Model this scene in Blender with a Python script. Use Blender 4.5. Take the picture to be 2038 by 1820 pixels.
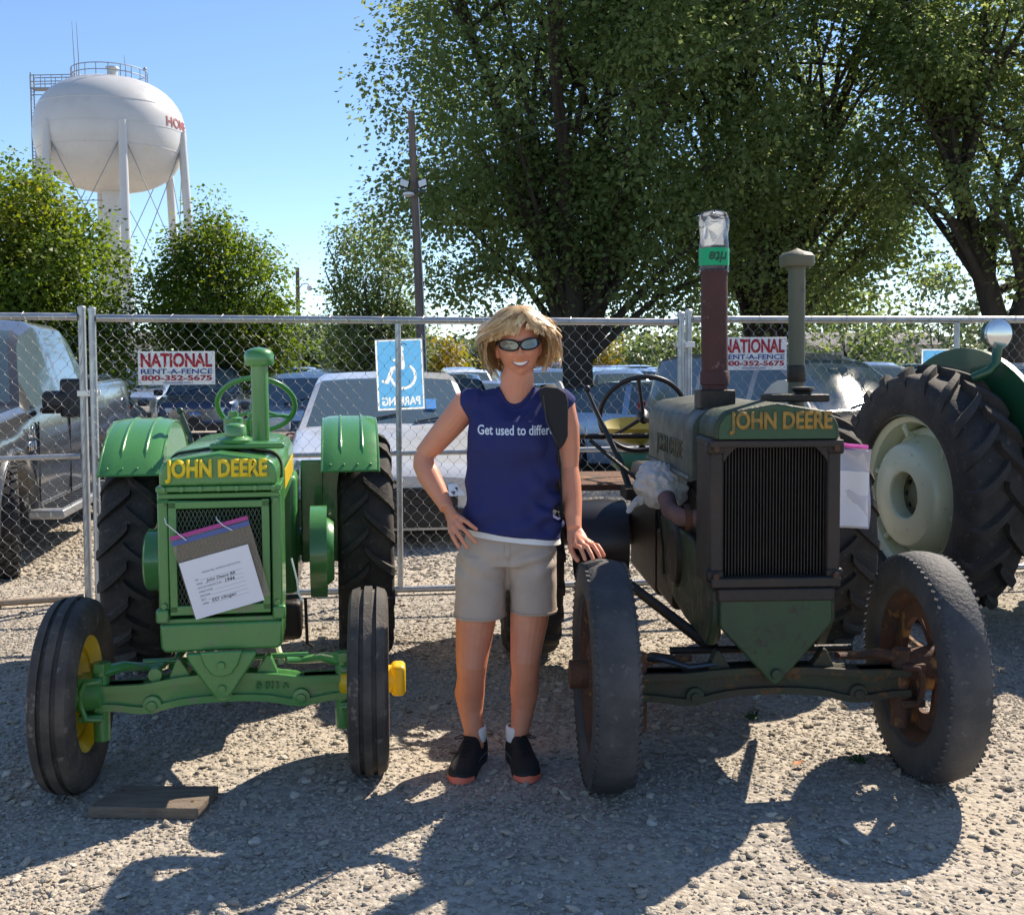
import bpy, bmesh, math, random
import numpy as np
from mathutils import Vector, Matrix, Euler, noise as mnoise
from mathutils.bvhtree import BVHTree
for o in list(bpy.data.objects): bpy.data.objects.remove(o)
sc = bpy.context.scene
COL = sc.collection
R = math.radians
PI = math.pi
rnd = random.Random(7)

# ------------------------------------------------------------------ camera
cam = bpy.data.cameras.new('camera'); cam_o = bpy.data.objects.new('camera', cam); COL.objects.link(cam_o)
cam.sensor_width = 36.0; cam.lens = 36.0 * 2200 / 2038
cam.shift_y = -77.0 / 2038
cam.clip_start = 0.05; cam.clip_end = 3000
cam_o.matrix_world = Matrix.Translation((0, 0, 1.52)) @ Euler((R(87.0), 0, 0)).to_matrix().to_4x4() @ Matrix.Rotation(R(-0.3), 4, 'Z')
sc.camera = cam_o

# ------------------------------------------------------------------ sky, sun, exposure
SUN_EL, SUN_AZ = 43.5, 41.0          # degrees; azimuth clockwise from +Y
w = bpy.data.worlds.new('World'); sc.world = w; w.use_nodes = True
nt = w.node_tree; nt.nodes.clear()
sky = nt.nodes.new('ShaderNodeTexSky'); sky.sky_type = 'NISHITA'; sky.sun_disc = False
sky.sun_elevation = R(SUN_EL); sky.sun_rotation = R(SUN_AZ)
sky.air_density = 0.8; sky.dust_density = 0.0; sky.ozone_density = 3.6; sky.altitude = 200
bgn = nt.nodes.new('ShaderNodeBackground'); bgn.inputs[1].default_value = 0.112
wo = nt.nodes.new('ShaderNodeOutputWorld')
nt.links.new(sky.outputs[0], bgn.inputs[0]); nt.links.new(bgn.outputs[0], wo.inputs[0])
sl = bpy.data.lights.new('sun', 'SUN'); sl.energy = 5.0; sl.angle = R(0.53); sl.color = (1.0, 0.89, 0.74)
sun_o = bpy.data.objects.new('sun', sl); COL.objects.link(sun_o)
sdir = Vector((math.sin(R(SUN_AZ)) * math.cos(R(SUN_EL)), math.cos(R(SUN_AZ)) * math.cos(R(SUN_EL)), math.sin(R(SUN_EL))))
sun_o.rotation_euler = (-sdir).to_track_quat('-Z', 'Y').to_euler()
sc.view_settings.view_transform = 'Standard'; sc.view_settings.look = 'None'
sc.view_settings.gamma = 1.0; sc.view_settings.use_curve_mapping = False
sc.view_settings.exposure = 0.86
sc.cycles.use_denoising = True
sc.cycles.max_bounces = 8; sc.cycles.transparent_max_bounces = 12

# ------------------------------------------------------------------ helpers
def tag(o, label=None, cat=None, group=None, kind=None):
    if label: o['label'] = label
    if cat: o['category'] = cat
    if group: o['group'] = group
    if kind: o['kind'] = kind
    return o

def empty(name, loc=(0, 0, 0), rz=0.0, label=None, cat=None, group=None):
    o = bpy.data.objects.new(name, None); COL.objects.link(o)
    o.location = loc; o.rotation_euler = (0, 0, rz); o.empty_display_size = 0.2
    return tag(o, label, cat, group)

def link_mesh(name, me, mat=None, parent=None, smooth=40, bevel=0.0, bseg=2):
    if mat is not None:
        for m in (mat if isinstance(mat, (list, tuple)) else [mat]): me.materials.append(m)
    if smooth:
        me.polygons.foreach_set('use_smooth', [True] * len(me.polygons))
        if smooth < 180: me.set_sharp_from_angle(angle=R(smooth))
    o = bpy.data.objects.new(name, me); COL.objects.link(o)
    if parent is not None: o.parent = parent
    if bevel:
        b = o.modifiers.new('bevel', 'BEVEL'); b.width = bevel; b.segments = bseg; b.limit_method = 'ANGLE'; b.angle_limit = R(35)
        b.harden_normals = False
    return o

def V(*a): return Vector(a)

class MB:
    """collects shapes into one mesh"""
    def __init__(s): s.v = []; s.f = []; s.m = []
    def add(s, vs, fs, mi=0):
        b = len(s.v); s.v.extend([tuple(x) for x in vs]); s.f.extend([tuple(i + b for i in f) for f in fs]); s.m.extend([mi] * len(fs)); return s
    def box(s, c, d, rot=None, mi=0, taper=1.0):
        hx, hy, hz = d[0] / 2, d[1] / 2, d[2] / 2
        vs = []
        for z in (-1, 1):
            t = taper if z > 0 else 1.0
            for x, y in ((-1, -1), (1, -1), (1, 1), (-1, 1)): vs.append(V(x * hx * t, y * hy * t, z * hz))
        if rot is not None:
            M = rot if isinstance(rot, Matrix) else Euler(rot).to_matrix()
            vs = [M @ p for p in vs]
        c = Vector(c)
        return s.add([p + c for p in vs], [(3, 2, 1, 0), (4, 5, 6, 7), (0, 1, 5, 4), (1, 2, 6, 5), (2, 3, 7, 6), (3, 0, 4, 7)], mi)
    def tube(s, pts, r, seg=10, cap=True, flat=1.0, up=None, mi=0):
        pts = [Vector(p) for p in pts]; n = len(pts)
        rr = [r] * n if isinstance(r, (int, float)) else list(r)
        rings = []; prev = None
        for i, p in enumerate(pts):
            t = (pts[min(i + 1, n - 1)] - pts[max(i - 1, 0)])
            if t.length < 1e-9: t = V(0, 0, 1)
            t.normalize()
            if prev is None:
                u = Vector(up) if up else (V(0, 0, 1) if abs(t.z) < 0.9 else V(1, 0, 0))
                a = t.cross(u).normalized()
            else:
                a = (prev - t * prev.dot(t)).normalized()
            prev = a; b = t.cross(a)
            rings.append([p + (a * math.cos(k * 2 * PI / seg) + b * math.sin(k * 2 * PI / seg) * flat) * rr[i] for k in range(seg)])
        vs = [q for rg in rings for q in rg]; fs = []
        for i in range(n - 1):
            for k in range(seg):
                k2 = (k + 1) % seg
                fs.append((i * seg + k, (i + 1) * seg + k, (i + 1) * seg + k2, i * seg + k2))
        if cap:
            fs.append(tuple(range(seg))); fs.append(tuple(reversed(range((n - 1) * seg, n * seg))))
        return s.add(vs, fs, mi)
    def cyl(s, p0, p1, r0, r1=None, seg=20, cap=True, mi=0):
        return s.tube([p0, p1], [r0, r0 if r1 is None else r1], seg, cap, mi=mi)
    def lathe(s, prof, axis='Z', c=(0, 0, 0), seg=32, mi=0, a0=0.0, a1=None, closed=False):
        """prof: list of (r, h); rotated about axis through c. closed: profile is a loop"""
        full = a1 is None
        n = seg if full else seg + 1
        vs = []; c = Vector(c)
        for k in range(n):
            a = a0 + ((2 * PI) * k / seg if full else (a1 - a0) * k / seg)
            ca, sa = math.cos(a), math.sin(a)
            for r_, h in prof:
                if axis == 'Z': p = V(r_ * ca, r_ * sa, h)
                elif axis == 'X': p = V(h, r_ * ca, r_ * sa)
                else: p = V(r_ * sa, h, r_ * ca)
                vs.append(p + c)
        m = len(prof); fs = []
        for k in range(seg):
            k2 = (k + 1) % n
            for j in range(m if closed else m - 1):
                j2 = (j + 1) % m
                fs.append((k * m + j, k2 * m + j, k2 * m + j2, k * m + j2))
        return s.add(vs, fs, mi)
    def prism(s, poly, plane, a, b, mi=0):
        """extrude 2D polygon. plane 'XZ' (a,b are y), 'YZ' (a,b are x), 'XY' (a,b are z)"""
        n = len(poly); vs = []
        for h in (a, b):
            for p, q in poly:
                vs.append(V(p, h, q) if plane == 'XZ' else V(h, p, q) if plane == 'YZ' else V(p, q, h))
        fs = [tuple(range(n)), tuple(reversed(range(n, 2 * n)))]
        for k in range(n):
            k2 = (k + 1) % n; fs.append((k2, k, n + k, n + k2))
        return s.add(vs, fs, mi)
    def grid(s, fn, nu, nv, mi=0, wrap_u=False):
        vs = [fn(i / (nu if wrap_u else nu - 1), j / (nv - 1)) for i in range(nu) for j in range(nv)]
        fs = []
        for i in range(nu if wrap_u else nu - 1):
            i2 = (i + 1) % nu
            for j in range(nv - 1): fs.append((i * nv + j, i2 * nv + j, i2 * nv + j + 1, i * nv + j + 1))
        return s.add(vs, fs, mi)
    def ball(s, c, r, seg=16, rings=10, mi=0):
        r = (r, r, r) if isinstance(r, (int, float)) else r
        return s.grid(lambda u, v: (c[0] + r[0] * math.cos(2 * PI * u) * math.sin(PI * v), c[1] + r[1] * math.sin(2 * PI * u) * math.sin(PI * v), c[2] - r[2] * math.cos(PI * v)), seg, rings, mi, wrap_u=True)
    def xform(s, M): s.v = [tuple(M @ Vector(p)) for p in s.v]; return s
    def mesh(s, name, fix=True):
        me = bpy.data.meshes.new(name); me.from_pydata(s.v, [], s.f)
        if any(s.m): me.polygons.foreach_set('material_index', s.m)
        if fix:
            bm = bmesh.new(); bm.from_mesh(me); bmesh.ops.remove_doubles(bm, verts=bm.verts, dist=1e-6)
            bmesh.ops.recalc_face_normals(bm, faces=bm.faces); bm.to_mesh(me); bm.free()
        return me
    def build(s, name, mat, parent=None, smooth=40, bevel=0.0, bseg=2, fix=True):
        return link_mesh(name, s.mesh(name, fix), mat, parent, smooth, bevel, bseg)

def np_mesh(name, verts, faces, mat=None, parent=None, smooth=0):
    """fast mesh from numpy arrays; faces (n,k)"""
    me = bpy.data.meshes.new(name); nv, (nf, k) = len(verts), faces.shape
    me.vertices.add(nv); me.vertices.foreach_set('co', np.ascontiguousarray(verts, np.float32).ravel())
    me.loops.add(nf * k); me.loops.foreach_set('vertex_index', np.ascontiguousarray(faces, np.int32).ravel())
    me.polygons.add(nf); me.polygons.foreach_set('loop_start', np.arange(0, nf * k, k, dtype=np.int32))
    me.update(calc_edges=True); me.validate()
    return link_mesh(name, me, mat, parent, smooth)

def copy_tree(o, parent=None):
    c = o.copy(); COL.objects.link(c)
    if parent is not None: c.parent = parent
    for ch in list(o.children): copy_tree(ch, c)
    return c

FONT = bpy.data.fonts[0] if len(bpy.data.fonts) else None
def text_mesh(body, size=1.0, extrude=0.0, offset=0.0, bold=0.0, align='CENTER', shear=0.0, bevel=0.0, sx=1.0, sy=None):
    """text laid flat in XY, returned as a mesh whose bounding box is centred (or left aligned) and scaled to width sx height sy if given"""
    cu = bpy.data.curves.new('lettering', 'FONT'); cu.body = body; cu.size = size; cu.extrude = extrude; cu.offset = bold; cu.shear = shear
    cu.align_x = align; cu.bevel_depth = bevel; cu.resolution_u = 4
    o = bpy.data.objects.new('lettering', cu); COL.objects.link(o)
    dg = bpy.context.evaluated_depsgraph_get()
    me = bpy.data.meshes.new_from_object(o.evaluated_get(dg))
    bpy.data.objects.remove(o); bpy.data.curves.remove(cu)
    return me

def fit_text(me, w, h, center=True):
    n = len(me.vertices); co = np.empty(n * 3); me.vertices.foreach_get('co', co); co = co.reshape(-1, 3)
    lo, hi = co.min(0), co.max(0); sxy = np.array([w / (hi[0] - lo[0]), (h / (hi[1] - lo[1])) if h else w / (hi[0] - lo[0]), 1.0])
    co = (co - np.array([(lo[0] + hi[0]) / 2 if center else lo[0], (lo[1] + hi[1]) / 2, 0])) * sxy
    me.vertices.foreach_set('co', co.ravel()); me.update(); return me

def text_obj(name, body, mat, parent, M, w, h=None, extrude=0.002, bold=0.0, center=True, shear=0.0, fn=None):
    """lettering standing on the plane given by matrix M (its XY plane); w,h real size in metres"""
    me = text_mesh(body, 1.0, 0.0, bold=bold, shear=shear); fit_text(me, w, h, center)
    bm = bmesh.new(); bm.from_mesh(me)
    if extrude:
        r = bmesh.ops.extrude_face_region(bm, geom=list(bm.faces))
        bmesh.ops.translate(bm, vec=(0, 0, extrude), verts=[g for g in r['geom'] if isinstance(g, bmesh.types.BMVert)])
        bmesh.ops.recalc_face_normals(bm, faces=bm.faces)
    for v in bm.verts:
        p = M @ v.co
        v.co = fn(p) if fn else p
    bm.to_mesh(me); bm.free()
    return link_mesh(name, me, mat, parent, smooth=0)

# ------------------------------------------------------------------ materials
MATS = {}
def M_(name, col, rough=0.5, metal=0.0, var=0.0, vscale=8.0, col2=None, bump=0.0, bscale=60.0, spots=None, spotscale=14.0, spotamt=0.5,
       coat=0.0, trans=0.0, ior=1.45, alpha=1.0, sub=0.0, emit=None, estr=0.0, island=0.0, rvar=0.0, spec=0.5, thin=0.0, stretch=None, detail=5.0, dist=0.0):
    """procedural principled material: base colour broken up by noise (var towards col2), spots of a second colour, fine bump"""
    if name in MATS: return MATS[name]
    m = bpy.data.materials.new(name); m.use_nodes = True; MATS[name] = m
    n = m.node_tree; n.nodes.clear(); L = n.links.new
    out = n.nodes.new('ShaderNodeOutputMaterial'); b = n.nodes.new('ShaderNodeBsdfPrincipled')
    tc = n.nodes.new('ShaderNodeTexCoord'); src = tc.outputs['Object']
    if stretch:
        mp = n.nodes.new('ShaderNodeMapping'); mp.inputs['Scale'].default_value = stretch; L(src, mp.inputs[0]); src = mp.outputs[0]
    c = n.nodes.new('ShaderNodeRGB'); c.outputs[0].default_value = (*col, 1); cur = c.outputs[0]
    def mix(fac, a, bcol):
        x = n.nodes.new('ShaderNodeMix'); x.data_type = 'RGBA'
        if isinstance(fac, float): x.inputs[0].default_value = fac
        else: L(fac, x.inputs[0])
        L(a, x.inputs[6])
        if isinstance(bcol, tuple): x.inputs[7].default_value = (*bcol, 1)
        else: L(bcol, x.inputs[7])
        return x.outputs[2]
    def nz(scale, det=detail, rough_=0.6):
        t = n.nodes.new('ShaderNodeTexNoise'); t.inputs['Scale'].default_value = scale; t.inputs['Detail'].default_value = det
        t.inputs['Roughness'].default_value = rough_; t.inputs['Distortion'].default_value = dist; L(src, t.inputs['Vector']); return t.outputs[0]
    def ramp(x, lo, hi):
        r = n.nodes.new('ShaderNodeMapRange'); r.interpolation_type = 'SMOOTHSTEP'
        r.inputs[1].default_value = lo; r.inputs[2].default_value = hi; L(x, r.inputs[0]); return r.outputs[0]
    if var:
        c2 = col2 or tuple(min(1, x * 0.45) for x in col)
        f = ramp(nz(vscale), 0.35, 0.72); mu = n.nodes.new('ShaderNodeMath'); mu.operation = 'MULTIPLY'; mu.inputs[1].default_value = var; L(f, mu.inputs[0])
        cur = mix(mu.outputs[0], cur, c2)
    if spots:
        f = ramp(nz(spotscale, 8.0, 0.7), 0.62 - 0.24 * spotamt, 0.70 - 0.2 * spotamt); cur = mix(f, cur, spots)
    if island:
        g = n.nodes.new('ShaderNodeNewGeometry'); hs = n.nodes.new('ShaderNodeHueSaturation')
        mr = n.nodes.new('ShaderNodeMapRange'); mr.inputs[3].default_value = 1 - island; mr.inputs[4].default_value = 1 + island
        L(g.outputs['Random Per Island'], mr.inputs[0]); L(mr.outputs[0], hs.inputs['Value']); L(cur, hs.inputs['Color']); cur = hs.outputs[0]
    L(cur, b.inputs['Base Color'])
    b.inputs['Roughness'].default_value = rough; b.inputs['Metallic'].default_value = metal; b.inputs['IOR'].default_value = ior
    b.inputs['Specular IOR Level'].default_value = spec
    if rvar:
        f = nz(vscale * 2.3); mr = n.nodes.new('ShaderNodeMapRange'); mr.inputs[1].default_value = 0.3; mr.inputs[2].default_value = 0.7
        mr.inputs[3].default_value = max(0.02, rough - rvar); mr.inputs[4].default_value = min(1, rough + rvar); L(f, mr.inputs[0]); L(mr.outputs[0], b.inputs['Roughness'])
    b.inputs['Coat Weight'].default_value = coat; b.inputs['Coat Roughness'].default_value = 0.08
    b.inputs['Transmission Weight'].default_value = trans; b.inputs['Alpha'].default_value = alpha
    if sub: b.inputs['Subsurface Weight'].default_value = sub; b.inputs['Subsurface Radius'].default_value = (0.012, 0.004, 0.002); b.inputs['Subsurface Scale'].default_value = 1.0
    if emit: b.inputs['Emission Color'].default_value = (*emit, 1); b.inputs['Emission Strength'].default_value = estr
    if bump:
        bp = n.nodes.new('ShaderNodeBump'); bp.inputs['Strength'].default_value = min(1.0, bump); bp.inputs['Distance'].default_value = 0.01
        L(nz(bscale, 6.0), bp.inputs['Height']); L(bp.outputs[0], b.inputs['Normal'])
    sh = b.outputs[0]
    if thin:
        t = n.nodes.new('ShaderNodeBsdfTranslucent'); L(cur, t.inputs[0]); x = n.nodes.new('ShaderNodeMixShader'); x.inputs[0].default_value = thin
        L(sh, x.inputs[1]); L(t.outputs[0], x.inputs[2]); sh = x.outputs[0]
    L(sh, out.inputs[0])
    return m
# ------------------------------------------------------------------ ground
def gz(y):
    """the lot falls away gently behind the fence"""
    if y < 7.4: return 0.0
    t = min(1.0, (y - 7.4) / 18.0)
    return -0.48 * (t * t * (3 - 2 * t))

def ground_material():
    m = bpy.data.materials.new('gravel_ground'); m.use_nodes = True; n = m.node_tree; n.nodes.clear(); L = n.links.new
    out = n.nodes.new('ShaderNodeOutputMaterial'); b = n.nodes.new('ShaderNodeBsdfPrincipled'); b.inputs['Roughness'].default_value = 0.95
    b.inputs['Specular IOR Level'].default_value = 0.2
    tc = n.nodes.new('ShaderNodeTexCoord')
    vo = n.nodes.new('ShaderNodeTexVoronoi'); vo.inputs['Scale'].default_value = 46; vo.inputs['Randomness'].default_value = 1.0
    vo2 = n.nodes.new('ShaderNodeTexVoronoi'); vo2.inputs['Scale'].default_value = 120
    big = n.nodes.new('ShaderNodeTexNoise'); big.inputs['Scale'].default_value = 0.9; big.inputs['Detail'].default_value = 6
    fine = n.nodes.new('ShaderNodeTexNoise'); fine.inputs['Scale'].default_value = 260; fine.inputs['Detail'].default_value = 4
    for t in (vo, vo2, big, fine): L(tc.outputs['Object'], t.inputs['Vector'])
    cr = n.nodes.new('ShaderNodeValToRGB'); e = cr.color_ramp.elements
    e[0].color = (0.25, 0.215, 0.17, 1); e[1].color = (0.54, 0.475, 0.385, 1); e2 = e.new(0.5); e2.color = (0.41, 0.36, 0.295, 1)
    sep = n.nodes.new('ShaderNodeSeparateColor'); L(vo.outputs['Color'], sep.inputs[0]); L(sep.outputs[0], cr.inputs[0])
    dirt = n.nodes.new('ShaderNodeMix'); dirt.data_type = 'RGBA'; dirt.inputs[7].default_value = (0.51, 0.43, 0.325, 1)
    mr = n.nodes.new('ShaderNodeMapRange'); mr.inputs[1].default_value = 0.48; mr.inputs[2].default_value = 0.66; mr.inputs[4].default_value = 0.75
    L(big.outputs[0], mr.inputs[0]); L(mr.outputs[0], dirt.inputs[0]); L(cr.outputs[0], dirt.inputs[6])
    mu = n.nodes.new('ShaderNodeMix'); mu.data_type = 'RGBA'; mu.blend_type = 'MULTIPLY'; mu.inputs[0].default_value = 0.4
    L(dirt.outputs[2], mu.inputs[6]); L(fine.outputs[0], mu.inputs[7]); 
    br = n.nodes.new('ShaderNodeBrightContrast'); br.inputs[1].default_value = 0.04; L(mu.outputs[2], br.inputs[0]); L(br.outputs[0], b.inputs['Base Color'])
    h = n.nodes.new('ShaderNodeMath'); h.operation = 'MULTIPLY_ADD'; h.inputs[1].default_value = -1.0
    L(vo.outputs['Distance'], h.inputs[0]); a2 = n.nodes.new('ShaderNodeMath'); a2.operation = 'MULTIPLY'; a2.inputs[1].default_value = -0.4; L(vo2.outputs['Distance'], a2.inputs[0]); L(a2.outputs[0], h.inputs[2])
    bp = n.nodes.new('ShaderNodeBump'); bp.inputs['Strength'].default_value = 0.9; bp.inputs['Distance'].default_value = 0.007
    L(h.outputs[0], bp.inputs['Height']); L(bp.outputs[0], b.inputs['Normal']); L(b.outputs[0], out.inputs[0])
    return m
GROUND_MAT = ground_material()
ys = [-40, -12, -4, 0, 2, 4, 6, 7.4] + [7.4 + k * 1.2 for k in range(1, 16)] + [30, 45, 70, 120, 300, 900, 2200]
xs = [-2200, -600, -150, -50, -20, -10, -5, 0, 5, 10, 20, 50, 150, 600, 2200]
g = MB(); g.v = [(x, y, gz(y)) for y in ys for x in xs]
nx = len(xs); g.f = [(j * nx + i, j * nx + i + 1, (j + 1) * nx + i + 1, (j + 1) * nx + i) for j in range(len(ys) - 1) for i in range(nx - 1)]; g.m = [0] * len(g.f)
tag(g.build('ground', GROUND_MAT, smooth=180), kind='structure')

# loose stones: one uncountable mass, stones instanced on points
def gravel():
    rs = np.random.RandomState(3)
    P = []; S = []
    def dens(x, y):
        d = 0.62 + 0.9 * mnoise.noise(V(x * 0.75, y * 0.75, 1.3)) + 0.35 * mnoise.noise(V(x * 2.2, y * 2.2, 4))
        if x > 0.2 and y < 4.1: d -= 0.75 * min(1, (x - 0.2) / 0.8) * min(1, (4.1 - y) / 0.6)
        if y < 3.35 and -0.5 < x: d -= 0.45
        return max(0.22, min(1.0, d))
    n_near = 175000
    yy = 2.45 + 5.3 * rs.rand(n_near) ** 1.05; xx = (rs.rand(n_near) * 2 - 1) * (0.47 * yy + 0.75); keep = rs.rand(n_near)
    rad = 0.0034 + 0.0078 * rs.beta(1.3, 4.0, n_near)
    for x, y, k, r in zip(xx, yy, keep, rad):
        d = dens(x, y)
        if k < d:
            P.append((x, y, gz(y) + r * 0.15)); S.append(r)
        elif k > 0.990:
            P.append((x, y, gz(y) + 0.004)); S.append(0.009 + 0.010 * rs.rand())
    n_far = 26000
    yy = 7.7 + 6.5 * rs.rand(n_far); xx = (rs.rand(n_far) * 2 - 1) * (0.47 * yy + 0.8)
    for x, y in zip(xx, yy): P.append((x, y, gz(y) + 0.002)); S.append(0.009 + 0.010 * rs.rand())
    me = bpy.data.meshes.new('gravel'); me.from_pydata(P, [], [])
    at = me.attributes.new('scl', 'FLOAT', 'POINT'); at.data.foreach_set('value', np.array(S, np.float32))
    o = bpy.data.objects.new('gravel', me); COL.objects.link(o); tag(o, 'loose grey limestone gravel covering the lot', 'gravel', kind='stuff')
    # stone material: colour varies per stone
    m = bpy.data.materials.new('stone'); m.use_nodes = True; n = m.node_tree; b = n.nodes['Principled BSDF']; b.inputs['Roughness'].default_value = 0.9; b.inputs['Specular IOR Level'].default_value = 0.25
    a = n.nodes.new('ShaderNodeAttribute'); a.attribute_type = 'INSTANCER'; a.attribute_name = 'rnd'
    cr = n.nodes.new('ShaderNodeValToRGB'); e = cr.color_ramp.elements
    cols = [(0.0, (0.27, 0.230, 0.180)), (0.2, (0.42, 0.370, 0.300)), (0.55, (0.51, 0.450, 0.365)), (0.8, (0.57, 0.485, 0.375)), (0.93, (0.68, 0.63, 0.54)), (1.0, (0.46, 0.35, 0.26))]
    e[0].position, e[0].color = cols[0][0], (*cols[0][1], 1); e[1].position, e[1].color = 1.0, (*cols[-1][1], 1)
    for p, c in cols[1:-1]: q = e.new(p); q.color = (*c, 1)
    n.links.new(a.outputs['Fac'], cr.inputs[0]); n.links.new(cr.outputs[0], b.inputs['Base Color'])
    t = n.nodes.new('ShaderNodeTexNoise'); t.inputs['Scale'].default_value = 3.0; bp = n.nodes.new('ShaderNodeBump'); bp.inputs['Strength'].default_value = 0.5; bp.inputs['Distance'].default_value = 0.2
    tcn = n.nodes.new('ShaderNodeTexCoord'); n.links.new(tcn.outputs['Object'], t.inputs[0]); n.links.new(t.outputs[0], bp.inputs['Height']); n.links.new(bp.outputs[0], b.inputs['Normal'])
    ng = bpy.data.node_groups.new('stones', 'GeometryNodeTree')
    ng.interface.new_socket('Geometry', in_out='INPUT', socket_type='NodeSocketGeometry'); ng.interface.new_socket('Geometry', in_out='OUTPUT', socket_type='NodeSocketGeometry')
    N = ng.nodes; L = ng.links.new
    gi = N.new('NodeGroupInput'); go = N.new('NodeGroupOutput')
    ico = N.new('GeometryNodeMeshIcoSphere'); ico.inputs['Radius'].default_value = 1.0; ico.inputs['Subdivisions'].default_value = 2
    # lumpy stone: push points about by noise
    sp = N.new('GeometryNodeSetPosition'); nz = N.new('ShaderNodeTexNoise'); nz.inputs['Scale'].default_value = 0.9; nz.inputs['Detail'].default_value = 1.0
    vm = N.new('ShaderNodeVectorMath'); vm.operation = 'SUBTRACT'; vm.inputs[1].default_value = (0.5, 0.5, 0.5)
    vs = N.new('ShaderNodeVectorMath'); vs.operation = 'SCALE'; vs.inputs['Scale'].default_value = 1.5
    L(nz.outputs['Color'], vm.inputs[0]); L(vm.outputs[0], vs.inputs[0]); L(ico.outputs[0], sp.inputs[0]); L(vs.outputs[0], sp.inputs['Offset'])
    ss = N.new('GeometryNodeSetShadeSmooth'); L(sp.outputs[0], ss.inputs[0])
    sm = N.new('GeometryNodeSetMaterial'); sm.inputs['Material'].default_value = m; L(ss.outputs[0], sm.inputs[0])
    iop = N.new('GeometryNodeInstanceOnPoints'); L(gi.outputs[0], iop.inputs['Points']); L(sm.outputs[0], iop.inputs['Instance'])
    na = N.new('GeometryNodeInputNamedAttribute'); na.data_type = 'FLOAT'; na.inputs[0].default_value = 'scl'
    rv = N.new('FunctionNodeRandomValue'); rv.data_type = 'FLOAT_VECTOR'; rv.inputs[0].default_value = (1.0, 0.65, 0.32); rv.inputs[1].default_value = (1.6, 1.25, 0.72)
    ml = N.new('ShaderNodeVectorMath'); ml.operation = 'SCALE'; L(rv.outputs[0], ml.inputs[0]); L(na.outputs[0], ml.inputs['Scale']); L(ml.outputs[0], iop.inputs['Scale'])
    rr = N.new('FunctionNodeRandomValue'); rr.data_type = 'FLOAT_VECTOR'; rr.inputs[0].default_value = (-0.5, -0.5, 0); rr.inputs[1].default_value = (0.5, 0.5, 6.28); rr.inputs['Seed'].default_value = 5
    L(rr.outputs[0], iop.inputs['Rotation'])
    st = N.new('GeometryNodeStoreNamedAttribute'); st.domain = 'INSTANCE'; st.data_type = 'FLOAT'; st.inputs['Name'].default_value = 'rnd'
    rc = N.new('FunctionNodeRandomValue'); rc.data_type = 'FLOAT'; rc.inputs['Seed'].default_value = 9
    L(iop.outputs[0], st.inputs[0]); L(rc.outputs[1], st.inputs['Value']); L(st.outputs[0], go.inputs[0])
    md = o.modifiers.new('stones', 'NODES'); md.node_group = ng
gravel()
# ------------------------------------------------------------------ trees
def leaf_material(name, c1, c2, c3=None, rough=0.5, tr=0.45):
    m = bpy.data.materials.new(name); m.use_nodes = True; n = m.node_tree; n.nodes.clear(); L = n.links.new
    out = n.nodes.new('ShaderNodeOutputMaterial'); b = n.nodes.new('ShaderNodeBsdfPrincipled'); b.inputs['Roughness'].default_value = rough
    b.inputs['Specular IOR Level'].default_value = 0.35
    g = n.nodes.new('ShaderNodeNewGeometry'); cr = n.nodes.new('ShaderNodeValToRGB'); e = cr.color_ramp.elements
    e[0].color = (*c1, 1); e[1].color = (*c2, 1)
    tc = n.nodes.new('ShaderNodeTexCoord'); nz = n.nodes.new('ShaderNodeTexNoise'); nz.inputs['Scale'].default_value = 0.55; nz.inputs['Detail'].default_value = 3
    L(tc.outputs['Object'], nz.inputs[0])
    ad = n.nodes.new('ShaderNodeMath'); ad.operation = 'MULTIPLY_ADD'; ad.inputs[1].default_value = 0.5; L(g.outputs['Random Per Island'], ad.inputs[0])
    mr = n.nodes.new('ShaderNodeMapRange'); mr.inputs[1].default_value = 0.35; mr.inputs[2].default_value = 0.68; mr.inputs[4].default_value = 0.5; L(nz.outputs[0], mr.inputs[0]); L(mr.outputs[0], ad.inputs[2])
    L(ad.outputs[0], cr.inputs[0]); cur = cr.outputs[0]
    if c3:   # autumn patches: a noise of its own picks boughs that have turned
        n2 = n.nodes.new('ShaderNodeTexNoise'); n2.inputs['Scale'].default_value = 0.42; n2.inputs['Detail'].default_value = 4; mp = n.nodes.new('ShaderNodeMapping'); mp.inputs['Location'].default_value = (3.1, 7.7, 1.9)
        L(tc.outputs['Object'], mp.inputs[0]); L(mp.outputs[0], n2.inputs[0])
        m2 = n.nodes.new('ShaderNodeMapRange'); m2.inputs[1].default_value = 0.54; m2.inputs[2].default_value = 0.78; m2.inputs[4].default_value = 0.7; L(n2.outputs[0], m2.inputs[0])
        x = n.nodes.new('ShaderNodeMix'); x.data_type = 'RGBA'; L(m2.outputs[0], x.inputs[0]); L(cur, x.inputs[6]); x.inputs[7].default_value = (*c3, 1); cur = x.outputs[2]
    L(cur, b.inputs['Base Color'])
    t = n.nodes.new('ShaderNodeBsdfTranslucent'); hs = n.nodes.new('ShaderNodeHueSaturation'); hs.inputs['Hue'].default_value = 0.478; hs.inputs['Saturation'].default_value = 1.15; hs.inputs['Value'].default_value = 2.0
    L(cur, hs.inputs['Color']); L(hs.outputs[0], t.inputs[0])
    mx = n.nodes.new('ShaderNodeMixShader'); mx.inputs[0].default_value = tr; L(b.outputs[0], mx.inputs[1]); L(t.outputs[0], mx.inputs[2]); L(mx.outputs[0], out.inputs[0])
    return m
BARK = M_('bark', (0.055, 0.044, 0.034), 0.95, var=0.7, vscale=5, col2=(0.026, 0.021, 0.017), bump=1.0, bscale=14, stretch=(3, 3, 0.6))
LEAF_DARK = leaf_material('leaf_dark', (0.085, 0.132, 0.054), (0.185, 0.235, 0.090), tr=0.60)
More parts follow.
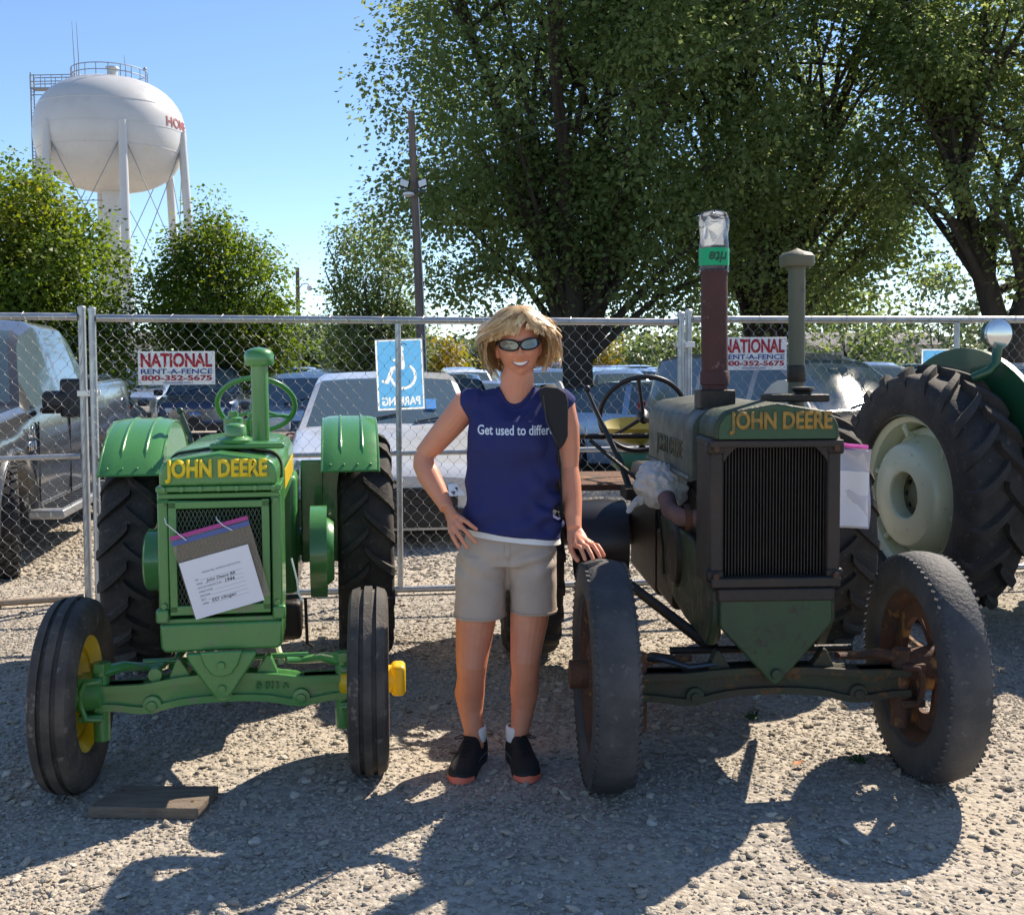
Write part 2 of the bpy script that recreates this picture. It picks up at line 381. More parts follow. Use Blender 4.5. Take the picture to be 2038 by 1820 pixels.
LEAF_MAPLE = leaf_material('leaf_maple', (0.050, 0.095, 0.018), (0.125, 0.195, 0.032), (0.24, 0.235, 0.035), tr=0.5)
LEAF_PALE = leaf_material('leaf_pale', (0.07, 0.115, 0.035), (0.15, 0.20, 0.07), tr=0.45)
LEAF_FAR = leaf_material('leaf_far', (0.05, 0.085, 0.04), (0.11, 0.15, 0.06), tr=0.3)
LEAF_YEL = leaf_material('leaf_yellow', (0.10, 0.13, 0.02), (0.32, 0.26, 0.04), (0.35, 0.2, 0.02), tr=0.45)

def leaves(name, anchors, per, spread, size, mat, parent, seed, droop=0.35):
    """leaf blades (folded kites) spread about anchor points"""
    rs = np.random.RandomState(seed); A = np.array(anchors, float); n = len(A) * per
    c = np.repeat(A, per, 0) + np.clip(rs.normal(0, 1, (n, 3)), -2.1, 2.1) * np.array([spread, spread, spread * 0.75]) * 1.0
    off = c - np.repeat(A, per, 0); d = off / (spread + 1e-6) * np.array([1, 1, .4]) + rs.normal(0, .75, (n, 3)); d[:, 2] -= droop * 2.2; d /= np.linalg.norm(d, axis=1)[:, None]
    u = np.array([0, 0, 1.0]) + off / (spread + 1e-6) * .45 + rs.normal(0, .55, (n, 3)); s = np.cross(d, u); s /= np.linalg.norm(s, axis=1)[:, None]; nn = np.cross(d, s)
    L = (size * (0.55 + 1.0 * rs.rand(n)))[:, None]; W = L * 0.42
    p0 = c; p1 = c + d * L * 0.5 + s * W + nn * L * 0.12; p2 = c + d * L; p3 = c + d * L * 0.5 - s * W + nn * L * 0.12
    v = np.stack([p0, p1, p2, p3], 1).reshape(-1, 3); i = np.arange(n) * 4
    f = np.stack([np.stack([i, i + 1, i + 2], 1), np.stack([i, i + 2, i + 3], 1)], 1).reshape(-1, 3)
    return np_mesh(name, v, f, mat, parent)

def tree(name, loc, height, crown, trunk_r, stems, leafmat, label, seed, nleaf, leafsize, group=None, clump=0.45, trunk_h=0.25, lean=(0, 0), levels=3, gap=0.0, cat='tree', spreadk=1.0, shape=1.0):
    """crown: list of ellipsoids (cx,cy,cz,rx,ry,rz) in local metres; limbs grow from the trunk to points in the crown, twigs to leaf clumps"""
    rt = empty(name, loc, 0, label, cat, group); r = random.Random(seed)
    def inside_pt():
        e = r.choices(crown, weights=[c[3] * c[4] * c[5] for c in crown])[0]
        while True:
            p = V(r.uniform(-1, 1), r.uniform(-1, 1), r.uniform(-1, 1))
            l = p.length
            if l < 1 and (l > 0.45 or r.random() < 0.25): break
        return V(e[0] + p.x * e[3], e[1] + p.y * e[4], e[2] + p.z * e[5])
    wood = MB(); anchors = []
    tops = []
    for k in range(stems):
        a = 2 * PI * k / stems + r.uniform(-.4, .4); sp = (0.0 if stems == 1 else 1.0)
        base = V(math.cos(a) * trunk_r * 0.22 * sp, math.sin(a) * trunk_r * 0.22 * sp, -0.1)
        h = height * r.uniform(0.62, 0.85) if stems > 1 else height * 0.86
        out = height * 0.20 * sp
        pts = [base]; rr = [trunk_r * (1.25 if stems == 1 else 0.95)]
        nseg = 12
        for j in range(1, nseg + 1):
            t = j / nseg
            pts.append(V(base.x + math.cos(a) * out * (max(0, t - .17) / .83) ** 1.05 + lean[0] * t + r.uniform(-.12, .12) * t, base.y + math.sin(a) * out * (max(0, t - .17) / .83) ** 1.05 + lean[1] * t + r.uniform(-.12, .12) * t, h * t))
            rr.append(trunk_r * (1.0 if stems == 1 else 0.66) * (1 - 0.86 * t) + 0.012)
        wood.tube(pts, rr, 10); tops.append((pts, rr))
    # limbs to clump centres
    ncl = max(8, int(nleaf / (150 if nleaf > 30000 and height > 12 else 70)))
    for k in range(ncl):
        tgt = inside_pt()
        if gap and mnoise.noise(tgt * 0.55 + V(seed, 0, 0)) > gap: 
            continue
        if k < ncl * (0.13 if nleaf > 30000 and height > 12 else 0.22):
            pts0, rr0 = tops[k % len(tops)]
            i = max(1, min(len(pts0) - 2, int((r.uniform(trunk_h, 0.8)) * len(pts0))))
            if pts0[i].z > tgt.z + 0.5: i = max(1, int(len(pts0) * trunk_h))
            s = pts0[i]; mid = s.lerp(tgt, 0.5) + V(r.uniform(-.3, .3), r.uniform(-.3, .3), (tgt - s).length * 0.10)
            q1 = s.lerp(mid, 0.5) + V(0, 0, 0.05); q2 = mid.lerp(tgt, 0.5) + V(r.uniform(-.15, .15), r.uniform(-.15, .15), 0.08)
            r0 = rr0[i] * 0.5
            wood.tube([s, q1, mid, q2, tgt], [r0, r0 * 0.75, r0 * 0.5, r0 * 0.3, 0.012], 6, cap=False)
            for t, q in ((0.4, q1), (0.6, mid), (0.9, q2)):
                for _ in range(2):
                    e = q + V(r.uniform(-1, 1), r.uniform(-1, 1), r.uniform(-.3, .8)) * clump * 1.8
                    wood.tube([q, q.lerp(e, .5) + V(0, 0, .05), e], [r0 * 0.22 + .006, r0 * 0.13 + .005, 0.005], 5, cap=False)
        anchors.append(tgt)
    wood.build('trunk', BARK, rt, smooth=60, fix=False)
    leaves('crown', anchors, int(nleaf / max(1, len(anchors))), clump * spreadk, leafsize, leafmat, rt, seed)
    return rt

# great shade trees on the right, behind the cars
z0 = gz(26)
tree('shade_tree', (1.55, 26, z0), 15.5, [(0.2, 0, 8.6, 4.9, 4.6, 5.2), (-1.6, 0, 5.6, 3.5, 3.4, 2.6), (1.6, 0, 5.0, 3.2, 3.2, 2.0), (0.5, 0, 12.5, 3.6, 3.6, 3.0)], 0.44, 4, LEAF_DARK,
     'huge multi-stemmed shade tree rising behind the woman in the blue shirt', 11, 112000, 0.108, 'shade trees behind the parking lot', clump=0.41, trunk_h=0.2, gap=0.24)
tree('shade_tree', (6.6, 29, gz(29)), 16.5, [(0, 0, 9.3, 4.9, 4.5, 6.0), (0.4, 0, 5.0, 3.8, 3.4, 2.3), (-1.0, 0, 13.5, 3.8, 3.6, 3.0)], 0.42, 3, LEAF_DARK,
     'dense shade tree standing behind the rusty exhaust stack and intake pipe', 12, 100000, 0.110, 'shade trees behind the parking lot', clump=0.42, trunk_h=0.2, gap=0.22)
tree('shade_tree', (11.4, 25.5, gz(25)), 17, [(0.3, 0, 11.0, 4.4, 4.2, 4.6), (-0.8, 0, 7.0, 3.6, 3.2, 2.4), (1.2, 0, 4.4, 2.6, 2.6, 1.4)], 0.48, 2, LEAF_DARK,
     'tall shade tree with a forked dark trunk, rightmost in the photo', 13, 70000, 0.108, 'shade trees behind the parking lot', clump=0.41, trunk_h=0.3, gap=0.16)
tree('shade_tree', (9.6, 40, gz(40)), 10, [(0, 0, 5.6, 3.2, 3.0, 3.4)], 0.3, 1, LEAF_PALE,
     'smaller sunlit tree seen through the gap between two big shade trees', 14, 6500, 0.18, 'shade trees behind the parking lot', clump=0.5, gap=0.15)
# maples on the left
tree('maple_tree', (-12.2, 28, gz(28)), 7.4, [(0, 0, 4.0, 2.75, 2.6, 2.3), (-0.6, 0, 5.4, 2.0, 2.0, 1.75), (0.8, 0, 2.2, 2.2, 2.0, 1.2)], 0.17, 1, LEAF_MAPLE,
     'rounded maple turning yellow green, in front of the water tower, beside the grey pickup', 21, 48000, 0.105, 'maples below the water tower', clump=0.30, trunk_h=0.2)
tree('maple_tree', (-7.85, 30, gz(30)), 6.6, [(0, 0, 3.5, 2.05, 1.9, 2.1), (-0.2, 0, 5.2, 1.1, 1.1, 1.1), (0.5, 0, 2.2, 1.7, 1.6, 1.3), (-0.25, 0, 6.1, 0.45, 0.45, 0.6)], 0.15, 1, LEAF_MAPLE,
     'pointed maple with orange tinged top just right of the water tower legs', 22, 34000, 0.094, 'maples below the water tower', clump=0.26, trunk_h=0.2)
# slender tree behind the utility pole
tree('slender_tree', (-5.9, 46, gz(46)), 8.6, [(0, 0, 5.2, 1.9, 1.8, 3.0), (0.4, 0, 3.2, 2.3, 2.0, 1.6)], 0.14, 5, LEAF_PALE,
     'slender pale green tree with several thin stems, left of the utility pole', 31, 15000, 0.13, clump=0.34, trunk_h=0.2)
tree('slender_tree', (-6.4, 50, gz(46)), 4.4, [(0, 0, 2.6, 2.1, 1.8, 1.2)], 0.18, 2, LEAF_DARK,
     'low dark bushy tree under the slender pale tree', 32, 5200, 0.18, clump=0.4, trunk_h=0.15)
tree('far_tree', (-15.6, 85, gz(85)), 5.6, [(0, 0, 3.2, 1.7, 1.7, 2.2)], 0.2, 1, LEAF_FAR,
     'small rounded far tree seen over the roofs beside the pointed maple', 33, 3000, 0.3, 'distant trees', clump=0.5)
for (x, y, h, rx, sd, lab, lm) in [(-5.2, 75, 3.6, 2.2, 41, 'yellowing roadside bush visible right of the utility pole', LEAF_YEL), (-1.0, 80, 4.2, 2.6, 42, 'distant bush behind the blonde hair of the woman', LEAF_FAR),
                                   (5.2, 70, 3.4, 2.4, 43, 'yellow green distant bush between the shade tree trunk and the fence posts', LEAF_YEL), (9.5, 66, 3.8, 2.8, 44, 'distant bush behind the fence, left of the rusty stack', LEAF_PALE),
                                   (19, 62, 6.0, 3.2, 45, 'distant bush above the tan minivan roof', LEAF_PALE), (27, 70, 7.5, 4.0, 46, 'distant tree behind the blue sign at the far end of the fence', LEAF_FAR)]:
    tree('bush', (x, y, gz(y)), h, [(0, 0, h * 0.55, rx, rx, h * 0.45)], 0.1, 3, lm, lab, sd, 2600, 0.26, 'bushes beyond the parked cars', clump=0.5, trunk_h=0.1, cat='bush')
# treeline on the horizon
def treeline():
    rs = np.random.RandomState(5); A = []
    for k in range(420):
        x = rs.uniform(-150, 150); y = rs.uniform(150, 175); h = 5.5 + 2.5 * mnoise.noise(V(x * 0.05, 0, 0)) + rs.rand() * 1.5
        for j in range(5): A.append((x + rs.normal(0, 1.2), y + rs.normal(0, 1), gz(99) + h * (0.1 + 0.85 * j / 4)))
    o = leaves('distant_treeline', A, 9, 1.3, 1.1, LEAF_FAR, None, 6)
    tag(o, 'hazy line of distant trees along the horizon behind the parked cars', 'treeline', kind='stuff')
treeline()

# ------------------------------------------------------------------ water tower
TW = M_('tower_white', (0.56, 0.555, 0.545), 0.32, var=0.3, vscale=0.5, col2=(0.43, 0.425, 0.415), spots=(0.55, 0.52, 0.46), spotscale=0.9, spotamt=0.12, rvar=0.08)
TRED = M_('tower_red', (0.28, 0.06, 0.06), 0.6)
STEEL = M_('dull_steel', (0.30, 0.31, 0.32), 0.5, 0.6)
def water_tower():
    D = 90.0; s = D / 2200; X = (233 - 1019) * s; zb = gz(D)
    t = empty('water_tower', (X, D, zb), 0, 'white elevated water tower on six legs above the maples', 'water tower')
    z = lambda py: 1.52 + (722 - py) * s - zb
    Rt = 5.85; zc = z(276); hb = zc - z(386); ht = z(166) - zc
    prof = []
    for k in range(25):
        a = -PI / 2 + PI * k / 24
        ca = abs(math.cos(a)) ** 0.78; r_ = Rt * ca
        prof.append((max(r_, 0.02), zc + (ht if a > 0 else hb) * math.copysign(abs(math.sin(a)) ** 0.92, math.sin(a))))
    tk = MB().lathe(prof, seg=64).build('tank', TW, t, smooth=180)
    for zz in (zc + 1.9, zc + 0.1, zc - 1.5):   # weld seams follow the tank
        rr = np.interp(zz, [p[1] for p in prof], [p[0] for p in prof])
        MB().lathe([(rr + 0.018, zz - .03), (rr + 0.03, zz), (rr + 0.018, zz + .03)], seg=64).build('weld_seam', TW, tk, smooth=180)
    MB().lathe([(0.75, -0.2), (0.75, zc - hb + 0.6)], seg=24).build('riser_pipe', TW, t)
    for k in range(6):
        a = R(-62 + 60 * k); c, s_ = math.cos(a), math.sin(a)
        top = V(c * (Rt - 0.1), s_ * (Rt - 0.1), zc + 0.15); bot = V(c * (Rt + 1.1), s_ * (Rt + 1.1), -0.2)
        lg = MB().cyl(bot, top, 0.37, 0.33, 16).build('leg', TW, t)
        a2 = R(-62 + 60 * (k + 1)); c2, s2 = math.cos(a2), math.sin(a2)
        for z1, z2 in ((1.0, 7.5), (7.5, zc - 0.8)):
            f = lambda z_, cc, ss: V(cc * (Rt + 1.1 - 1.2 * z_ / zc), ss * (Rt + 1.1 - 1.2 * z_ / zc), z_)
            rod = MB()
            rod.cyl(f(z1, c, s_), f(z2, c2, s2), 0.035, seg=6); rod.cyl(f(z1, c2, s2), f(z2, c, s_), 0.035, seg=6)
            rod.cyl(f(z2, c, s_), f(z2, c2, s2), 0.045, seg=6); rod.build('brace_rod', STEEL, t)
    # handrail ring, walkway, vent, antennas, ladder
    zr = zc + ht * 0.90; rr = 2.9
    hr = MB()
    for dz in (0.5, 1.0): hr.lathe([(rr + 0.04 * math.cos(q * PI / 2), zr + dz + 0.04 * math.sin(q * PI / 2)) for q in range(4)], seg=40, closed=True)
    for k in range(20):
        a = 2 * PI * k / 20; hr.cyl((rr * math.cos(a), rr * math.sin(a), zr - 0.2), (rr * math.cos(a), rr * math.sin(a), zr + 1.0), 0.035, seg=6)
    hr.build('roof_handrail', STEEL, t)
    wk = MB()
    xo = -Rt - 0.35
    wk.box((-(Rt + 2.6) / 2, 0, zr - 0.35), (Rt - 2.0, 0.9, 0.12))
    for y in (-.42, .42):
        for dz in (0.5, 1.0): wk.cyl((-2.8, y, zr - .3 + dz), (xo, y, zr - .35 + dz), 0.04, seg=6)
        for k in range(5): xx = -2.8 + (xo + 2.8) * k / 4; wk.cyl((xx, y, zr - .4), (xx, y, zr + .65), 0.035, seg=6)
    wk.build('walkway', STEEL, t)
    ld = MB()
    for y in (-.3, .3): ld.cyl((xo, y, zr + 0.9), (xo - 0.0, y, zc - 3.5), 0.06, seg=6); ld.cyl((xo, y, zc - 3.5), (-Rt - 1.2, y, 0), 0.06, seg=6)
    for k in range(40): ld.cyl((xo, -.3, zr - k * 0.28), (xo, .3, zr - k * 0.28), 0.03, seg=5)
    for k in range(7): zz = zr - 0.8 - k * 1.4; ld.cyl((xo, 0, zz), (-np.interp(zz, [p[1] for p in prof], [p[0] for p in prof]), 0, zz), 0.04, seg=5)
    ld.build('ladder', STEEL, t)
    MB().lathe([(0.02, zc + ht + .75), (0.5, zc + ht + .65), (0.55, zc + ht + .5), (0.4, zc + ht + .45), (0.4, zc + ht - .2)], c=(0.6, -1, 0), seg=20).build('roof_vent', TW, t)
    for x, y, h in ((-2.9, 0.3, 4.9), (-2.2, -0.6, 4.6), (1.6, -0.8, 1.9)):
        MB().tube([(x, y, zr + .2), (x, y, zr + .2 + h * .35), (x - .12, y, zr + .2 + h)], [.05, .04, .018], 6).build('antenna', STEEL, t)
    MB().ball((3.0, -0.4, zr + 1.1), 0.14).build('beacon', STEEL, t)
    # lettering wrapped round the tank
    zt = zc + 0.65; rt_ = np.interp(zt, [p[1] for p in prof], [p[0] for p in prof])
    def wrap(p):
        rad = np.interp(p.y, [q[1] for q in prof], [q[0] for q in prof]) + 0.03 + p.z
        a = R(-25) + p.x / rt_
        return V(rad * math.cos(a), rad * math.sin(a), p.y)
    me = text_mesh('HOME', 1.0, bold=0.02); fit_text(me, 3.2, 0.80, False)
    bm = bmesh.new(); bm.from_mesh(me); bmesh.ops.subdivide_edges(bm, edges=bm.edges, cuts=1)
    for v in bm.verts: v.co = wrap(V(v.co.x, v.co.y + zt, 0))
    bm.to_mesh(me); bm.free(); link_mesh('lettering', me, TRED, tk, smooth=0)
water_tower()

# ------------------------------------------------------------------ poles, cable, far buildings
WOODP = M_('pole_wood', (0.19, 0.15, 0.125), 0.9, var=0.8, vscale=4, col2=(0.08, 0.062, 0.05), bump=0.8, bscale=20, stretch=(6, 6, 0.4))
LAMPG = M_('lamp_glass', (0.75, 0.75, 0.72), 0.25)
DARKM = M_('dark_metal', (0.05, 0.05, 0.055), 0.45, 0.5)
GALV = M_('galvanised', (0.46, 0.47, 0.48), 0.42, 0.75, var=0.6, vscale=5, col2=(0.30, 0.31, 0.33), rvar=0.15, spots=(0.26, 0.17, 0.10), spotscale=3.5, spotamt=0.12)
def utility_pole():
    Y = 21.5; s = Y / 2200; xb = (846 - 1019) * s; xt = (824 - 1019) * s; zb = gz(Y); zt = 1.52 + (718 - 228) * s
    t = empty('utility_pole', (xb, Y, zb), 0, 'weathered wooden utility pole with two floodlights in front of the shade tree', 'utility pole')
    dx = xt - xb; H = zt - zb
    MB().tube([(0, 0, -.2), (dx * .5, 0, H * .5), (dx, 0, H)], [0.085, 0.076, 0.066], 14).build('shaft', WOODP, t)
    zf = 1.52 + (718 - 375) * s - zb; xf = dx * zf / H
    MB().box((xf, -.09, zf - .10), (0.42, .04, .04)).build('bracket', DARKM, t)
    for sx in (-1, 1):
        fl = MB().box((xf + sx * 0.17, -.16, zf + .04), (0.19, 0.07, 0.17), rot=(R(-20), sx * R(-18), sx * R(-15))).build('floodlight', DARKM, t, bevel=0.015)
        MB().box((xf + sx * 0.173, -.200, zf + .043), (0.16, 0.015, 0.14), rot=(R(-20), sx * R(-18), sx * R(-15))).build('lens', LAMPG, fl, bevel=0.01)
    MB().lathe([(0.02, .06), (0.10, .04), (0.12, 0), (0.07, -.03), (0.02, -.04)], c=(xf - 0.10, -.12, zf - .17), seg=16).build('motion_lamp', LAMPG, t)
    MB().tube([(.09, 0, 0), (dx * .5 + .085, 0, H * .5), (xf + .075, 0, zf - .2)], 0.018, 6).build('conduit', GALV, t)
    p0 = V(xb + xf + .06, Y - .1, zb + zf + .22); p1 = V(4.6, 16.5, 6.9); pts = []
    for k in range(25):
        u = k / 24; q = p0.lerp(p1, u); q.z -= .9 * u * (1 - u); pts.append(q)
    tag(MB().tube(pts, 0.0045, 5).build('overhead_cable', M_('cable_grey', (0.10, 0.105, 0.10), .6)), 'thin overhead cable running from the floodlight pole into the trees', 'cable')
utility_pole()
def street_lamp():
    Y = 62.0; s = Y / 2200; x = (596 - 1019) * s; zb = gz(Y); zt = 1.52 + (720 - 534) * s - zb
    t = empty('street_lamp', (x, Y, zb), 0, 'distant wooden street lamp pole with curved arm right of the pointed maple', 'street lamp')
    MB().cyl((0, 0, -.2), (0, 0, zt), 0.14, 0.11, 10).build('pole', WOODP, t)
    za = 1.52 + (720 - 572) * s - zb
    MB().tube([(0.1, -.1, za - .1), (.25, -.1, za + .12), (.5, -.1, za + .2), (.65, -.1, za + .1)], 0.03, 6).build('arm', STEEL, t)
    MB().lathe([(0.03, .15), (.13, .1), (.16, -.05), (.1, -.16), (.02, -.18)], c=(.68, -.1, za - .05), seg=14).build('lamp_head', LAMPG, t)
street_lamp()
for (x, y, h, lab) in [(-1.35, 72, 5.2, 'thin far utility pole just right of the blue accessible parking sign'), (3.9, 75, 5.6, 'thin far utility pole between the shade tree stems'), (22.6, 70, 6.5, 'thin far utility pole under the rightmost shade tree')]:
    t = empty('utility_pole', (x, y, gz(y)), 0, lab, 'utility pole', 'far utility poles')
    MB().cyl((0, 0, -.1), (0, 0, h), 0.13, 0.1, 8).build('shaft', WOODP, t); MB().box((0, 0, h - .4), (1.5, .1, .12)).build('crossarm', WOODP, t)
BW = M_('siding_white', (0.62, 0.62, 0.60), 0.7, var=.2, vscale=.6); BG = M_('siding_tan', (0.42, 0.39, 0.34), .8, var=.2, vscale=.6); BR = M_('shingle_grey', (0.16, 0.155, 0.15), .9, var=.4, vscale=3)
WIN = M_('dark_window', (0.03, 0.035, 0.04), 0.1)
def shed(x, y, w_, d_, h, roof, mat, lab, nwin):
    zb = gz(y); t = empty('low_building', (x, y, zb), 0, lab, 'building')
    MB().box((0, 0, h / 2), (w_, d_, h)).build('wall', mat, t)
    MB().prism([(-d_ / 2 - .4, h + .003), (d_ / 2 + .4, h + .003), (0, h + roof)], 'YZ', -w_ / 2 - .4, w_ / 2 + .4).build('roof', BR, t)
    for k in range(nwin):
        xx = -w_ / 2 + w_ * (k + .5) / nwin
        wn = MB().box((xx, -d_ / 2 - .03, h * .55), (w_ / nwin * .42, .05, h * .36)).build('window', WIN, t)
        MB().box((xx, -d_ / 2 - .035, h * .55 - h * .2), (w_ / nwin * .5, .09, .08)).build('sill', BW, wn)
    MB().box((w_ * .12, -d_ / 2 - .03, h * .36), (1.0, .06, h * .7)).build('door', WIN, t)
shed(-17.5, 105, 7, 6, 2.9, 1.1, BW, 'small white building with grey roof beyond the pointed maple', 3)
shed(-10.5, 112, 12, 7, 2.7, 1.0, BG, 'long low tan building behind the slender pale tree', 5)
shed(-27.5, 75, 7, 5, 3.2, .9, BW, 'white building corner glimpsed behind the first fence sign', 3)
shed(30, 100, 14, 8, 3.2, 1.2, BG, 'low tan building beyond the cars behind the tan minivan', 5)
# ------------------------------------------------------------------ parked cars
GLASS = M_('car_glass', (0.07, 0.105, 0.125), 0.04, spec=.7, coat=.35)
TYRE = M_('car_tyre', (0.022, 0.022, 0.024), 0.8, var=.5, vscale=9, col2=(0.06, 0.055, 0.05))
ALLOY = M_('alloy', (0.42, 0.43, 0.45), 0.3, 0.9)
CHROME = M_('chrome', (0.7, 0.71, 0.73), 0.12, 1.0)
BLACKP = M_('black_plastic', (0.018, 0.018, 0.02), 0.45)
HEADL = M_('headlamp', (0.75, 0.78, 0.82), 0.08, coat=1.0, metal=0.3)
TAILL = M_('tail_lamp', (0.42, 0.012, 0.015), 0.15, coat=1.0)
def paint(name, col, metal=0.35): return M_('paint_' + name, col, 0.28, metal, coat=1.0, var=0.12, vscale=1.5, rvar=0.06)
PAINTS = {'white': paint('white', (0.74, 0.74, 0.73), 0.0), 'silver': paint('silver', (0.42, 0.43, 0.45), 0.7), 'grey': paint('grey', (0.040, 0.041, 0.044), .05), 'black': paint('black', (0.018, 0.019, 0.022), .2),
          'navy': paint('navy', (0.022, 0.038, 0.085), .4), 'blue': paint('blue', (0.12, 0.22, 0.42), .5), 'red': paint('red', (0.30, 0.02, 0.022), .3), 'tan': paint('tan', (0.36, 0.30, 0.26), .5),
          'maroon': paint('maroon', (0.10, 0.025, 0.03), .4), 'steel blue': paint('steelblue', (0.26, 0.34, 0.44), .6), 'pearl white': paint('pearl', (0.56, 0.57, 0.59), 0.1), 'charcoal': paint('charcoal', (0.075, 0.078, 0.083), .6)}
# y from the nose (0) back; (y, z) control points; all metres
BODY = {
 'sedan':  dict(L=4.75, W=0.91, top=[(0, .62), (.12, .72), (.9, .86), (1.45, .95), (2.2, 1.38), (2.6, 1.45), (3.2, 1.44), (3.85, 1.20), (4.2, 1.06), (4.65, 1.02), (4.75, .88)],
                belt=[(0, .60), (.12, .69), (.9, .82), (1.45, .91), (3.9, .98), (4.65, .98), (4.75, .84)], ws=(1.48, 2.25), rw=(3.3, 3.95), sw=(1.62, 3.72), ax=(.95, 3.72), r=.33, zb=.2, pil=[2.70]),
 'suv':    dict(L=4.75, W=0.95, top=[(0, .74), (.1, .9), (.8, 1.05), (1.3, 1.12), (1.95, 1.60), (2.4, 1.70), (3.6, 1.70), (4.3, 1.62), (4.6, 1.15), (4.75, .9)],
                belt=[(0, .72), (.1, .86), (.8, 1.0), (1.3, 1.06), (4.5, 1.14), (4.6, 1.08), (4.75, .86)], ws=(1.33, 2.0), rw=(4.3, 4.58), sw=(1.5, 4.25), ax=(.92, 3.72), r=.37, zb=.26, pil=[2.45, 3.4]),
 'van':    dict(L=5.1, W=0.99, top=[(0, .72), (.1, .86), (.7, .98), (1.05, 1.06), (1.95, 1.62), (2.5, 1.75), (4.2, 1.76), (4.8, 1.70), (5.0, 1.15), (5.1, .9)],
                belt=[(0, .7), (.1, .83), (.7, .94), (1.05, 1.0), (4.9, 1.08), (5.0, 1.05), (5.1, .86)], ws=(1.08, 2.1), rw=(4.75, 5.0), sw=(1.35, 4.7), ax=(.95, 4.0), r=.34, zb=.22, pil=[2.35, 3.55]),
 'pickup': dict(L=5.85, W=1.0, top=[(0, .85), (.08, 1.05), (.7, 1.17), (1.45, 1.22), (2.05, 1.80), (2.45, 1.89), (3.35, 1.88), (3.62, 1.80), (3.72, 1.36), (3.9, 1.35), (5.75, 1.37), (5.85, 1.3)],
                belt=[(0, .82), (.08, 1.0), (.7, 1.11), (1.45, 1.17), (3.6, 1.24), (3.72, 1.31), (3.9, 1.31), (5.75, 1.33), (5.85, 1.26)], ws=(1.48, 2.1), rw=(3.58, 3.74), sw=(1.66, 3.55), ax=(1.0, 4.6), r=.41, zb=.38, pil=[2.62]),
}
def interp(tab, y): return float(np.interp(y, [p[0] for p in tab], [p[1] for p in tab]))
CAR_MESH = {}
def car_meshes(kind):
    if kind in CAR_MESH: return CAR_MESH[kind]
    B = BODY[kind]; Ln, W, r = B['L'], B['W'], B['r']
    st = set(np.linspace(0, Ln, 40).round(3)) | {p[0] for p in B['top']} | {p[0] for p in B['belt']}
    for a in B['ax']: st |= set((a + (r + .06) * np.cos(np.linspace(0, PI, 13))).round(3))
    for a in B['ws'] + B['rw'] + B['sw']: st.add(round(a, 3))
    for p in B['pil']: st |= {round(p - .05, 3), round(p + .05, 3)}
    st = sorted(s for s in st if 0 <= s <= Ln); rows = []
    for y in st:
        zt, zbelt = interp(B['top'], y), interp(B['belt'], y); zb = B['zb']
        for a in B['ax']:
            d = abs(y - a)
            if d < r + .06: zb = max(zb, r + math.sqrt((r + .06) ** 2 - d * d) * 1.0)
        zb = min(zb, zbelt - .12)
        e = min(1, min(y, Ln - y) / .55); wid = W * (0.80 + 0.20 * math.sin(e * PI / 2) ** .7)
        up = max(0, min(1, (zt - zbelt) / .55)); wr = wid * (0.92 - 0.19 * up)
        row = [(0, zb), (wid * .94, zb), (wid * .99, zb + .10 * (zbelt - zb)), (wid, zb + .5 * (zbelt - zb)), (wid * .985, zbelt - .10), (wid * .955, zbelt)]
        for t in (.06, .55, .93): row.append((wid * .955 + (wr - wid * .955) * (t ** 1.15), zbelt + (zt - zbelt) * t))
        row += [(wr * .93, zt), (wr * .55, zt + .018), (0, zt + .026)]
        rows.append(row)
    m = len(rows[0]); body, gl = MB(), {}
    vs = []
    for y, row in zip(st, rows):
        for s in (1, -1):
            for x, z in row: vs.append((s * x, y, z))
    bf = []; gf = {'windshield': [], 'rear_window': [], 'side_window': [], 'side_window2': []}
    for i in range(len(st) - 1):
        ym = (st[i] + st[i + 1]) / 2
        zt, zbelt = interp(B['top'], ym), interp(B['belt'], ym)
        for s in (0, 1):
            for j in range(m - 1):
                a = (i * 2 + s) * m + j; b_ = ((i + 1) * 2 + s) * m + j; f = (a, a + 1, b_ + 1, b_) if s == 0 else (a, b_, b_ + 1, a + 1)
                tgt = bf
                if j >= 9 and B['ws'][0] < ym < B['ws'][1] and zt > zbelt + .03: tgt = gf['windshield']
                elif j >= 9 and B['rw'][0] < ym < B['rw'][1]: tgt = gf['rear_window']
                elif j in (6, 7) and B['sw'][0] < ym < B['sw'][1] and zt - zbelt > .20 and all(abs(ym - p) > .05 for p in B['pil']): tgt = gf['side_window' if s else 'side_window2']
                tgt.append(f)
    n = len(st)
    for i in (0, n - 1):
        ring = [(i * 2) * m + j for j in range(m)] + [(i * 2 + 1) * m + j for j in reversed(range(m))]
        bf.append(tuple(ring))
    out = {}
    for k, fs in [('body', bf)] + list(gf.items()):
        if not fs: continue
        mb = MB(); used = sorted({q for f in fs for q in f}); ix = {q: k2 for k2, q in enumerate(used)}
        mb.v = [vs[q] for q in used]; mb.f = [tuple(ix[q] for q in f) for f in fs]; mb.m = [0] * len(fs)
        me = mb.mesh(k); out[k] = me
    # wheel
    tw = MB().lathe([(r - .12, -.10), (r - .02, -.105), (r, -.07), (r, .07), (r - .02, .105), (r - .12, .10), (r - .14, .06)], 'X', seg=28).mesh('tyre')
    al = MB(); al.lathe([(r - .12, -.10), (r - .13, -.03), (.10, -.085), (.08, -.10), (.0, -.10)], 'X', seg=28)
    for k in range(5):
        a = 2 * PI * k / 5; al.box((-.088, math.cos(a) * (r * .42), math.sin(a) * (r * .42)), (.03, .07, r * .55), rot=Matrix.Rotation(PI / 2 - a, 3, 'X') if False else (a - PI / 2, 0, 0))
    al = al.mesh('rim')
    out['tyre'], out['rim'] = tw, al
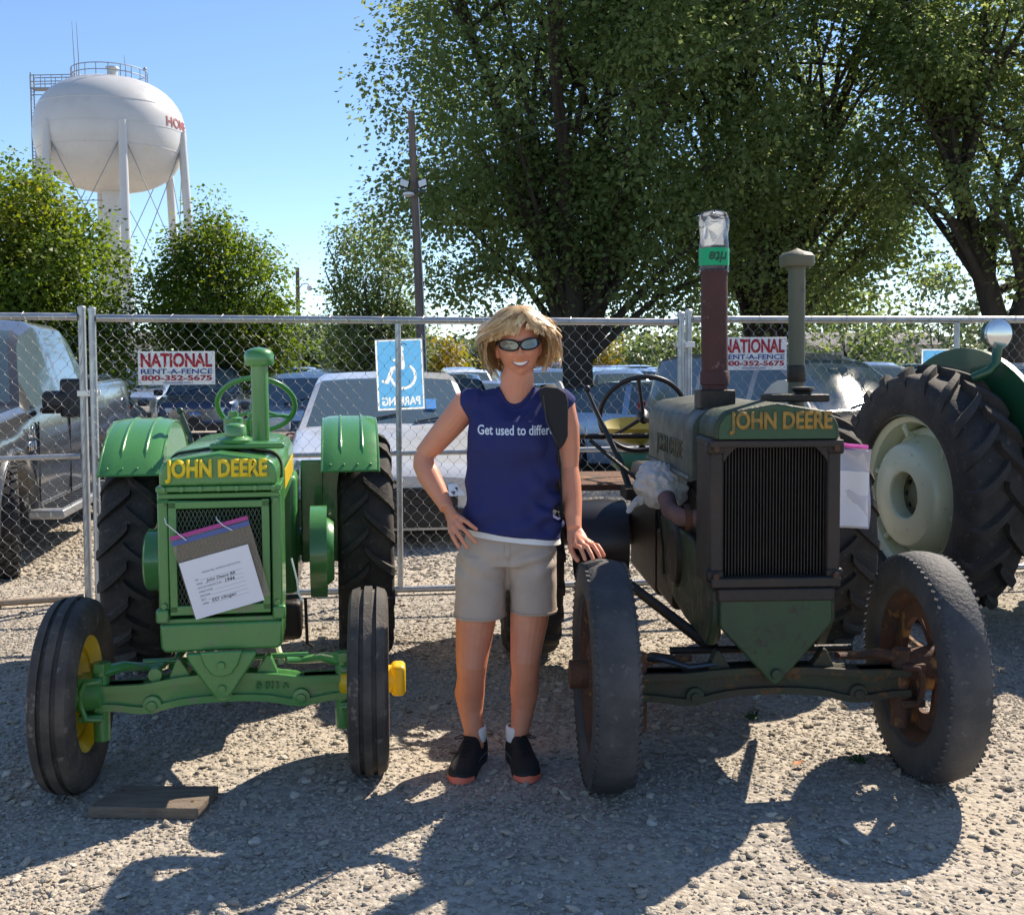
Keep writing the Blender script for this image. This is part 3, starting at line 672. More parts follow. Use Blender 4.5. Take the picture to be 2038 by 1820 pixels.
    for k, me in out.items():
        me.polygons.foreach_set('use_smooth', [True] * len(me.polygons)); me.set_sharp_from_angle(angle=R(38))
        mt = {'body': None, 'tyre': TYRE, 'rim': ALLOY}.get(k, GLASS); me.materials.append(mt)
    CAR_MESH[kind] = out
    return out

def car(name, kind, col, loc, rz, label, cat, group=None, detail=1, grille='bar'):
    """nose points to local -y, origin on the ground at the car's middle"""
    ms = car_meshes(kind); B = BODY[kind]; Ln, W, r = B['L'], B['W'], B['r']; oy = -Ln / 2
    t = empty(name, (loc[0], loc[1], gz(loc[1])), rz, label, cat, group)
    def put(nm, me, mat=None, parent=t, loc_=(0, oy, 0), rot=None):
        o = bpy.data.objects.new(nm, me); COL.objects.link(o); o.parent = parent; o.location = loc_
        if rot: o.rotation_euler = rot
        if mat is not None: o.material_slots[0].link = 'OBJECT'; o.material_slots[0].material = mat
        return o
    bd = put('body', ms['body'], PAINTS[col])
    for k in ('windshield', 'rear_window', 'side_window', 'side_window2'):
        if k in ms: put(k.rstrip('2'), ms[k])
    for a in B['ax']:
        for s in (-1, 1):
            wh = put('wheel', ms['tyre'], None, t, (s * (W - .11), oy + a, r), (0, 0, 0 if s < 0 else PI)); put('rim', ms['rim'], None, wh, (0, 0, 0))
    if detail:
        key = (kind, grille)
        zf = interp(B['top'], .1)
        if key not in CAR_MESH:
            P = {}
            for s in (-1, 1):
                P['headlight%d' % s] = (MB().box((s * W * .66, .13, zf - .20), (.34, .24, .10), rot=(R(-12), 0, s * R(16))).mesh('headlight'), HEADL)
                P['mirror%d' % s] = (MB().box((s * (W + .12), B['ws'][0] + .22, interp(B['belt'], 1.5) + .08), (.22, .12, .15)).mesh('mirror'), None)
            gr = MB(); 
            for k in range(4): gr.box((0, -.012, zf - .20 - .06 * k), (W * 1.15, .03, .028))
            gr.box((0, -.005, zf - .29), (W * 1.2, .012, .27)); P['grille'] = (gr.mesh('grille'), CHROME if grille == 'bar' else BLACKP)
            P['lower_intake'] = (MB().box((0, -.01, B['zb'] + .10), (W * 1.3, .05, .15)).mesh('lower_intake'), BLACKP)
            P['license_plate'] = (MB().box((0, -.03, B['zb'] + .24), (.30, .012, .15)).mesh('license_plate'), BLACKP)
            for k, (me, mt) in P.items():
                me.materials.append(mt or PAINTS['black'])
            CAR_MESH[key] = P
        for k, (me, mt) in CAR_MESH[key].items():
            o = put(k.rstrip('-1'), me, None, t)
            if 'mirror' in k: 
                o.material_slots[0].link = 'OBJECT'; o.material_slots[0].material = PAINTS[col] if kind != 'pickup' else BLACKP
                if not o.modifiers: b = o.modifiers.new('bevel', 'BEVEL'); b.width = .04; b.segments = 3
        for s in (-1, 1):
            o = MB().box((s * W * .80, Ln - .05, .95 if kind != 'sedan' else .86), (.22, .12, .26 if kind != 'sedan' else .14)).build('tail_light', TAILL, t, bevel=.02); o.location = (0, oy, 0)
        wp = MB()
        for s in (-.35, .25): wp.tube([(s, B['ws'][0] + .0, interp(B['top'], B['ws'][0]) + .035), (s + .45, B['ws'][0] + .12, interp(B['top'], B['ws'][0] + .12) + .04)], .009, 5)
        o = wp.build('wiper', BLACKP, t); o.location = (0, oy, 0)
        for q in B['pil'][:2]:
            for s in (-1, 1):
                o = MB().box((s * (W * .995), q + .22, interp(B['belt'], q) - .13), (.03, .17, .03)).build('door_handle', PAINTS[col], t, bevel=.01); o.location = (0, oy, 0)
    return t

# cars that stand near the fence
kia = car('parked_car', 'sedan', 'pearl white', (-1.28, 11.3), R(7), 'white sedan facing the fence behind the blue accessible parking sign', 'car', detail=1, grille='mesh')
MB().box((0, -2.42, .60), (.20, .02, .07)).build('badge', CHROME, kia, bevel=.01)
text_obj('badge_lettering', 'KIA', M_('badge_dark', (.03, .03, .03), .4), kia, Matrix.Translation((0, -2.432, .60)) @ Matrix.Rotation(PI / 2, 4, 'X'), .13, .04, .003, bold=.03)
for s, c in ((-.45, (0.10, .30, .60)), ):
    MB().box((.42, -.62, 1.16), (.10, .012, .17), rot=(R(-58), 0, 0)).build('hanging_permit', M_('permit_blue', (0.05, 0.25, 0.6), .5), kia)
gmc = car('parked_car', 'suv', 'charcoal', (-3.95, 21.2), R(8), 'grey sport utility vehicle with chrome grille seen behind the green steering wheel', 'suv', grille='bar')
text_obj('badge_lettering', 'GMC', M_('badge_red', (.5, .03, .03), .3), gmc, Matrix.Translation((0, -2.41, .66)) @ Matrix.Rotation(PI / 2, 4, 'X'), .52, .14, .02, bold=.03)
ford = car('parked_car', 'pickup', 'navy', (-7.9, 29.0), R(8), 'dark blue pickup truck with wide chrome grille under the left fence sign', 'pickup truck', grille='bar')
MB().ball((0, -2.96, .78), (.16, .03, .065)).build('badge', PAINTS['blue'], ford)
car('parked_car', 'van', 'tan', (3.75, 14.6), R(24), 'tan minivan with a huge glinting windshield just behind the fence', 'minivan', grille='mesh')
car('parked_car', 'sedan', 'steel blue', (2.45, 17.6), R(60), 'silver blue hatchback seen from the side through the black steering wheel', 'car')
car('parked_car', 'suv', 'white', (8.1, 17.3), R(12), 'white sport utility vehicle behind the green fender and headlamp', 'suv')
car('parked_car', 'suv', 'black', (-1.4, 23.4), R(8), 'black sport utility vehicle whose roof shows above the white sedan', 'suv')
car('parked_car', 'sedan', 'black', (0.7, 21.0), R(30), 'black sedan just behind the right shoulder strap of the woman', 'car')
car('parked_car', 'sedan', 'navy', (1.0, 25.2), R(9), 'dark blue sedan beside the trunk of the huge shade tree', 'car')
car('parked_car', 'suv', 'silver', (-9.9, 24.0), R(8), 'silver sport utility vehicle between the grey pickup and the left fence sign', 'suv')
car('parked_car', 'suv', 'charcoal', (-8.1, 20.5), R(188), 'dark grey vehicle parked nose away beyond the bed of the grey pickup', 'suv')
car('parked_car', 'suv', 'navy', (-5.6, 31.0), R(8), 'dark blue sport utility vehicle right behind the grey one with chrome grille', 'suv')
car('parked_car', 'suv', 'white', (-3.5, 31.6), R(8), 'white sport utility vehicle beside the dark blue one in the second row', 'suv')
car('parked_car', 'sedan', 'red', (-2.0, 32.6), R(8), 'red car with red mirror left of the accessible parking sign', 'car')
for (kd, cl, x, y, lab) in [('sedan', 'silver', 4.6, 26.5, 'silver sedan right of the huge shade tree trunk, seen between the fence posts'), ('suv', 'black', 7.2, 27.5, 'black suv with roof rack behind the rusty stack of the old tractor'),
                            ('sedan', 'maroon', -0.9, 29.5, 'maroon sedan right behind the blonde hair of the woman'), ('suv', 'charcoal', 3.0, 31.5, 'charcoal suv beyond the silver sedan near the shade tree'), ('sedan', 'white', 5.8, 32.0, 'white sedan between the charcoal suv and the tree behind the stacks'),
                            ('pickup', 'black', 9.8, 31.0, 'black pickup truck seen above the tan minivan roof'), ('suv', 'silver', 12.6, 31.0, 'silver suv beyond the black pickup, left of the far blue sign'), ('sedan', 'navy', 9.9, 24.0, 'navy sedan behind the gap between the tan minivan and the big tyre')]:
    car('parked_car', kd, cl, (x, y), R(8), lab, 'pickup truck' if kd == 'pickup' else 'suv' if kd == 'suv' else 'car')
# rows farther back
rowdefs = [(37.0, 8, 2.65), (43.5, 8, 2.65), (51.5, 8, 2.7), (60.0, 8, 2.8)]
cols = ['white', 'silver', 'grey', 'black', 'navy', 'blue', 'red', 'white', 'silver', 'charcoal', 'maroon', 'tan']
kinds = ['sedan', 'suv', 'suv', 'sedan', 'pickup', 'van', 'suv', 'sedan']
kn = {'sedan': 'sedan', 'suv': 'suv', 'pickup': 'pickup truck', 'van': 'minivan'}
rowname = ['third', 'fourth', 'fifth', 'last']
rc = random.Random(21); specs = []
for ri, (y, a, sp) in enumerate(rowdefs):
    hw = 0.475 * y + 1.0; n = int(2 * hw / sp)
    for k in range(n):
        x = -hw + sp * (k + .5) + rc.uniform(-.25, .25)
        if rc.random() < .03: continue
        specs.append((ri, rc.choice(kinds), rc.choice(cols), x, y + rc.uniform(-.4, .4), a + (180 if rc.random() < .35 else 0)))
ordn = ['first', 'second', 'third', 'fourth', 'fifth', 'sixth', 'seventh']
for ri, kd, cl, x, y, a in specs:
    same = sorted(q[3] for q in specs if q[:3] == (ri, kd, cl)); lab = '%s %s in the %s row of parked cars' % (cl, kn[kd], rowname[ri])
    if len(same) > 1: lab += ', %s such one from the left' % ordn[same.index(x)]
    car('parked_car', kd, cl, (x, y), R(a), lab, 'pickup truck' if kd == 'pickup' else 'minivan' if kd == 'van' else 'suv' if kd == 'suv' else 'car', 'cars parked in the %s row' % rowname[ri], detail=1 if ri == 0 else 0)

# the grey pickup close behind the fence on the left
def near_pickup():
    t = car('pickup_truck', 'pickup', 'grey', (-4.84, 9.66), R(8.8), 'grey crew cab pickup with running board at the left edge behind the fence', 'pickup truck', grille='bar')
    B = BODY['pickup']; oy = -B['L'] / 2; W = B['W']
    TRIM = M_('trim_grey', (0.30, 0.31, 0.32), .4, .6)
    for s in (-1, 1):
        rb = MB().box((s * (W + .10), 2.45, .40), (.26, 2.2, .07)).build('running_board', TRIM, t, bevel=.015); rb.location = (0, oy, 0)
        for k in range(16): MB().box((s * (W + .10), 1.55 + k * .12, .437), (.18, .07, .012)).build('tread_pad', BLACKP, rb)
        fl = MB()
        for a in B['ax']:
            rr = B['r'] + .06
            fl.grid(lambda u, v, a=a, s=s, rr=rr: (s * (W * .99 - .02 + .055 * math.sin(v * PI)), a + (rr + .07 * v) * math.cos(PI * u * 1.06 - .1), B['r'] + (rr + .07 * v) * math.sin(PI * u * 1.06 - .1)), 20, 5)
        o = fl.build('fender_flare', PAINTS['grey'], t, smooth=180); o.location = (0, oy, 0)
        ml = MB(); ml.box((s * (W + .27), 1.72, 1.27), (.25, .13, .30)); ml.box((s * (W + .08), 1.76, 1.17), (.22, .05, .05)); o = ml.build('towing_mirror', BLACKP, t, bevel=.035, bseg=3); o.location = (0, oy, 0)
        for yq, zq in ((1.62, 1.1), (2.62, 1.16), (3.56, 1.2)):   # door seams
            o = MB().box((s * W * .995, yq, zq - .38), (.012, .012, .74)).build('door_seam', BLACKP, t); o.location = (0, oy, 0)
        o = MB().lathe([(0.0, .012), (.095, .012), (.10, 0), (.0, 0)], 'X', (s * (W * .99), 5.05, 1.08), seg=24).build('fuel_door', PAINTS['charcoal'], t); o.location = (0, oy, 0)
        bs = MB().box((s * (W * .985), 2.6, .80), (.02, 3.6, .03)).build('body_crease', PAINTS['grey'], t, bevel=.008); bs.location = (0, oy, 0)
    # front wheels are turned towards the gate; blocky all-terrain tread
    tb = MB(); n = 34; r = B['r']
    for k in range(n):
        for j, xx in enumerate((-.078, -.027, .027, .078)):
            a = 2 * PI * (k + .5 * (j % 2)) / n; tb.box((xx, (r + .004) * math.cos(a), (r + .004) * math.sin(a)), (.042, .050, .016), rot=Matrix.Rotation(a - PI / 2, 3, 'X') @ Matrix.Rotation(.35 * (1 if j in (0, 3) else -1), 3, 'Z'))
    me = tb.mesh('tyre_tread'); me.materials.append(TYRE)
    for wh in [c for c in t.children if c.name.startswith('wheel')]:
        o = bpy.data.objects.new('tyre_tread', me); COL.objects.link(o); o.parent = wh; o['kind'] = 'stuff'
        if wh.location.y < 0: wh.rotation_euler.z += R(17)
    bd = text_obj('badge_lettering', '5.7L', CHROME, t, Matrix.Translation((W + .004, oy + 1.40, 1.02)) @ Matrix.Rotation(PI / 2, 4, 'Z') @ Matrix.Rotation(PI / 2, 4, 'X'), .20, .08, .006, bold=.03)
    text_obj('badge_lettering', 'HEMI', CHROME, t, Matrix.Translation((W + .004, oy + 1.40, .92)) @ Matrix.Rotation(PI / 2, 4, 'Z') @ Matrix.Rotation(PI / 2, 4, 'X'), .20, .07, .006, bold=.03)
near_pickup()
# ------------------------------------------------------------------ temporary chain-link fence
WIRE = M_('wire', (0.34, 0.345, 0.35), 0.48, 0.6)
RUSTY = M_('rail_rust', (0.36, 0.29, 0.22), 0.6, 0.4, var=.8, vscale=6, col2=(0.30, 0.17, 0.08))
def fence_panel(p0, p1, h0, h1, mids, label, zb=0.035, bottom_mat=None):
    """panel frame between two ground points; p = (x, y), h = height at each end"""
    a = V(p0[0], p0[1], 0); b = V(p1[0], p1[1], 0); L = (b - a).length; d = (b - a) / L; nrm = V(d.y, -d.x, 0)   # nrm towards the camera
    t = empty('chain_link_fence', a, math.atan2(d.y, d.x), label, 'fence', 'chain link fence panels')
    H = lambda x: h0 + (h1 - h0) * x / L
    # frame in local x (along), z
    MB().tube([(0.03, 0, H(0) - .03), (L - .03, 0, H(L) - .03)], 0.0235, 12).build('top_rail', GALV, t)
    MB().tube([(0.03, 0, zb), (L - .03, 0, zb)], 0.021, 12).build('bottom_rail', bottom_mat or GALV, t)
    MB().tube([(0.03, 0, zb + .88), (L - .03, 0, zb + .90)], 0.017, 10).build('middle_rail', GALV, t)
    for x in (0, L):
        po = MB().tube([(x, 0, 0), (x, 0, H(x) + .025)], 0.0235, 12).build('post', GALV, t)
        MB().lathe([(0.0, .012), (.018, .008), (.026, 0), (.026, -.02)], c=(x, 0, H(x) + .03), seg=12).build('post_cap', GALV, po)
    for x in mids: MB().tube([(x, 0, zb), (x, 0, H(x) - .05)], 0.019, 12).build('middle_post', GALV, t)
    # woven wire: each strand zigzags from top to bottom, strands hook round each other
    cw, ch = 0.0400, 0.098; r = 0.0014; vs, fs = [], []
    rg = np.random.RandomState(int(L * 1000) % 9999)
    nst = int(L / cw)
    for k in range(nst + 1):
        xc = k * cw + 0.01; m = int((min(h0, h1) - zb) / (ch / 2)); pts = []
        for j in range(m + 1):
            z = H(xc) - .03 - j * ch / 2
            sx = (-1) ** (j + k) * cw / 2 * 1.05
            x = min(max(xc + sx + cw / 2, 0.0), L); wob = 0.006 * mnoise.noise(V(xc * 1.7, z * 2.1, 3.0)) + .008 * mnoise.noise(V(xc * .6, z * .8, 9))
            zz = z + 0.012 * mnoise.noise(V(xc * 1.1, z * 1.3, 7.0))
            front = -0.0045 if (j + k) % 2 == 0 else 0.0045
            # a short bend at every knuckle
            pts.append(V(x + wob, front - .030, max(zz + .006, zb))); pts.append(V(x + wob, -front - .030, max(zz - .006, zb)))
        b0 = len(vs)
        for i, p in enumerate(pts):
            for q in ((-r, 0), (0, -r), (r, 0), (0, r)): vs.append((p.x + q[0], p.y + q[1], p.z))
        for i in range(len(pts) - 1):
            for q in range(4): fs.append((b0 + i * 4 + q, b0 + i * 4 + (q + 1) % 4, b0 + (i + 1) * 4 + (q + 1) % 4, b0 + (i + 1) * 4 + q))
    o = np_mesh('chain_link_mesh', np.array(vs), np.array(fs), WIRE, t); o['kind'] = 'stuff'
    # tie wires round the rails
    tw = MB()
    for k in range(int(L / .31)):
        x = .2 + k * .31 + rg.uniform(-.05, .05); hz = H(x) - .03
        tw.tube([(x - .012, -.03, hz - .03), (x, -.03, hz + .015), (x + .008, -.002, hz + .03), (x + .012, .028, hz)], 0.0022, 5)
    tw.build('tie_wire', WIRE, t)['kind'] = 'stuff'
    return t, a, d, L
A0, A1 = (-6.15, 5.75), (-2.70, 6.97)
B0, B1 = (-2.62, 6.93), (1.125, 7.36)
C0, C1 = (1.185, 7.42), (5.00, 8.05)
fence_panel(A0, A1, 1.83, 1.84, [1.83], 'chain link fence panel at the left edge in front of the grey pickup', bottom_mat=RUSTY)
fence_panel(B0, B1, 1.83, 1.80, [1.90], 'middle chain link fence panel behind the green tractor and the woman')
fence_panel(C0, C1, 1.82, 1.82, [1.95], 'chain link fence panel on the right behind the old tractor and the big tyre')
fence_panel((5.06, 8.08), (8.7, 8.6), 1.82, 1.82, [1.83], 'chain link fence panel continuing past the right edge of the photo')
def clamp(p, z, lab):
    t = empty('fence_clamp', (p[0], p[1], z), R(6), lab, 'clamp', 'clamps joining the fence panels')
    MB().box((0, -.032, 0), (.125, .006, .038)).build('front_plate', M_('zinc', (.55, .56, .55), .4, .8), t, bevel=.004); MB().box((0, .032, 0), (.125, .006, .038)).build('rear_plate', MATS['zinc'], t, bevel=.004)
    MB().cyl((0, -.045, 0), (0, .04, 0), .008, seg=8).build('bolt', MATS['zinc'], t)
clamp((-2.66, 6.95), 1.33, 'flat zinc clamp joining the two fence posts left of the green tractor')
clamp((1.155, 7.39), 1.62, 'zinc clamp joining the two fence posts beside the rusty stack')

SIGNW = M_('sign_white', (0.80, 0.80, 0.80), 0.4); SRED = M_('sign_red', (0.42, 0.012, 0.035), 0.45); SBLUE = M_('sign_blue', (0.035, 0.06, 0.30), 0.45)
def rent_sign(p, z, rz, w_, h_, lab):
    t = empty('fence_sign', (p[0], p[1], z), rz, lab, 'sign', 'fence company signs')
    MB().box((0, 0, 0), (w_, .004, h_)).build('panel', SIGNW, t, bevel=.0015)
    M = lambda zz: Matrix.Translation((0, -.0035, zz)) @ Matrix.Rotation(PI / 2, 4, 'X')
    text_obj('lettering', 'NATIONAL', SRED, t, M(h_ * .235), w_ * .93, h_ * .43, .001, bold=.035)
    text_obj('lettering', 'RENT-A-FENCE', SBLUE, t, M(-h_ * .10), w_ * .93, h_ * .155, .001, bold=.018)
    text_obj('lettering', '800-352-5675', SRED, t, M(-h_ * .295), w_ * .92, h_ * .165, .001, bold=.03)
    text_obj('lettering', 'rentnational.com', SBLUE, t, M(-h_ * .43), w_ * .36, h_ * .075, .001)
    for sx in (-1, 1):
        for sz in (-1, 1): MB().cyl((sx * w_ * .47, -.004, sz * h_ * .44), (sx * w_ * .47, .03, sz * h_ * .44), .004, seg=8).build('tie', WIRE, t)
rent_sign((-2.13, 7.035), 1.485, R(6.5), .475, .212, 'white NATIONAL fence sign wired up behind the green tractor stack')
rent_sign((1.648, 7.54), 1.56, R(9.5), .475, .222, 'white NATIONAL fence sign between the rusty stack and the capped pipe')

# translucent accessible parking sign seen from behind (its print shows through mirrored)
def translucent(name, col, tr=.75):
    m = bpy.data.materials.new(name); m.use_nodes = True; n = m.node_tree; n.nodes.clear()
    out = n.nodes.new('ShaderNodeOutputMaterial'); d = n.nodes.new('ShaderNodeBsdfDiffuse'); t = n.nodes.new('ShaderNodeBsdfTranslucent'); x = n.nodes.new('ShaderNodeMixShader')
    d.inputs[0].default_value = t.inputs[0].default_value = (*col, 1); x.inputs[0].default_value = tr
    n.links.new(d.outputs[0], x.inputs[1]); n.links.new(t.outputs[0], x.inputs[2]); n.links.new(x.outputs[0], out.inputs[0]); return m
TBLUE = translucent('sign_blue_translucent', (0.11, 0.36, 0.66), .8); TWHITE = translucent('sign_print_translucent', (0.78, 0.80, 0.80), .75)
def parking_sign(p, z, rz, tilt, lab):
    t = empty('parking_sign', (p[0], p[1], z), rz, lab, 'sign', 'accessible parking signs'); t.rotation_euler = (0, R(tilt), rz)
    w_, h_ = .305, .457
    # printed sheet: a fine mesh whose faces are blue ink or bare white plastic (mirrored: seen from behind)
    tm = text_mesh('PARKING', 1.0, bold=.03); fit_text(tm, .245, .055); tb = BVHTree.FromPolygons([v.co.copy() for v in tm.vertices], [tuple(p.vertices) for p in tm.polygons])
    segs = []
    def poly(pts, width): segs.extend((pts[i], pts[i + 1], width / 2) for i in range(len(pts) - 1))
    poly([(-.012, .135), (-.020, .055)], .028); poly([(-.016, .10), (.035, .095)], .016); poly([(-.018, .045), (.05, .04)], .024); poly([(.05, .035), (.085, -.045)], .024); poly([(.088, -.05), (.112, -.04)], .018)
    poly([(-.02 + .078 * math.cos(q), -.012 + .078 * math.sin(q)) for q in np.linspace(R(128), R(348), 22)], .017)
    def white(x, z):
        if abs(x) > w_ / 2 - .010 or abs(z) > h_ / 2 - .010: return True
        x = -x
        if (x + .008) ** 2 + (z - .165) ** 2 < .021 ** 2: return True
        for (ax, az), (bx_, bz), hw in segs:
            dx, dz = bx_ - ax, bz - az; u = max(0, min(1, ((x - ax) * dx + (z - az) * dz) / (dx * dx + dz * dz)))
            if (x - ax - u * dx) ** 2 + (z - az - u * dz) ** 2 < hw * hw: return True
        return abs(z + .172) < .03 and tb.ray_cast(V(x, z + .172, 1), V(0, 0, -1))[0] is not None
    nx_, nz_ = 84, 126; mb = MB(); mb.v = [(-w_ / 2 + w_ * i / nx_, 0, -h_ / 2 + h_ * j / nz_) for j in range(nz_ + 1) for i in range(nx_ + 1)]
    for j in range(nz_):
        for i in range(nx_):
            q = j * (nx_ + 1) + i; mb.f.append((q, q + 1, q + nx_ + 2, q + nx_ + 1)); mb.m.append(1 if white(-w_ / 2 + w_ * (i + .5) / nx_, -h_ / 2 + h_ * (j + .5) / nz_) else 0)
    mb.build('printed_panel', [TBLUE, TWHITE], t, smooth=0, fix=False)
    ed = MB()
    for sx in (-1, 1): ed.box((sx * (w_ / 2 + .001), 0, 0), (.003, .005, h_))
    for sz in (-1, 1): ed.box((0, 0, sz * (h_ / 2 + .001)), (w_, .005, .003))
    ed.build('panel_edge', SIGNW, t)
    ti = MB(); ti.tube([(.0, -.01, .19), (.03, -.012, .20), (.05, .0, .19)], .003, 5); ti.tube([(.0, -.01, -.21), (.03, -.012, -.215), (.05, 0, -.21)], .003, 5); ti.build('zip_tie', BLACKP, t)
parking_sign((-.725, 7.185), 1.435, R(6.5), -2.0, 'light blue accessible parking sign hung behind the fence, its lettering mirrored')
parking_sign((3.03, 7.80), 1.36, R(9), 0, 'second light blue sign behind the fence beside the green fender')
# ------------------------------------------------------------------ tractors
GREEN = M_('tractor_green', (0.072, 0.250, 0.062), 0.32, coat=0.6, var=0.55, vscale=3.0, col2=(0.055, 0.190, 0.052), bump=0.10, bscale=90, rvar=0.1, spots=(0.13, 0.19, 0.10), spotscale=9, spotamt=0.16)
YEL = M_('tractor_yellow', (0.72, 0.48, 0.012), 0.4, var=.15, vscale=10, coat=.2)
YELL_LET = M_('letter_yellow', (0.80, 0.58, 0.02), 0.45)
RUB = M_('farm_rubber', (0.028, 0.026, 0.025), 0.82, var=.7, vscale=5, col2=(0.075, 0.062, 0.05), bump=.5, bscale=45, spots=(0.11, 0.095, 0.08), spotscale=30, spotamt=.15)
RUBW = M_('worn_rubber', (0.040, 0.041, 0.045), 0.7, var=.8, vscale=7, col2=(0.085, 0.082, 0.082), bump=.6, bscale=60, spots=(0.12, 0.115, 0.11), spotscale=30, spotamt=.12)
RUBT = M_('rib_rubber', (0.042, 0.037, 0.034), 0.78, var=.8, vscale=6, col2=(0.125, 0.102, 0.082), bump=.4, bscale=70, spots=(0.15, 0.13, 0.11), spotscale=26, spotamt=.2)
GREASE = M_('greasy_iron', (0.022, 0.020, 0.018), 0.5, .4, var=.8, vscale=6, col2=(0.055, 0.040, 0.028), bump=.5, bscale=40)
OLDG = M_('old_green', (0.030, 0.060, 0.028), 0.55, var=.85, vscale=5, col2=(0.035, 0.034, 0.026), bump=.5, bscale=55, spots=(0.075, 0.05, 0.03), spotscale=16, spotamt=.30, rvar=.15)
OLDHOOD = M_('old_hood', (0.045, 0.062, 0.050), 0.5, var=.9, vscale=4, col2=(0.095, 0.092, 0.078), bump=.3, bscale=60, spots=(0.05, 0.05, 0.03), spotscale=12, spotamt=.35, rvar=.15)
RUST = M_('rust_brown', (0.115, 0.048, 0.026), 0.8, var=.9, vscale=8, col2=(0.040, 0.028, 0.022), bump=.7, bscale=50, spots=(0.28, 0.13, 0.035), spotscale=10, spotamt=.3)
STACKR = M_('stack_oxide', (0.078, 0.030, 0.026), 0.75, var=.6, vscale=6, col2=(0.045, 0.024, 0.022), bump=.35, bscale=70, spots=(0.20, 0.12, 0.11), spotscale=20, spotamt=.06)
PIPEG = M_('pipe_olive', (0.105, 0.105, 0.075), 0.6, var=.7, vscale=5, col2=(0.07, 0.085, 0.055), bump=.25, bscale=60, spots=(0.05, 0.045, 0.035), spotscale=9, spotamt=.2)
OCHRE = M_('faded_ochre', (0.36, 0.21, 0.045), 0.7, var=.9, vscale=22, col2=(0.14, 0.10, 0.035), bump=.3)
CORE = M_('radiator_core', (0.012, 0.012, 0.012), 0.7)
FIN = M_('radiator_fin', (0.045, 0.04, 0.036), 0.5, .5, var=.6, vscale=20)
CREAM = M_('cream_paint', (0.52, 0.55, 0.38), 0.38, var=.2, vscale=4, col2=(0.45, 0.50, 0.36), coat=.3, bump=.1, bscale=60, spots=(0.33, 0.30, 0.2), spotscale=18, spotamt=.08)
FADEW = M_('faded_fender', (0.50, 0.50, 0.46), 0.6, var=.6, vscale=4, col2=(0.30, 0.31, 0.29), bump=.2)

def tyre_profile(R_, w_, rim, ribs=0, depth=.012, flat=.78):
    pr = [(rim, -w_ * .36), (rim + .012, -w_ * .42)]
    for k in range(7): a = R(-80 + 160 * k / 6) ; pr.append((rim + .012 + (R_ - rim - .03) * (.5 + .5 * math.sin(a)), -w_ * (.42 + .08 * math.cos(a))))
    x0, x1 = -w_ * .5 * flat, w_ * .5 * flat
    crown = lambda h: R_ - .010 * (h / (w_ * .5)) ** 2 * 2
    if ribs:
        n = ribs * 2 - 1; wd = (x1 - x0) / n
        for k in range(n):
            a, b = x0 + wd * k, x0 + wd * (k + 1); d = 0 if k % 2 == 0 else depth
            if k % 2 == 0: a -= wd * .12; b += wd * .12
            else: a += wd * .16; b -= wd * .16
            pr += [(crown(a) - d, a), (crown(b) - d, b)]
    else:
        for k in range(7): h = x0 + (x1 - x0) * k / 6; pr.append((crown(h), h))
    half = pr[:9]; pr += [(r_, -h) for r_, h in reversed(half)]
    return pr

LUGS = {}
def lug_mesh(R_, w_, hand, hgt, lw, sweep, drop):
    key = (R_, w_, hand, hgt)
    if key in LUGS: return LUGS[key]
    mb = MB(); n = 7; rows = []
    for i in range(n):
        s = i / (n - 1); h = hand * w_ * (-.035 + .535 * s); a = -sweep * (s ** .85)
        base = R_ - .03 * s ** 3 * 1.2 - (drop if s > .99 else 0); top = base + hgt * (1 - .15 * s)
        lw_ = lw * (.85 + .35 * s)
        for rr, da in ((base - .03, lw_ * .75), (top, lw_ * .42), (top, -lw_ * .42), (base - .03, -lw_ * .75)):
            t = a + da / R_; rows.append((h if rr == top else h, rr * math.sin(t), rr * math.cos(t)))
    fs = []
    for i in range(n - 1):
        for k in range(3): fs.append((i * 4 + k, i * 4 + k + 1, (i + 1) * 4 + k + 1, (i + 1) * 4 + k))
    fs += [(0, 1, 2, 3), (n * 4 - 1, n * 4 - 2, n * 4 - 3, n * 4 - 4)]
    mb.add(rows, fs); me = mb.mesh('lug'); me.polygons.foreach_set('use_smooth', [True] * len(me.polygons)); me.set_sharp_from_angle(angle=R(45)); LUGS[key] = me
    return me

def rear_wheel(parent, x, y, R_, w_, rimr, nlug, rimmat, rub, hgt=.034, lw=.040, sweep=.22, dish=None, phase=0.0):
    """lugged drive tyre; axle along local x; seen from the front the bars point down to the middle"""
    wh = bpy.data.objects.new('rear_wheel', None); COL.objects.link(wh); wh.parent = parent; wh.location = (x, y, R_ + hgt * .7)
    MB().lathe(tyre_profile(R_, w_, rimr), 'X', seg=64).build('tyre', rub, wh, smooth=60)
    for hand in (-1, 1):
        me = lug_mesh(R_, w_, hand, hgt, lw, sweep, .02)
        if not me.materials: me.materials.append(rub)
        for k in range(nlug):
            o = bpy.data.objects.new('lug', me); COL.objects.link(o); o.parent = wh
            o.rotation_euler = (2 * PI * (k + (.5 if hand > 0 else 0)) / nlug + phase, 0, 0)
    if dish is None:
        pr = [(rimr + .004, -w_ * .36), (rimr - .03, -w_ * .30), (rimr - .05, 0), (rimr - .03, w_ * .30), (rimr + .004, w_ * .36)]
        MB().lathe(pr, 'X', seg=48).build('rim', rimmat, wh)
        MB().lathe([(rimr - .045, -.01), (.16, -.03), (.14, -.07), (0, -.07), (0, .0), (rimr - .045, .01)], 'X', seg=32).build('wheel_disc', rimmat, wh)
    return wh

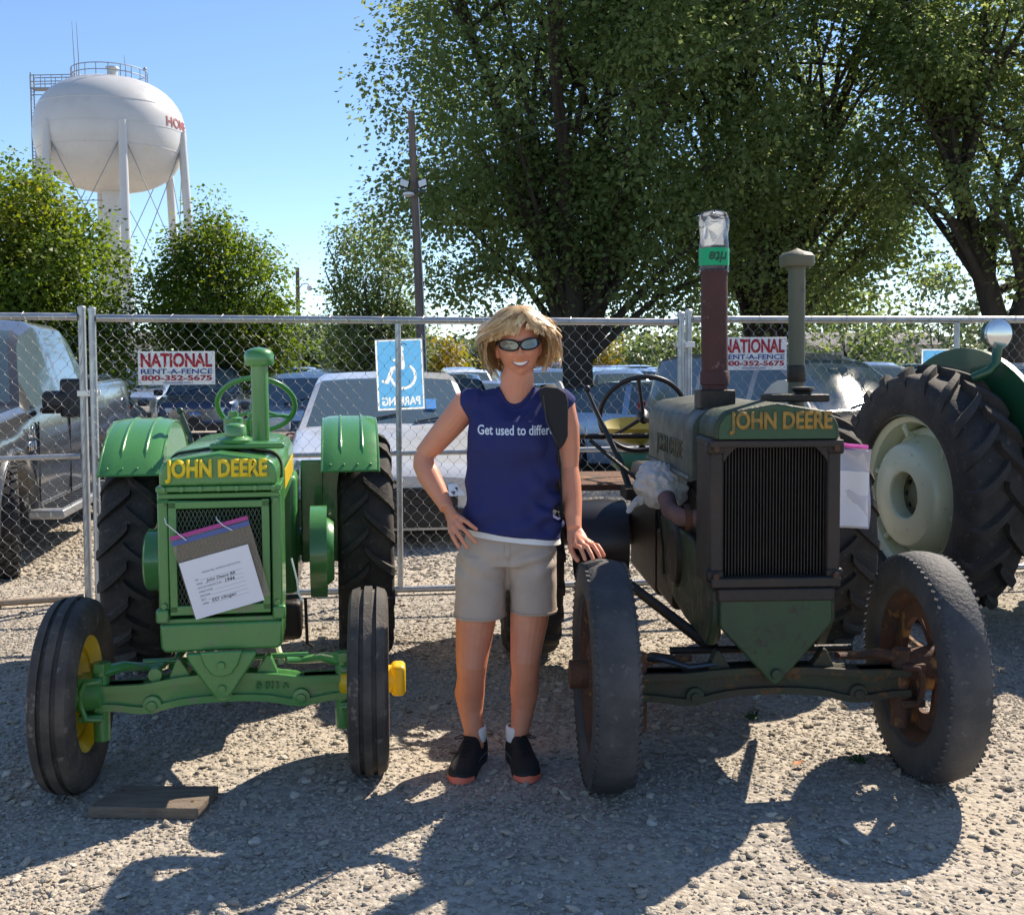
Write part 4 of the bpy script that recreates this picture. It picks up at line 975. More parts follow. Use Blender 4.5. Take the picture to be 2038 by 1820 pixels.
def front_wheel(parent, x, y, R_, w_, rimr, side, rub, rimmat, hubmat, ribs=0, spokes=0, capmat=None, tread=False, yaw=0):
    wh = bpy.data.objects.new('front_wheel', None); COL.objects.link(wh); wh.parent = parent; wh.location = (x, y, R_); wh.rotation_euler = (0, 0, yaw)
    MB().lathe(tyre_profile(R_, w_, rimr, ribs), 'X', seg=64).build('tyre', rub, wh, smooth=35 if ribs else 60)
    s = side   # +1: outside is +x
    rm = MB(); rm.lathe([(rimr + .012, -w_ * .40), (rimr + .006, -w_ * .37), (rimr - .012, -w_ * .30), (rimr - .035, -w_ * .12), (rimr - .035, w_ * .12), (rimr - .012, w_ * .30), (rimr + .006, w_ * .37), (rimr + .012, w_ * .40)], 'X', seg=48)
    rm.build('rim', rimmat, wh)
    if spokes:
        for k in range(spokes):
            a = 2 * PI * k / spokes + .2
            for da in (-.10, .10):
                p0 = V(s * .045, .065 * math.cos(a + da * 1.5), .065 * math.sin(a + da * 1.5)); p1 = V(0.0, (rimr - .03) * math.cos(a + da), (rimr - .03) * math.sin(a + da))
                MB().tube([p0, p0.lerp(p1, .5), p1], [.020, .015, .022], 6, flat=.5).build('spoke', rimmat, wh)
        MB().lathe([(rimr - .034, -.012), (rimr - .10, -.012), (rimr - .10, .012), (rimr - .034, .012)], 'X', seg=40).build('rim_flange', rimmat, wh)
    else:
        MB().lathe([(rimr - .034, s * .0), (rimr - .06, s * -.02), (rimr - .10, s * .025), (.085, s * .04), (.08, s * .05), (0, s * .05)], 'X', seg=40).build('wheel_disc', rimmat, wh)
    MB().lathe([(.045, -s * .11), (.062, -s * .10), (.066, s * .01), (.075, s * .035), (.075, s * .05), (.05, s * .06), (.05, s * (w_ * .5 + .045)), (.0, s * (w_ * .5 + .05))], 'X', seg=24).build('hub', hubmat, wh)
    if capmat:
        MB().box((s * (w_ * .5 + .035), 0, .0), (.055, .10, .115)).build('hub_cap', capmat, wh, bevel=.018, bseg=3)
    if tread:   # worn shoulder blocks
        tb = MB(); n = 74
        for k in range(n):
            a = 2 * PI * k / n
            for sd in (-1, 1):
                rr = R_ - .012; tb.box((sd * w_ * .445, (rr - .006) * math.cos(a), (rr - .006) * math.sin(a)), (.013, .010, .010), rot=Matrix.Rotation(a, 3, 'X') @ Matrix.Rotation(sd * R(28), 3, 'Y'))
        tb.build('shoulder_tread', rub, wh, smooth=0)['kind'] = 'stuff'
    return wh

def arch_section(hw, zb, zt, rc, crown, n=7):
    """half loop of a rounded hood section, left bottom to right bottom"""
    pts = [(-hw, zb)]
    for k in range(n): a = PI - (PI / 2) * k / (n - 1); pts.append((-hw + rc + rc * math.cos(a), zt - rc + rc * math.sin(a)))
    pts.append((0, zt + crown))
    pts += [(-x, z) for x, z in reversed(pts[:-1])]
    return pts

def hood(parent, name, mat, hw, zb, zt, y0, y1, rc, crown, rear_drop=0.0):
    mb = MB(); secs = []
    ysn = [y0, y0 + .02, y0 + (y1 - y0) * .5, y1 - .03, y1]
    for i, y in enumerate(ysn):
        k = 1.0 if 0 < i < len(ysn) - 1 else .985
        secs.append([V(x * k, y, zb + (z - zb) * (k if z > zb else 1) - rear_drop * (y - y0) / (y1 - y0)) for x, z in arch_section(hw, zb, zt, rc, crown)])
    n = len(secs[0]); vs = [p for s in secs for p in s]; fs = []
    for i in range(len(secs) - 1):
        for k in range(n - 1): fs.append((i * n + k, i * n + k + 1, (i + 1) * n + k + 1, (i + 1) * n + k))
    fs.append(tuple(range(n))); fs.append(tuple(reversed(range((len(secs) - 1) * n, len(secs) * n))))
    mb.add(vs, fs); return mb.build(name, mat, parent, smooth=35)

def steering_wheel(parent, c, rad, tilt, mat, nsp=3, tr=.013, rot0=0.0):
    sw = bpy.data.objects.new('steering_wheel', None); COL.objects.link(sw); sw.parent = parent; sw.location = c; sw.rotation_euler = (tilt, 0, 0)
    MB().lathe([(rad + tr * math.cos(2 * PI * k / 10), tr * .85 * math.sin(2 * PI * k / 10)) for k in range(10)], 'Z', seg=56, closed=True).build('wheel_rim', mat, sw, smooth=180)
    for k in range(nsp):
        a = rot0 + 2 * PI * k / nsp; MB().tube([(.02 * math.cos(a), .02 * math.sin(a), -.03), (rad * .6 * math.cos(a), rad * .6 * math.sin(a), -.02), (rad * math.cos(a), rad * math.sin(a), 0)], [.010, .009, .012], 8).build('spoke', mat, sw)
    MB().lathe([(0, .012), (.028, .01), (.035, -.02), (.02, -.06), (0, -.06)], seg=16).build('hub', mat, sw)
    return sw

def axle_beam(parent, mat, hx, ztop, zbot, hump, sag, y, th, fins):
    top = []; n = 28
    for k in range(n + 1):
        x = -hx + 2 * hx * k / n; u = abs(x) / hx
        top.append((x, ztop + hump * (1 - min(1, u / .62) ** 2 if u < .62 else 0)))
    bot = []
    for k in range(n + 1):
        x = hx - 2 * hx * k / n; u = abs(x) / hx
        bot.append((x, zbot + sag * max(0, math.cos(u / .52 * PI / 2)) - .018 * math.exp(-((u - .62) / .18) ** 2)))
    bm_ = MB().prism(top + bot, 'XZ', y - th * .28, y + th * .28)
    for edge, sgn in ((top, -1), (list(reversed(bot)), 1)):      # top and bottom flanges
        for i in range(len(edge) - 1):
            (xa, za), (xb, zb_) = edge[i], edge[i + 1]
            f = .024 * sgn
            bm_.add([(xa, y - th / 2, za), (xb, y - th / 2, zb_), (xb, y + th / 2, zb_), (xa, y + th / 2, za), (xa, y - th / 2, za + f), (xb, y - th / 2, zb_ + f), (xb, y + th / 2, zb_ + f), (xa, y + th / 2, za + f)],
                    [(3, 2, 1, 0), (4, 5, 6, 7), (0, 1, 5, 4), (2, 3, 7, 6)])
    o = bm_.build('front_axle', mat, parent, smooth=30)
    for x in fins:
        s = 1 if x > 0 else -1
        MB().prism([(x - s * .055, ztop + hump * .45), (x + s * .03, ztop + hump * .25 + .0), (x + s * .0, ztop + hump + .055), (x - s * .012, ztop + hump + .055)], 'XZ', y - .02, y + .03).build('steering_stop', mat, parent, bevel=.005)
    for x in (-hx * .56, hx * .62):
        MB().lathe([(0, -.03), (.016, -.028), (.018, -.018), (.032, -.016), (.034, 0)], 'Y', (x, y - th * .3, zbot + .012), seg=18).build('axle_bolt', mat, parent)
    return o

def knuckle(parent, mat, x, s, z0, z1, y, r=.030):
    """king pin with its fork; s: outward side"""
    MB().cyl((x, y, z0 - .11), (x, y, z1 + .03), r, seg=16).build('king_pin', mat, parent)
    fk = MB(); fk.tube([(x - s * .01, y - .045, z1 + .004), (x + s * .045, y - .05, z1), (x + s * .06, y - .05, z1 - .03), (x + s * .06, y - .05, z0 + .03), (x + s * .045, y - .05, z0 - .02), (x - s * .01, y - .045, z0 - .024)], .012, 8)
    fk.box((x + s * .03, y, z1 + .002), (.085, .10, .026)); fk.box((x + s * .03, y, z0 - .02), (.085, .10, .026)); fk.box((x + s * .062, y, (z0 + z1) / 2), (.02, .09, z1 - z0))
    fk.build('axle_fork', mat, parent, bevel=.004)
    MB().cyl((x + s * .05, y, (z0 + z1) / 2), (x + s * .11, y, (z0 + z1) / 2), .040, .036, 16).build('spindle', mat, parent)
    MB().lathe([(0, .03), (.034, .03), (.036, .018), (.036, 0), (0, 0)], c=(x, y, z1 + .03), seg=6).build('king_pin_nut', mat, parent)
    ar = MB(); ar.tube([(x, y, z1 + .025), (x - s * .07, y + .05, z1 + .03), (x - s * .15, y + .09, z1 + .012), (x - s * .21, y + .07, z1 + .02)], [.034, .028, .020, .016], 10, flat=.7); ar.build('steering_arm', mat, parent)

def fender(parent, mat, x, y, zc, rad, w_, a0, a1, inner, ribs=True):
    """sheet metal over a rear wheel, inner = side (+1/-1 in x) of the crescent side plate"""
    fe = bpy.data.objects.new('fender', None); COL.objects.link(fe); fe.parent = parent
    th = .004
    P = lambda r_, a, xx: (xx, y - r_ * math.cos(a), zc + r_ * math.sin(a))
    sh = MB()
    for dr in (0, th): sh.grid(lambda u, v, dr=dr: P(rad + dr - .012 * abs(2 * v - 1) ** 6, a0 + (a1 - a0) * u, x + w_ * (v - .5)), 40, 9)
    sh.build('fender_top', mat, fe, smooth=60)
    ed = MB()
    for xx in (x - w_ / 2, x + w_ / 2): ed.tube([P(rad - .010, a0 + (a1 - a0) * k / 30, xx) for k in range(31)], .006, 6)
    ed.tube([P(rad, a0, x - w_ / 2), P(rad, a0, x + w_ / 2)], .006, 6); ed.build('rolled_edge', mat, fe)
    if ribs:
        for v in (-.17, .22): MB().tube([P(rad + .003, a0 + .15 + (a1 - a0 - .15) * k / 24, x + w_ * v) for k in range(25)], [.002] + [.0075] * 24, 8).build('pressed_rib', mat, fe, smooth=180)
    sd = MB(); xx = x + inner * w_ / 2
    for dx in (0, -inner * .003): sd.grid(lambda u, v, dx=dx: P(rad * (1 - .36 * v * math.sin(PI * min(1, .12 + u)) ** .5) - .01, a0 - .25 + (a1 - a0 + .25) * u, xx + dx), 30, 3)
    sd.build('fender_side', mat, fe, smooth=60)
    for k in range(4): MB().ball(P(rad + .004, a0 + .05, x + w_ * (-.36 + .24 * k)), .007, 8, 6).build('rivet', mat, fe)
    return fe

def expanded_metal(parent, mat, x0, x1, z0, z1, y, cw, ch, t):
    vs, fs = [], []
    def bar(p, q):
        d = (q - p).normalized(); n = V(-d.z, 0, d.x) * t; b = len(vs)
        for e in (p, q):
            for o in (n, -n):
                vs.append(tuple(e + o + V(0, -.0016, 0))); vs.append(tuple(e + o + V(0, .0016, 0)))
        fs.extend([(b, b + 2, b + 6, b + 4), (b + 1, b + 5, b + 7, b + 3), (b, b + 4, b + 5, b + 1), (b + 2, b + 3, b + 7, b + 6)])
    nx, nz = int((x1 - x0) / cw), int((z1 - z0) / (ch / 2))
    for i in range(nx + 1):
        for j in range(nz):
            xa = x0 + i * cw + (cw / 2 if j % 2 else 0); za = z0 + j * ch / 2; zb_ = za + ch / 2
            for sx in (-1, 1):
                xb = xa + sx * cw / 2
                if x0 - .001 <= xa <= x1 + .001 and x0 - .001 <= xb <= x1 + .001: bar(V(xa, y, za), V(xb, y, zb_))
    o = np_mesh('grille_screen', np.array(vs), np.array(fs), mat, parent); o['kind'] = 'stuff'; return o

def header_plate(parent, mat, hw, z0, z1, y0, y1, rc, crown):
    """cast top tank with rounded shoulders"""
    pts = arch_section(hw, z0, z1, rc, crown)
    return MB().prism(pts, 'XZ', y0, y1).build('top_tank', mat, parent, smooth=35, bevel=.012, bseg=3)

XZ = lambda x, y, z: Matrix.Translation((x, y, z)) @ Matrix.Rotation(PI / 2, 4, 'X')

# ---------------- restored green tractor
def green_tractor():
    t = empty('tractor', (-1.056, 3.985, -.007), R(8.8), 'restored bright green tractor with yellow lettering, fenders and a short capped stack', 'tractor')
    g = GREEN
    # front wheels, axle
    for s in (-1, 1): front_wheel(t, s * .525, 0, .345, .145, .205, s, RUBT, YEL, GREEN if s < 0 else YEL, ribs=3, capmat=YEL, yaw=R(-2.5))
    axle_beam(t, g, .445, .378, .290, .028, .012, -.005, .085, (-.165, .165))
    for s in (-1, 1): knuckle(t, g, s * .430, s, .285, .395, -.005)
    MB().cyl((-.30, .09, .425), (.30, .09, .425), .011, seg=10).build('tie_rod', g, t)
    for s in (-1, 1): MB().cyl((s * .20, .10, .40), (s * .06, .85, .56), .014, seg=8).build('radius_rod', CREAM if s > 0 else g, t)
    MB().lathe([(0, -.03), (.024, -.028), (.026, .0), (0, .0)], 'Y', (-.24, .0, .405), seg=16).build('grease_cup', g, t)
    # pivot casting
    pv = [(-.125, .492), (.125, .492), (.115, .46), (.038, .345), (.022, .325), (0, .318), (-.022, .325), (-.038, .345), (-.115, .46)]
    MB().prism(pv, 'XZ', -.085, -.055).build('pivot_casting', g, t, bevel=.008)
    MB().prism([(-.075, .50), (.075, .50), (.06, .45), (.035, .415), (0, .405), (-.035, .415), (-.06, .45)], 'XZ', -.100, -.086).build('pivot_boss', g, t, bevel=.006)
    for z in (.45, .362): MB().lathe([(0, -.012), (.013, -.012), (.015, -.004), (.015, 0)], 'Y', (0, -.100 if z > .4 else -.085, z), seg=16).build('pivot_pin', g, t)
    text_obj('casting_lettering', 'B 811 R', g, t, XZ(.175, -.032, .352), .115, .026, .006, bold=.02)
    # radiator: lower tank, side frames, screen
    MB().prism([(-.215, .595), (.215, .595), (.213, .51), (.20, .492), (-.20, .492), (-.213, .51)], 'XZ', -.060, .20).build('lower_tank', g, t, bevel=.010, bseg=3)
    MB().box((0, .09, .60), (.455, .27, .022)).build('lower_flange', g, t, bevel=.004)
    for s in (-1, 1):
        MB().box((s * .218, .07, .842), (.042, .24, .46)).build('side_frame', g, t, bevel=.006)
        MB().box((s * .178, -.062, .838), (.030, .022, .40)).build('grille_side_bar', g, t, bevel=.003)
        for z in (.635, .66, 1.03): MB().lathe([(0, -.012), (.011, -.011), (.012, 0)], 'Y', (s * .218, -.052, z), seg=6).build('bolt', g, t)
        MB().box((s * .225, -.045, .625), (.05, .05, .05)).build('corner_lug', g, t, bevel=.008)
    MB().box((0, -.062, 1.022), (.386, .022, .026)).build('grille_top_bar', g, t, bevel=.003); MB().box((0, -.062, .645), (.386, .022, .034)).build('grille_bottom_bar', g, t, bevel=.003)
    expanded_metal(t, M_('screen_green', (0.10, 0.145, 0.085), .5), -.164, .164, .662, 1.010, -.060, .0158, .0325, .0011)
    MB().box((0, .06, .835), (.385, .10, .42)).build('radiator_core', CORE, t)
    fn = MB()
    for k in range(26): fn.box((-.16 + k * .0128, .004, .835), (.0022, .012, .36))
    fn.build('radiator_fin', M_('fin_green', (0.03, 0.06, 0.03), .6), t)['kind'] = 'stuff'
    MB().box((0, .07, 1.052), (.47, .25, .020)).build('upper_flange', g, t, bevel=.004); MB().box((0, .06, 1.079), (.478, .27, .020)).build('tank_flange', g, t, bevel=.004)
    for k in range(7): MB().lathe([(0, -.010), (.010, -.009), (.011, 0)], 'Y', (-.21 + k * .07, -.076, 1.079), seg=6).build('bolt', g, t)
    MB().tube([(-.235, -.06, 1.035), (-.05, -.062, 1.030), (-.03, -.062, 1.020), (.18, -.062, 1.028)], .006, 6).build('curtain_rod', g, t)
    header_plate(t, g, .226, 1.090, 1.185, -.075, .17, .055, .022)
    text_obj('lettering', 'JOHN DEERE', YELL_LET, t, XZ(-.006, -.0775, 1.143), .390, .084, .006, bold=.045)
    MB().prism(arch_section(.230, 1.088, 1.192, .055, .022), 'XZ', .172, .19).build('hood_band', M_('gap_black', (.01, .01, .01), .8), t)
    hood(t, 'hood', g, .238, 1.00, 1.20, .19, 1.08, .07, .022, .0)
    for s in (-1, 1):
        MB().box((s * .2385, .60, 1.075), (.004, .74, .075)).build('hood_stripe', YEL, t) if s > 0 else None
    # caps and pipes on top
    MB().box((.09, .12, 1.218), (.27, .12, .022)).build('cap_pad', g, t, bevel=.008)
    MB().lathe([(0, 1.232), (.060, 1.230), (.062, 1.240), (.052, 1.247), (.046, 1.252), (.030, 1.254)], c=(.045, .115, 0), seg=28).build('filler_neck', g, t)
    MB().lathe([(.036, 1.250), (.040, 1.254), (.040, 1.285), (.036, 1.293), (.02, 1.300), (0, 1.301)], c=(.045, .115, 0), seg=24).build('radiator_cap', g, t)
    st = MB().cyl((.125, .30, 1.18), (.122, .30, 1.535), .033, seg=24).build('intake_stack', g, t)
    MB().lathe([(.033, 1.512), (.052, 1.512), (.057, 1.520), (.057, 1.555), (.050, 1.570), (.03, 1.580), (0, 1.585)], c=(.122, .30, 0), seg=28).build('stack_cap', g, st)
    for x, y, h, r_ in ((-.01, .62, .075, .040), (.06, .70, .065, .034)):
        f = MB().lathe([(r_ * .8, 1.21), (r_ * .8, 1.22 + h * .3), (r_, 1.22 + h * .3), (r_, 1.22 + h), (r_ * .6, 1.225 + h), (0, 1.225 + h)], c=(x, y, 0), seg=20).build('fuel_cap', g, t)
        MB().lathe([(0, 1.25 + h), (r_ * .55, 1.248 + h), (r_ * .55, 1.22 + h)], c=(x, y, 0), seg=12).build('cap_knob', g, f)
    # engine, gearbox, flywheel, pulley
    eb = MB(); eb.box((0, .66, .72), (.30, .86, .50)); eb.box((0, .45, .60), (.36, .45, .24)); eb.cyl((-.12, .3, .82), (-.12, .95, .82), .06); eb.build('engine_block', GREASE, t, bevel=.02)
    MB().box((0, 1.40, .74), (.46, .80, .55)).build('gearbox', g, t, bevel=.03)
    MB().lathe([(.05, .36), (.05, .35), (.17, .350), (.19, .365), (.205, .365), (.205, .292), (.19, .292), (0, .292)], 'X', (0, .92, .675), seg=48).build('flywheel', g, t)
    MB().lathe([(0, .372), (.13, .395), (.15, .37), (.15, .34)], 'X', (0, .92, .675), seg=40).build('flywheel_cover', g, t)
    MB().lathe([(0, -.42), (.12, -.42), (.135, -.41), (.135, -.27), (.10, -.27), (.0, -.25)], 'X', (0, .92, .66), seg=40).build('belt_pulley', g, t)
    for s in (-1, 1):
        MB().box((s * .365, 1.36, .80), (.26, .03, .50)).build('fender_apron', g, t, bevel=.008)
        MB().cyl((s * .2, 1.66, .60), (s * .50, 1.66, .60), .075, seg=20).build('axle_housing', g, t)
        rear_wheel(t, s * .545, 1.66, .555, .27, .31, 21, YEL, RUB, phase=.10 if s > 0 else .02)
        fender(t, g, -.530 if s < 0 else .475, 1.66, .57, .675, .275 if s < 0 else .265, R(41), R(165), -s)
    # white wire and drip pipe on the right of the radiator
    MB().tube([(.245, .05, .80), (.265, .03, .72), (.27, .03, .67), (.285, .03, .64)], .004, 6).build('loose_wire', M_('wire_white', (.7, .7, .68), .5), t)
    MB().tube([(.27, .75, .50), (.275, .75, .30), (.30, .75, .285)], .008, 6).build('drain_pipe', GREASE, t)
    MB().box((.21, .62, .45), (.10, .18, .16)).build('sump', GREASE, t, bevel=.02)
    # steering and levers
    steering_wheel(t, (.02, 1.50, 1.315), .187, R(-46), g, 3, .0135, .5)
    MB().tube([(.02, 1.46, 1.28), (.02, 1.1, 1.20)], .013, 8).build('steering_shaft', g, t)
    MB().box((.02, 1.10, 1.17), (.10, .12, .10)).build('steering_box', g, t, bevel=.02)
    lv = MB().tube([(-.24, 1.36, 1.0), (-.29, 1.40, 1.18), (-.335, 1.44, 1.285)], [.012, .011, .010], 8).build('hand_lever', M_('lever_dark', (.03, .06, .04), .4), t)
    MB().ball((-.338, 1.443, 1.292), .018, 12, 8).build('lever_knob', MATS['lever_dark'], lv)
    MB().tube([(.05, 1.44, 1.255), (.16, 1.46, 1.262)], .006, 6).build('throttle_lever', g, t)
    narrow = {'top_tank', 'lettering', 'tank_flange', 'upper_flange', 'side_frame', 'grille_side_bar', 'grille_top_bar', 'grille_bottom_bar', 'grille_screen', 'radiator_core', 'radiator_fin', 'corner_lug', 'bolt', 'curtain_rod', 'hood', 'hood_band', 'hood_stripe', 'lower_flange'}
    for c in t.children:
        if c.name.split('.')[0] in narrow: c.scale.x = .905
    return t
GT = green_tractor()

# ---------------- unrestored tractor
def old_tractor():
    t = empty('tractor', (.925, 3.93, -.007), R(2.5), 'weathered unrestored tractor with rusty stack, faded lettering and bare radiator', 'tractor')
    g = OLDG
    front_wheel(t, -.600, 0, .408, .160, .272, -1, RUBW, RUST, RUST, spokes=6, tread=True, yaw=R(0))
    front_wheel(t, .575, .03, .412, .160, .272, 1, RUBW, RUST, RUST, spokes=6, tread=True, yaw=R(0))
    axle_beam(t, M_('axle_crust', (0.055, 0.042, 0.030), .8, var=.9, vscale=7, col2=(0.035, 0.055, 0.03), bump=.8, bscale=45, spots=(0.12, 0.06, 0.025), spotscale=14, spotamt=.3), .50, .415, .318, .018, .018, 0.0, .095, (-.20, .20))
    for s in (-1, 1): knuckle(t, RUST, s * .48, s, .31, .42, 0.0, .034)
    MB().cyl((-.34, .12, .455), (.34, .12, .455), .014, seg=10).build('tie_rod', GREASE, t)
    MB().tube([(-.52, .9, .66), (-.16, .16, .44)], [.019, .024], 10).build('radius_rod', GREASE, t)
    MB().tube([(.52, .9, .66), (.16, .16, .44)], [.019, .024], 10).build('radius_rod', GREASE, t)
    MB().tube([(-.46, .02, .455), (-.40, -.02, .465), (-.30, -.03, .435), (-.20, -.01, .440)], [.020, .018, .014, .014], 8, flat=.7).build('drag_link', M_('oily_steel', (.07, .08, .09), .3, .7), t)
    MB().ball((-.15, .35, .47), (.05, .09, .06), 14, 10).build('oil_drain', GREASE, t)
    # v shaped front casting
    pan = [(-.215, .715), (.215, .715), (.213, .595), (.025, .392), (.010, .378), (-.010, .378), (-.025, .392), (-.213, .585)]
    MB().prism(pan, 'XZ', -.075, -.045).build('front_casting', M_('casting_green', (.026, .068, .028), .5, var=.8, vscale=6, col2=(.028, .04, .024), bump=.5, bscale=50, spots=(.03, .028, .022), spotscale=18, spotamt=.25), t, bevel=.008)
    MB().lathe([(0, -.014), (.017, -.014), (.019, -.004), (.021, 0)], 'Y', (0, -.075, .418), seg=18).build('pivot_pin', g, t)
    for s in (-1, 1):
        MB().prism([(-.045, .71), (.30, .84), (1.0, .84), (1.0, .56), (.45, .50), (.05, .49), (-.045, .60)], 'YZ', s * .185, s * .222).build('side_frame', g, t, bevel=.01)
    # radiator
    for s in (-1, 1):
        MB().box((s * .222, .06, .985), (.050, .23, .53)).build('radiator_side', M_('rad_side', (.024, .020, .017), .6, var=.8, vscale=6, col2=(.045, .028, .020), bump=.5, bscale=45), t, bevel=.008)
        for z in (1.215, .765):
            c = MB().box((s * .226, -.035, z), (.066, .05, .045)).build('corner_lug', GREASE, t, bevel=.01)
            MB().lathe([(0, -.016), (.012, -.015), (.013, 0)], 'Y', (s * .226, -.060, z), seg=6).build('bolt', RUST, t)
        # rounded upper corners of the core opening
        MB().prism([(s * .197, 1.218), (s * .15, 1.218), (s * .165, 1.205), (s * .185, 1.185), (s * .197, 1.165)], 'XZ', -.054, -.035).build('corner_web', MATS['rad_side'], t)
    MB().box((0, .05, 1.232), (.50, .25, .026)).build('upper_flange', MATS['rad_side'], t, bevel=.005); MB().box((0, .05, .742), (.49, .25, .036)).build('lower_flange', MATS['rad_side'], t, bevel=.006)
    MB().box((0, -.06, .700), (.44, .045, .045)).build('lower_lip', MATS['rad_side'], t, bevel=.006)
    MB().box((0, .055, .985), (.40, .12, .47)).build('radiator_core', CORE, t)
    fn = MB()
    for k in range(33): fn.box((-.192 + k * .0120, -.012, .985), (.0030, .030, .46))
    for k in range(64): fn.box((0, .000, .758 + k * .0072), (.392, .012, .0012))
    fn.build('radiator_fin', FIN, t)['kind'] = 'stuff'
    header_plate(t, g, .235, 1.246, 1.350, -.070, .20, .075, .026)
    MB().prism([(x * .93, 1.246 + (z - 1.246) * .9 + .004) for x, z in arch_section(.235, 1.246, 1.350, .075, .026)], 'XZ', -.0735, -.071).build('name_panel', M_('panel_green', (.028, .075, .034), .5, var=.5, vscale=8, col2=(.02, .05, .026)), t)
    text_obj('lettering', 'JOHN DEERE', OCHRE, t, XZ(.012, -.0745, 1.306), .385, .082, .004, bold=.036)
    hood(t, 'hood', OLDHOOD, .245, 1.075, 1.345, .21, 1.18, .085, .022, -.005)
    for sgn, rz in ((-1, -90),):
        text_obj('hood_lettering', 'JOHN DEERE', M_('faint_ochre', (.12, .105, .05), .7, var=.9, vscale=16, col2=(.055, .06, .045)), t,
                 Matrix.Translation((-.2462, .66, 1.165)) @ Matrix.Rotation(-PI / 2, 4, 'Z') @ Matrix.Rotation(PI / 2, 4, 'X'), .56, .095, .0015, bold=.02)
    MB().tube([(-.246, .22, 1.08), (-.246, 1.17, 1.08)], .012, 6).build('hood_lip', OLDHOOD, t)
    # stacks
    MB().box((-.13, .33, 1.375), (.135, .12, .075)).build('stack_base', GREASE, t, bevel=.006)
    sk = MB().tube([(-.13, .33, 1.40), (-.13, .33, 1.46), (-.132, .33, 1.60), (-.135, .33, 1.96)], [.049, .050, .0505, .0505], 28).build('exhaust_stack', STACKR, t)
    MB().lathe([(.052, .0), (.056, .004), (.056, .05), (.052, .055)], c=(-.13, .33, 1.43), seg=24).build('stack_clamp', STACKR, sk)
    MB().box((.13, .16, 1.385), (.22, .14, .028)).build('cap_pad', GREASE, t, bevel=.006)
    MB().lathe([(0, 1.428), (.040, 1.424), (.044, 1.416), (.030, 1.405), (.036, 1.395)], c=(.155, .14, 0), seg=24).build('radiator_cap', GREASE, t)
    ip = MB().tube([(.185, .32, 1.33), (.185, .32, 1.50), (.183, .32, 1.90)], .0315, 24).build('intake_pipe', PIPEG, t)
    MB().lathe([(.0315, 1.882), (.060, 1.880), (.066, 1.888), (.066, 1.920), (.055, 1.932), (.025, 1.940), (.008, 1.948), (0, 1.952)], c=(.183, .32, 0), seg=28).build('pipe_cap', PIPEG, ip)
    MB().lathe([(.033, 1.44), (.0355, 1.444), (.0355, 1.50), (.033, 1.505)], c=(.185, .32, 0), seg=24).build('pipe_sleeve', GREASE, ip)
    # engine and controls
    eb = MB(); eb.box((0, .62, .78), (.36, .80, .46)); eb.cyl((-.24, .62, .72), (.24, .62, .72), .13, seg=20); eb.box((.0, .9, .62), (.44, .4, .3)); eb.build('engine_block', GREASE, t, bevel=.02)
    MB().tube([(-.20, .22, .93), (-.275, .26, .93), (-.30, .34, .945), (-.30, .42, .985)], .035, 14).build('exhaust_elbow', M_('elbow_pink', (.15, .085, .075), .75, var=.8, vscale=9, col2=(.08, .055, .045), bump=.5), t)
    MB().lathe([(.05, -.012), (.05, .012)], 'X', (-.255, .25, .93), seg=16).build('elbow_flange', RUST, t)
    MB().box((0, 1.50, .72), (.44, .80, .56)).build('gearbox', GREASE, t, bevel=.03)
    MB().box((-.36, 1.62, .925), (.48, .62, .03)).build('foot_deck', RUST, t, bevel=.006)
    MB().box((.36, 1.62, .925), (.48, .62, .03)).build('foot_deck', RUST, t, bevel=.006)
    pl = MB().lathe([(0, -.62), (.06, -.62), (.06, -.585), (.15, -.585), (.172, -.600), (.180, -.600), (.186, -.49), (.180, -.38), (.10, -.38), (0, -.36)], 'X', (0, 1.02, .72), seg=44).build('belt_pulley', M_('pulley_black', (.020, .022, .028), .35, .4, var=.6, vscale=6, col2=(.05, .04, .035)), t)
    MB().lathe([(0, .36), (.2, .36), (.21, .37), (.21, .45), (0, .45)], 'X', (0, 1.02, .72), seg=44).build('flywheel', GREASE, t)
    for s in (-1, 1):
        MB().cyl((s * .2, 1.88, .64), (s * .70, 1.88, .64), .085, seg=20).build('axle_housing', GREASE, t)
        rear_wheel(t, s * .76, 1.88, .60, .29, .345, 21, RUST, RUB, phase=.07 if s < 0 else .0)
    # faded fender plate beside the wheel on the left
    fp = [(1.42, .94), (2.35, .94), (2.35, 1.05)] + [(1.88 + .62 * math.cos(a), 1.00 + .42 * math.sin(a)) for a in np.linspace(.3, PI - .42, 14)] + [(1.42, 1.12)]
    MB().prism(fp, 'YZ', -.60, -.590).build('fender_plate', FADEW, t); MB().prism(fp, 'YZ', .590, .60).build('fender_plate', FADEW, t)
    MB().tube([(-.585, 1.42, .95), (-.56, 1.45, 1.16), (-.42, 1.42, 1.16)], .016, 8).build('fender_brace', GREASE, t)
    steering_wheel(t, (-.20, 1.62, 1.255), .215, R(-62), BLACKP, 3, .013, .35)
    MB().box((-.08, 1.42, 1.12), (.085, .10, .40)).build('steering_post', GREASE, t, bevel=.012); MB().tube([(-.20, 1.58, 1.235), (-.08, 1.30, 1.20), (-.02, 1.2, 1.2)], .014, 8).build('steering_shaft', GREASE, t)
    MB().box((-.05, 1.30, 1.185), (.16, .16, .09)).build('steering_box', GREASE, t, bevel=.015)
    lv = MB().tube([(-.32, 1.18, .90), (-.36, 1.28, 1.05), (-.47, 1.38, 1.30), (-.50, 1.40, 1.375)], [.016, .015, .011, .010], 8).build('clutch_lever', BLACKP, t); MB().ball((-.503, 1.402, 1.39), .018, 12, 8).build('lever_knob', BLACKP, lv)
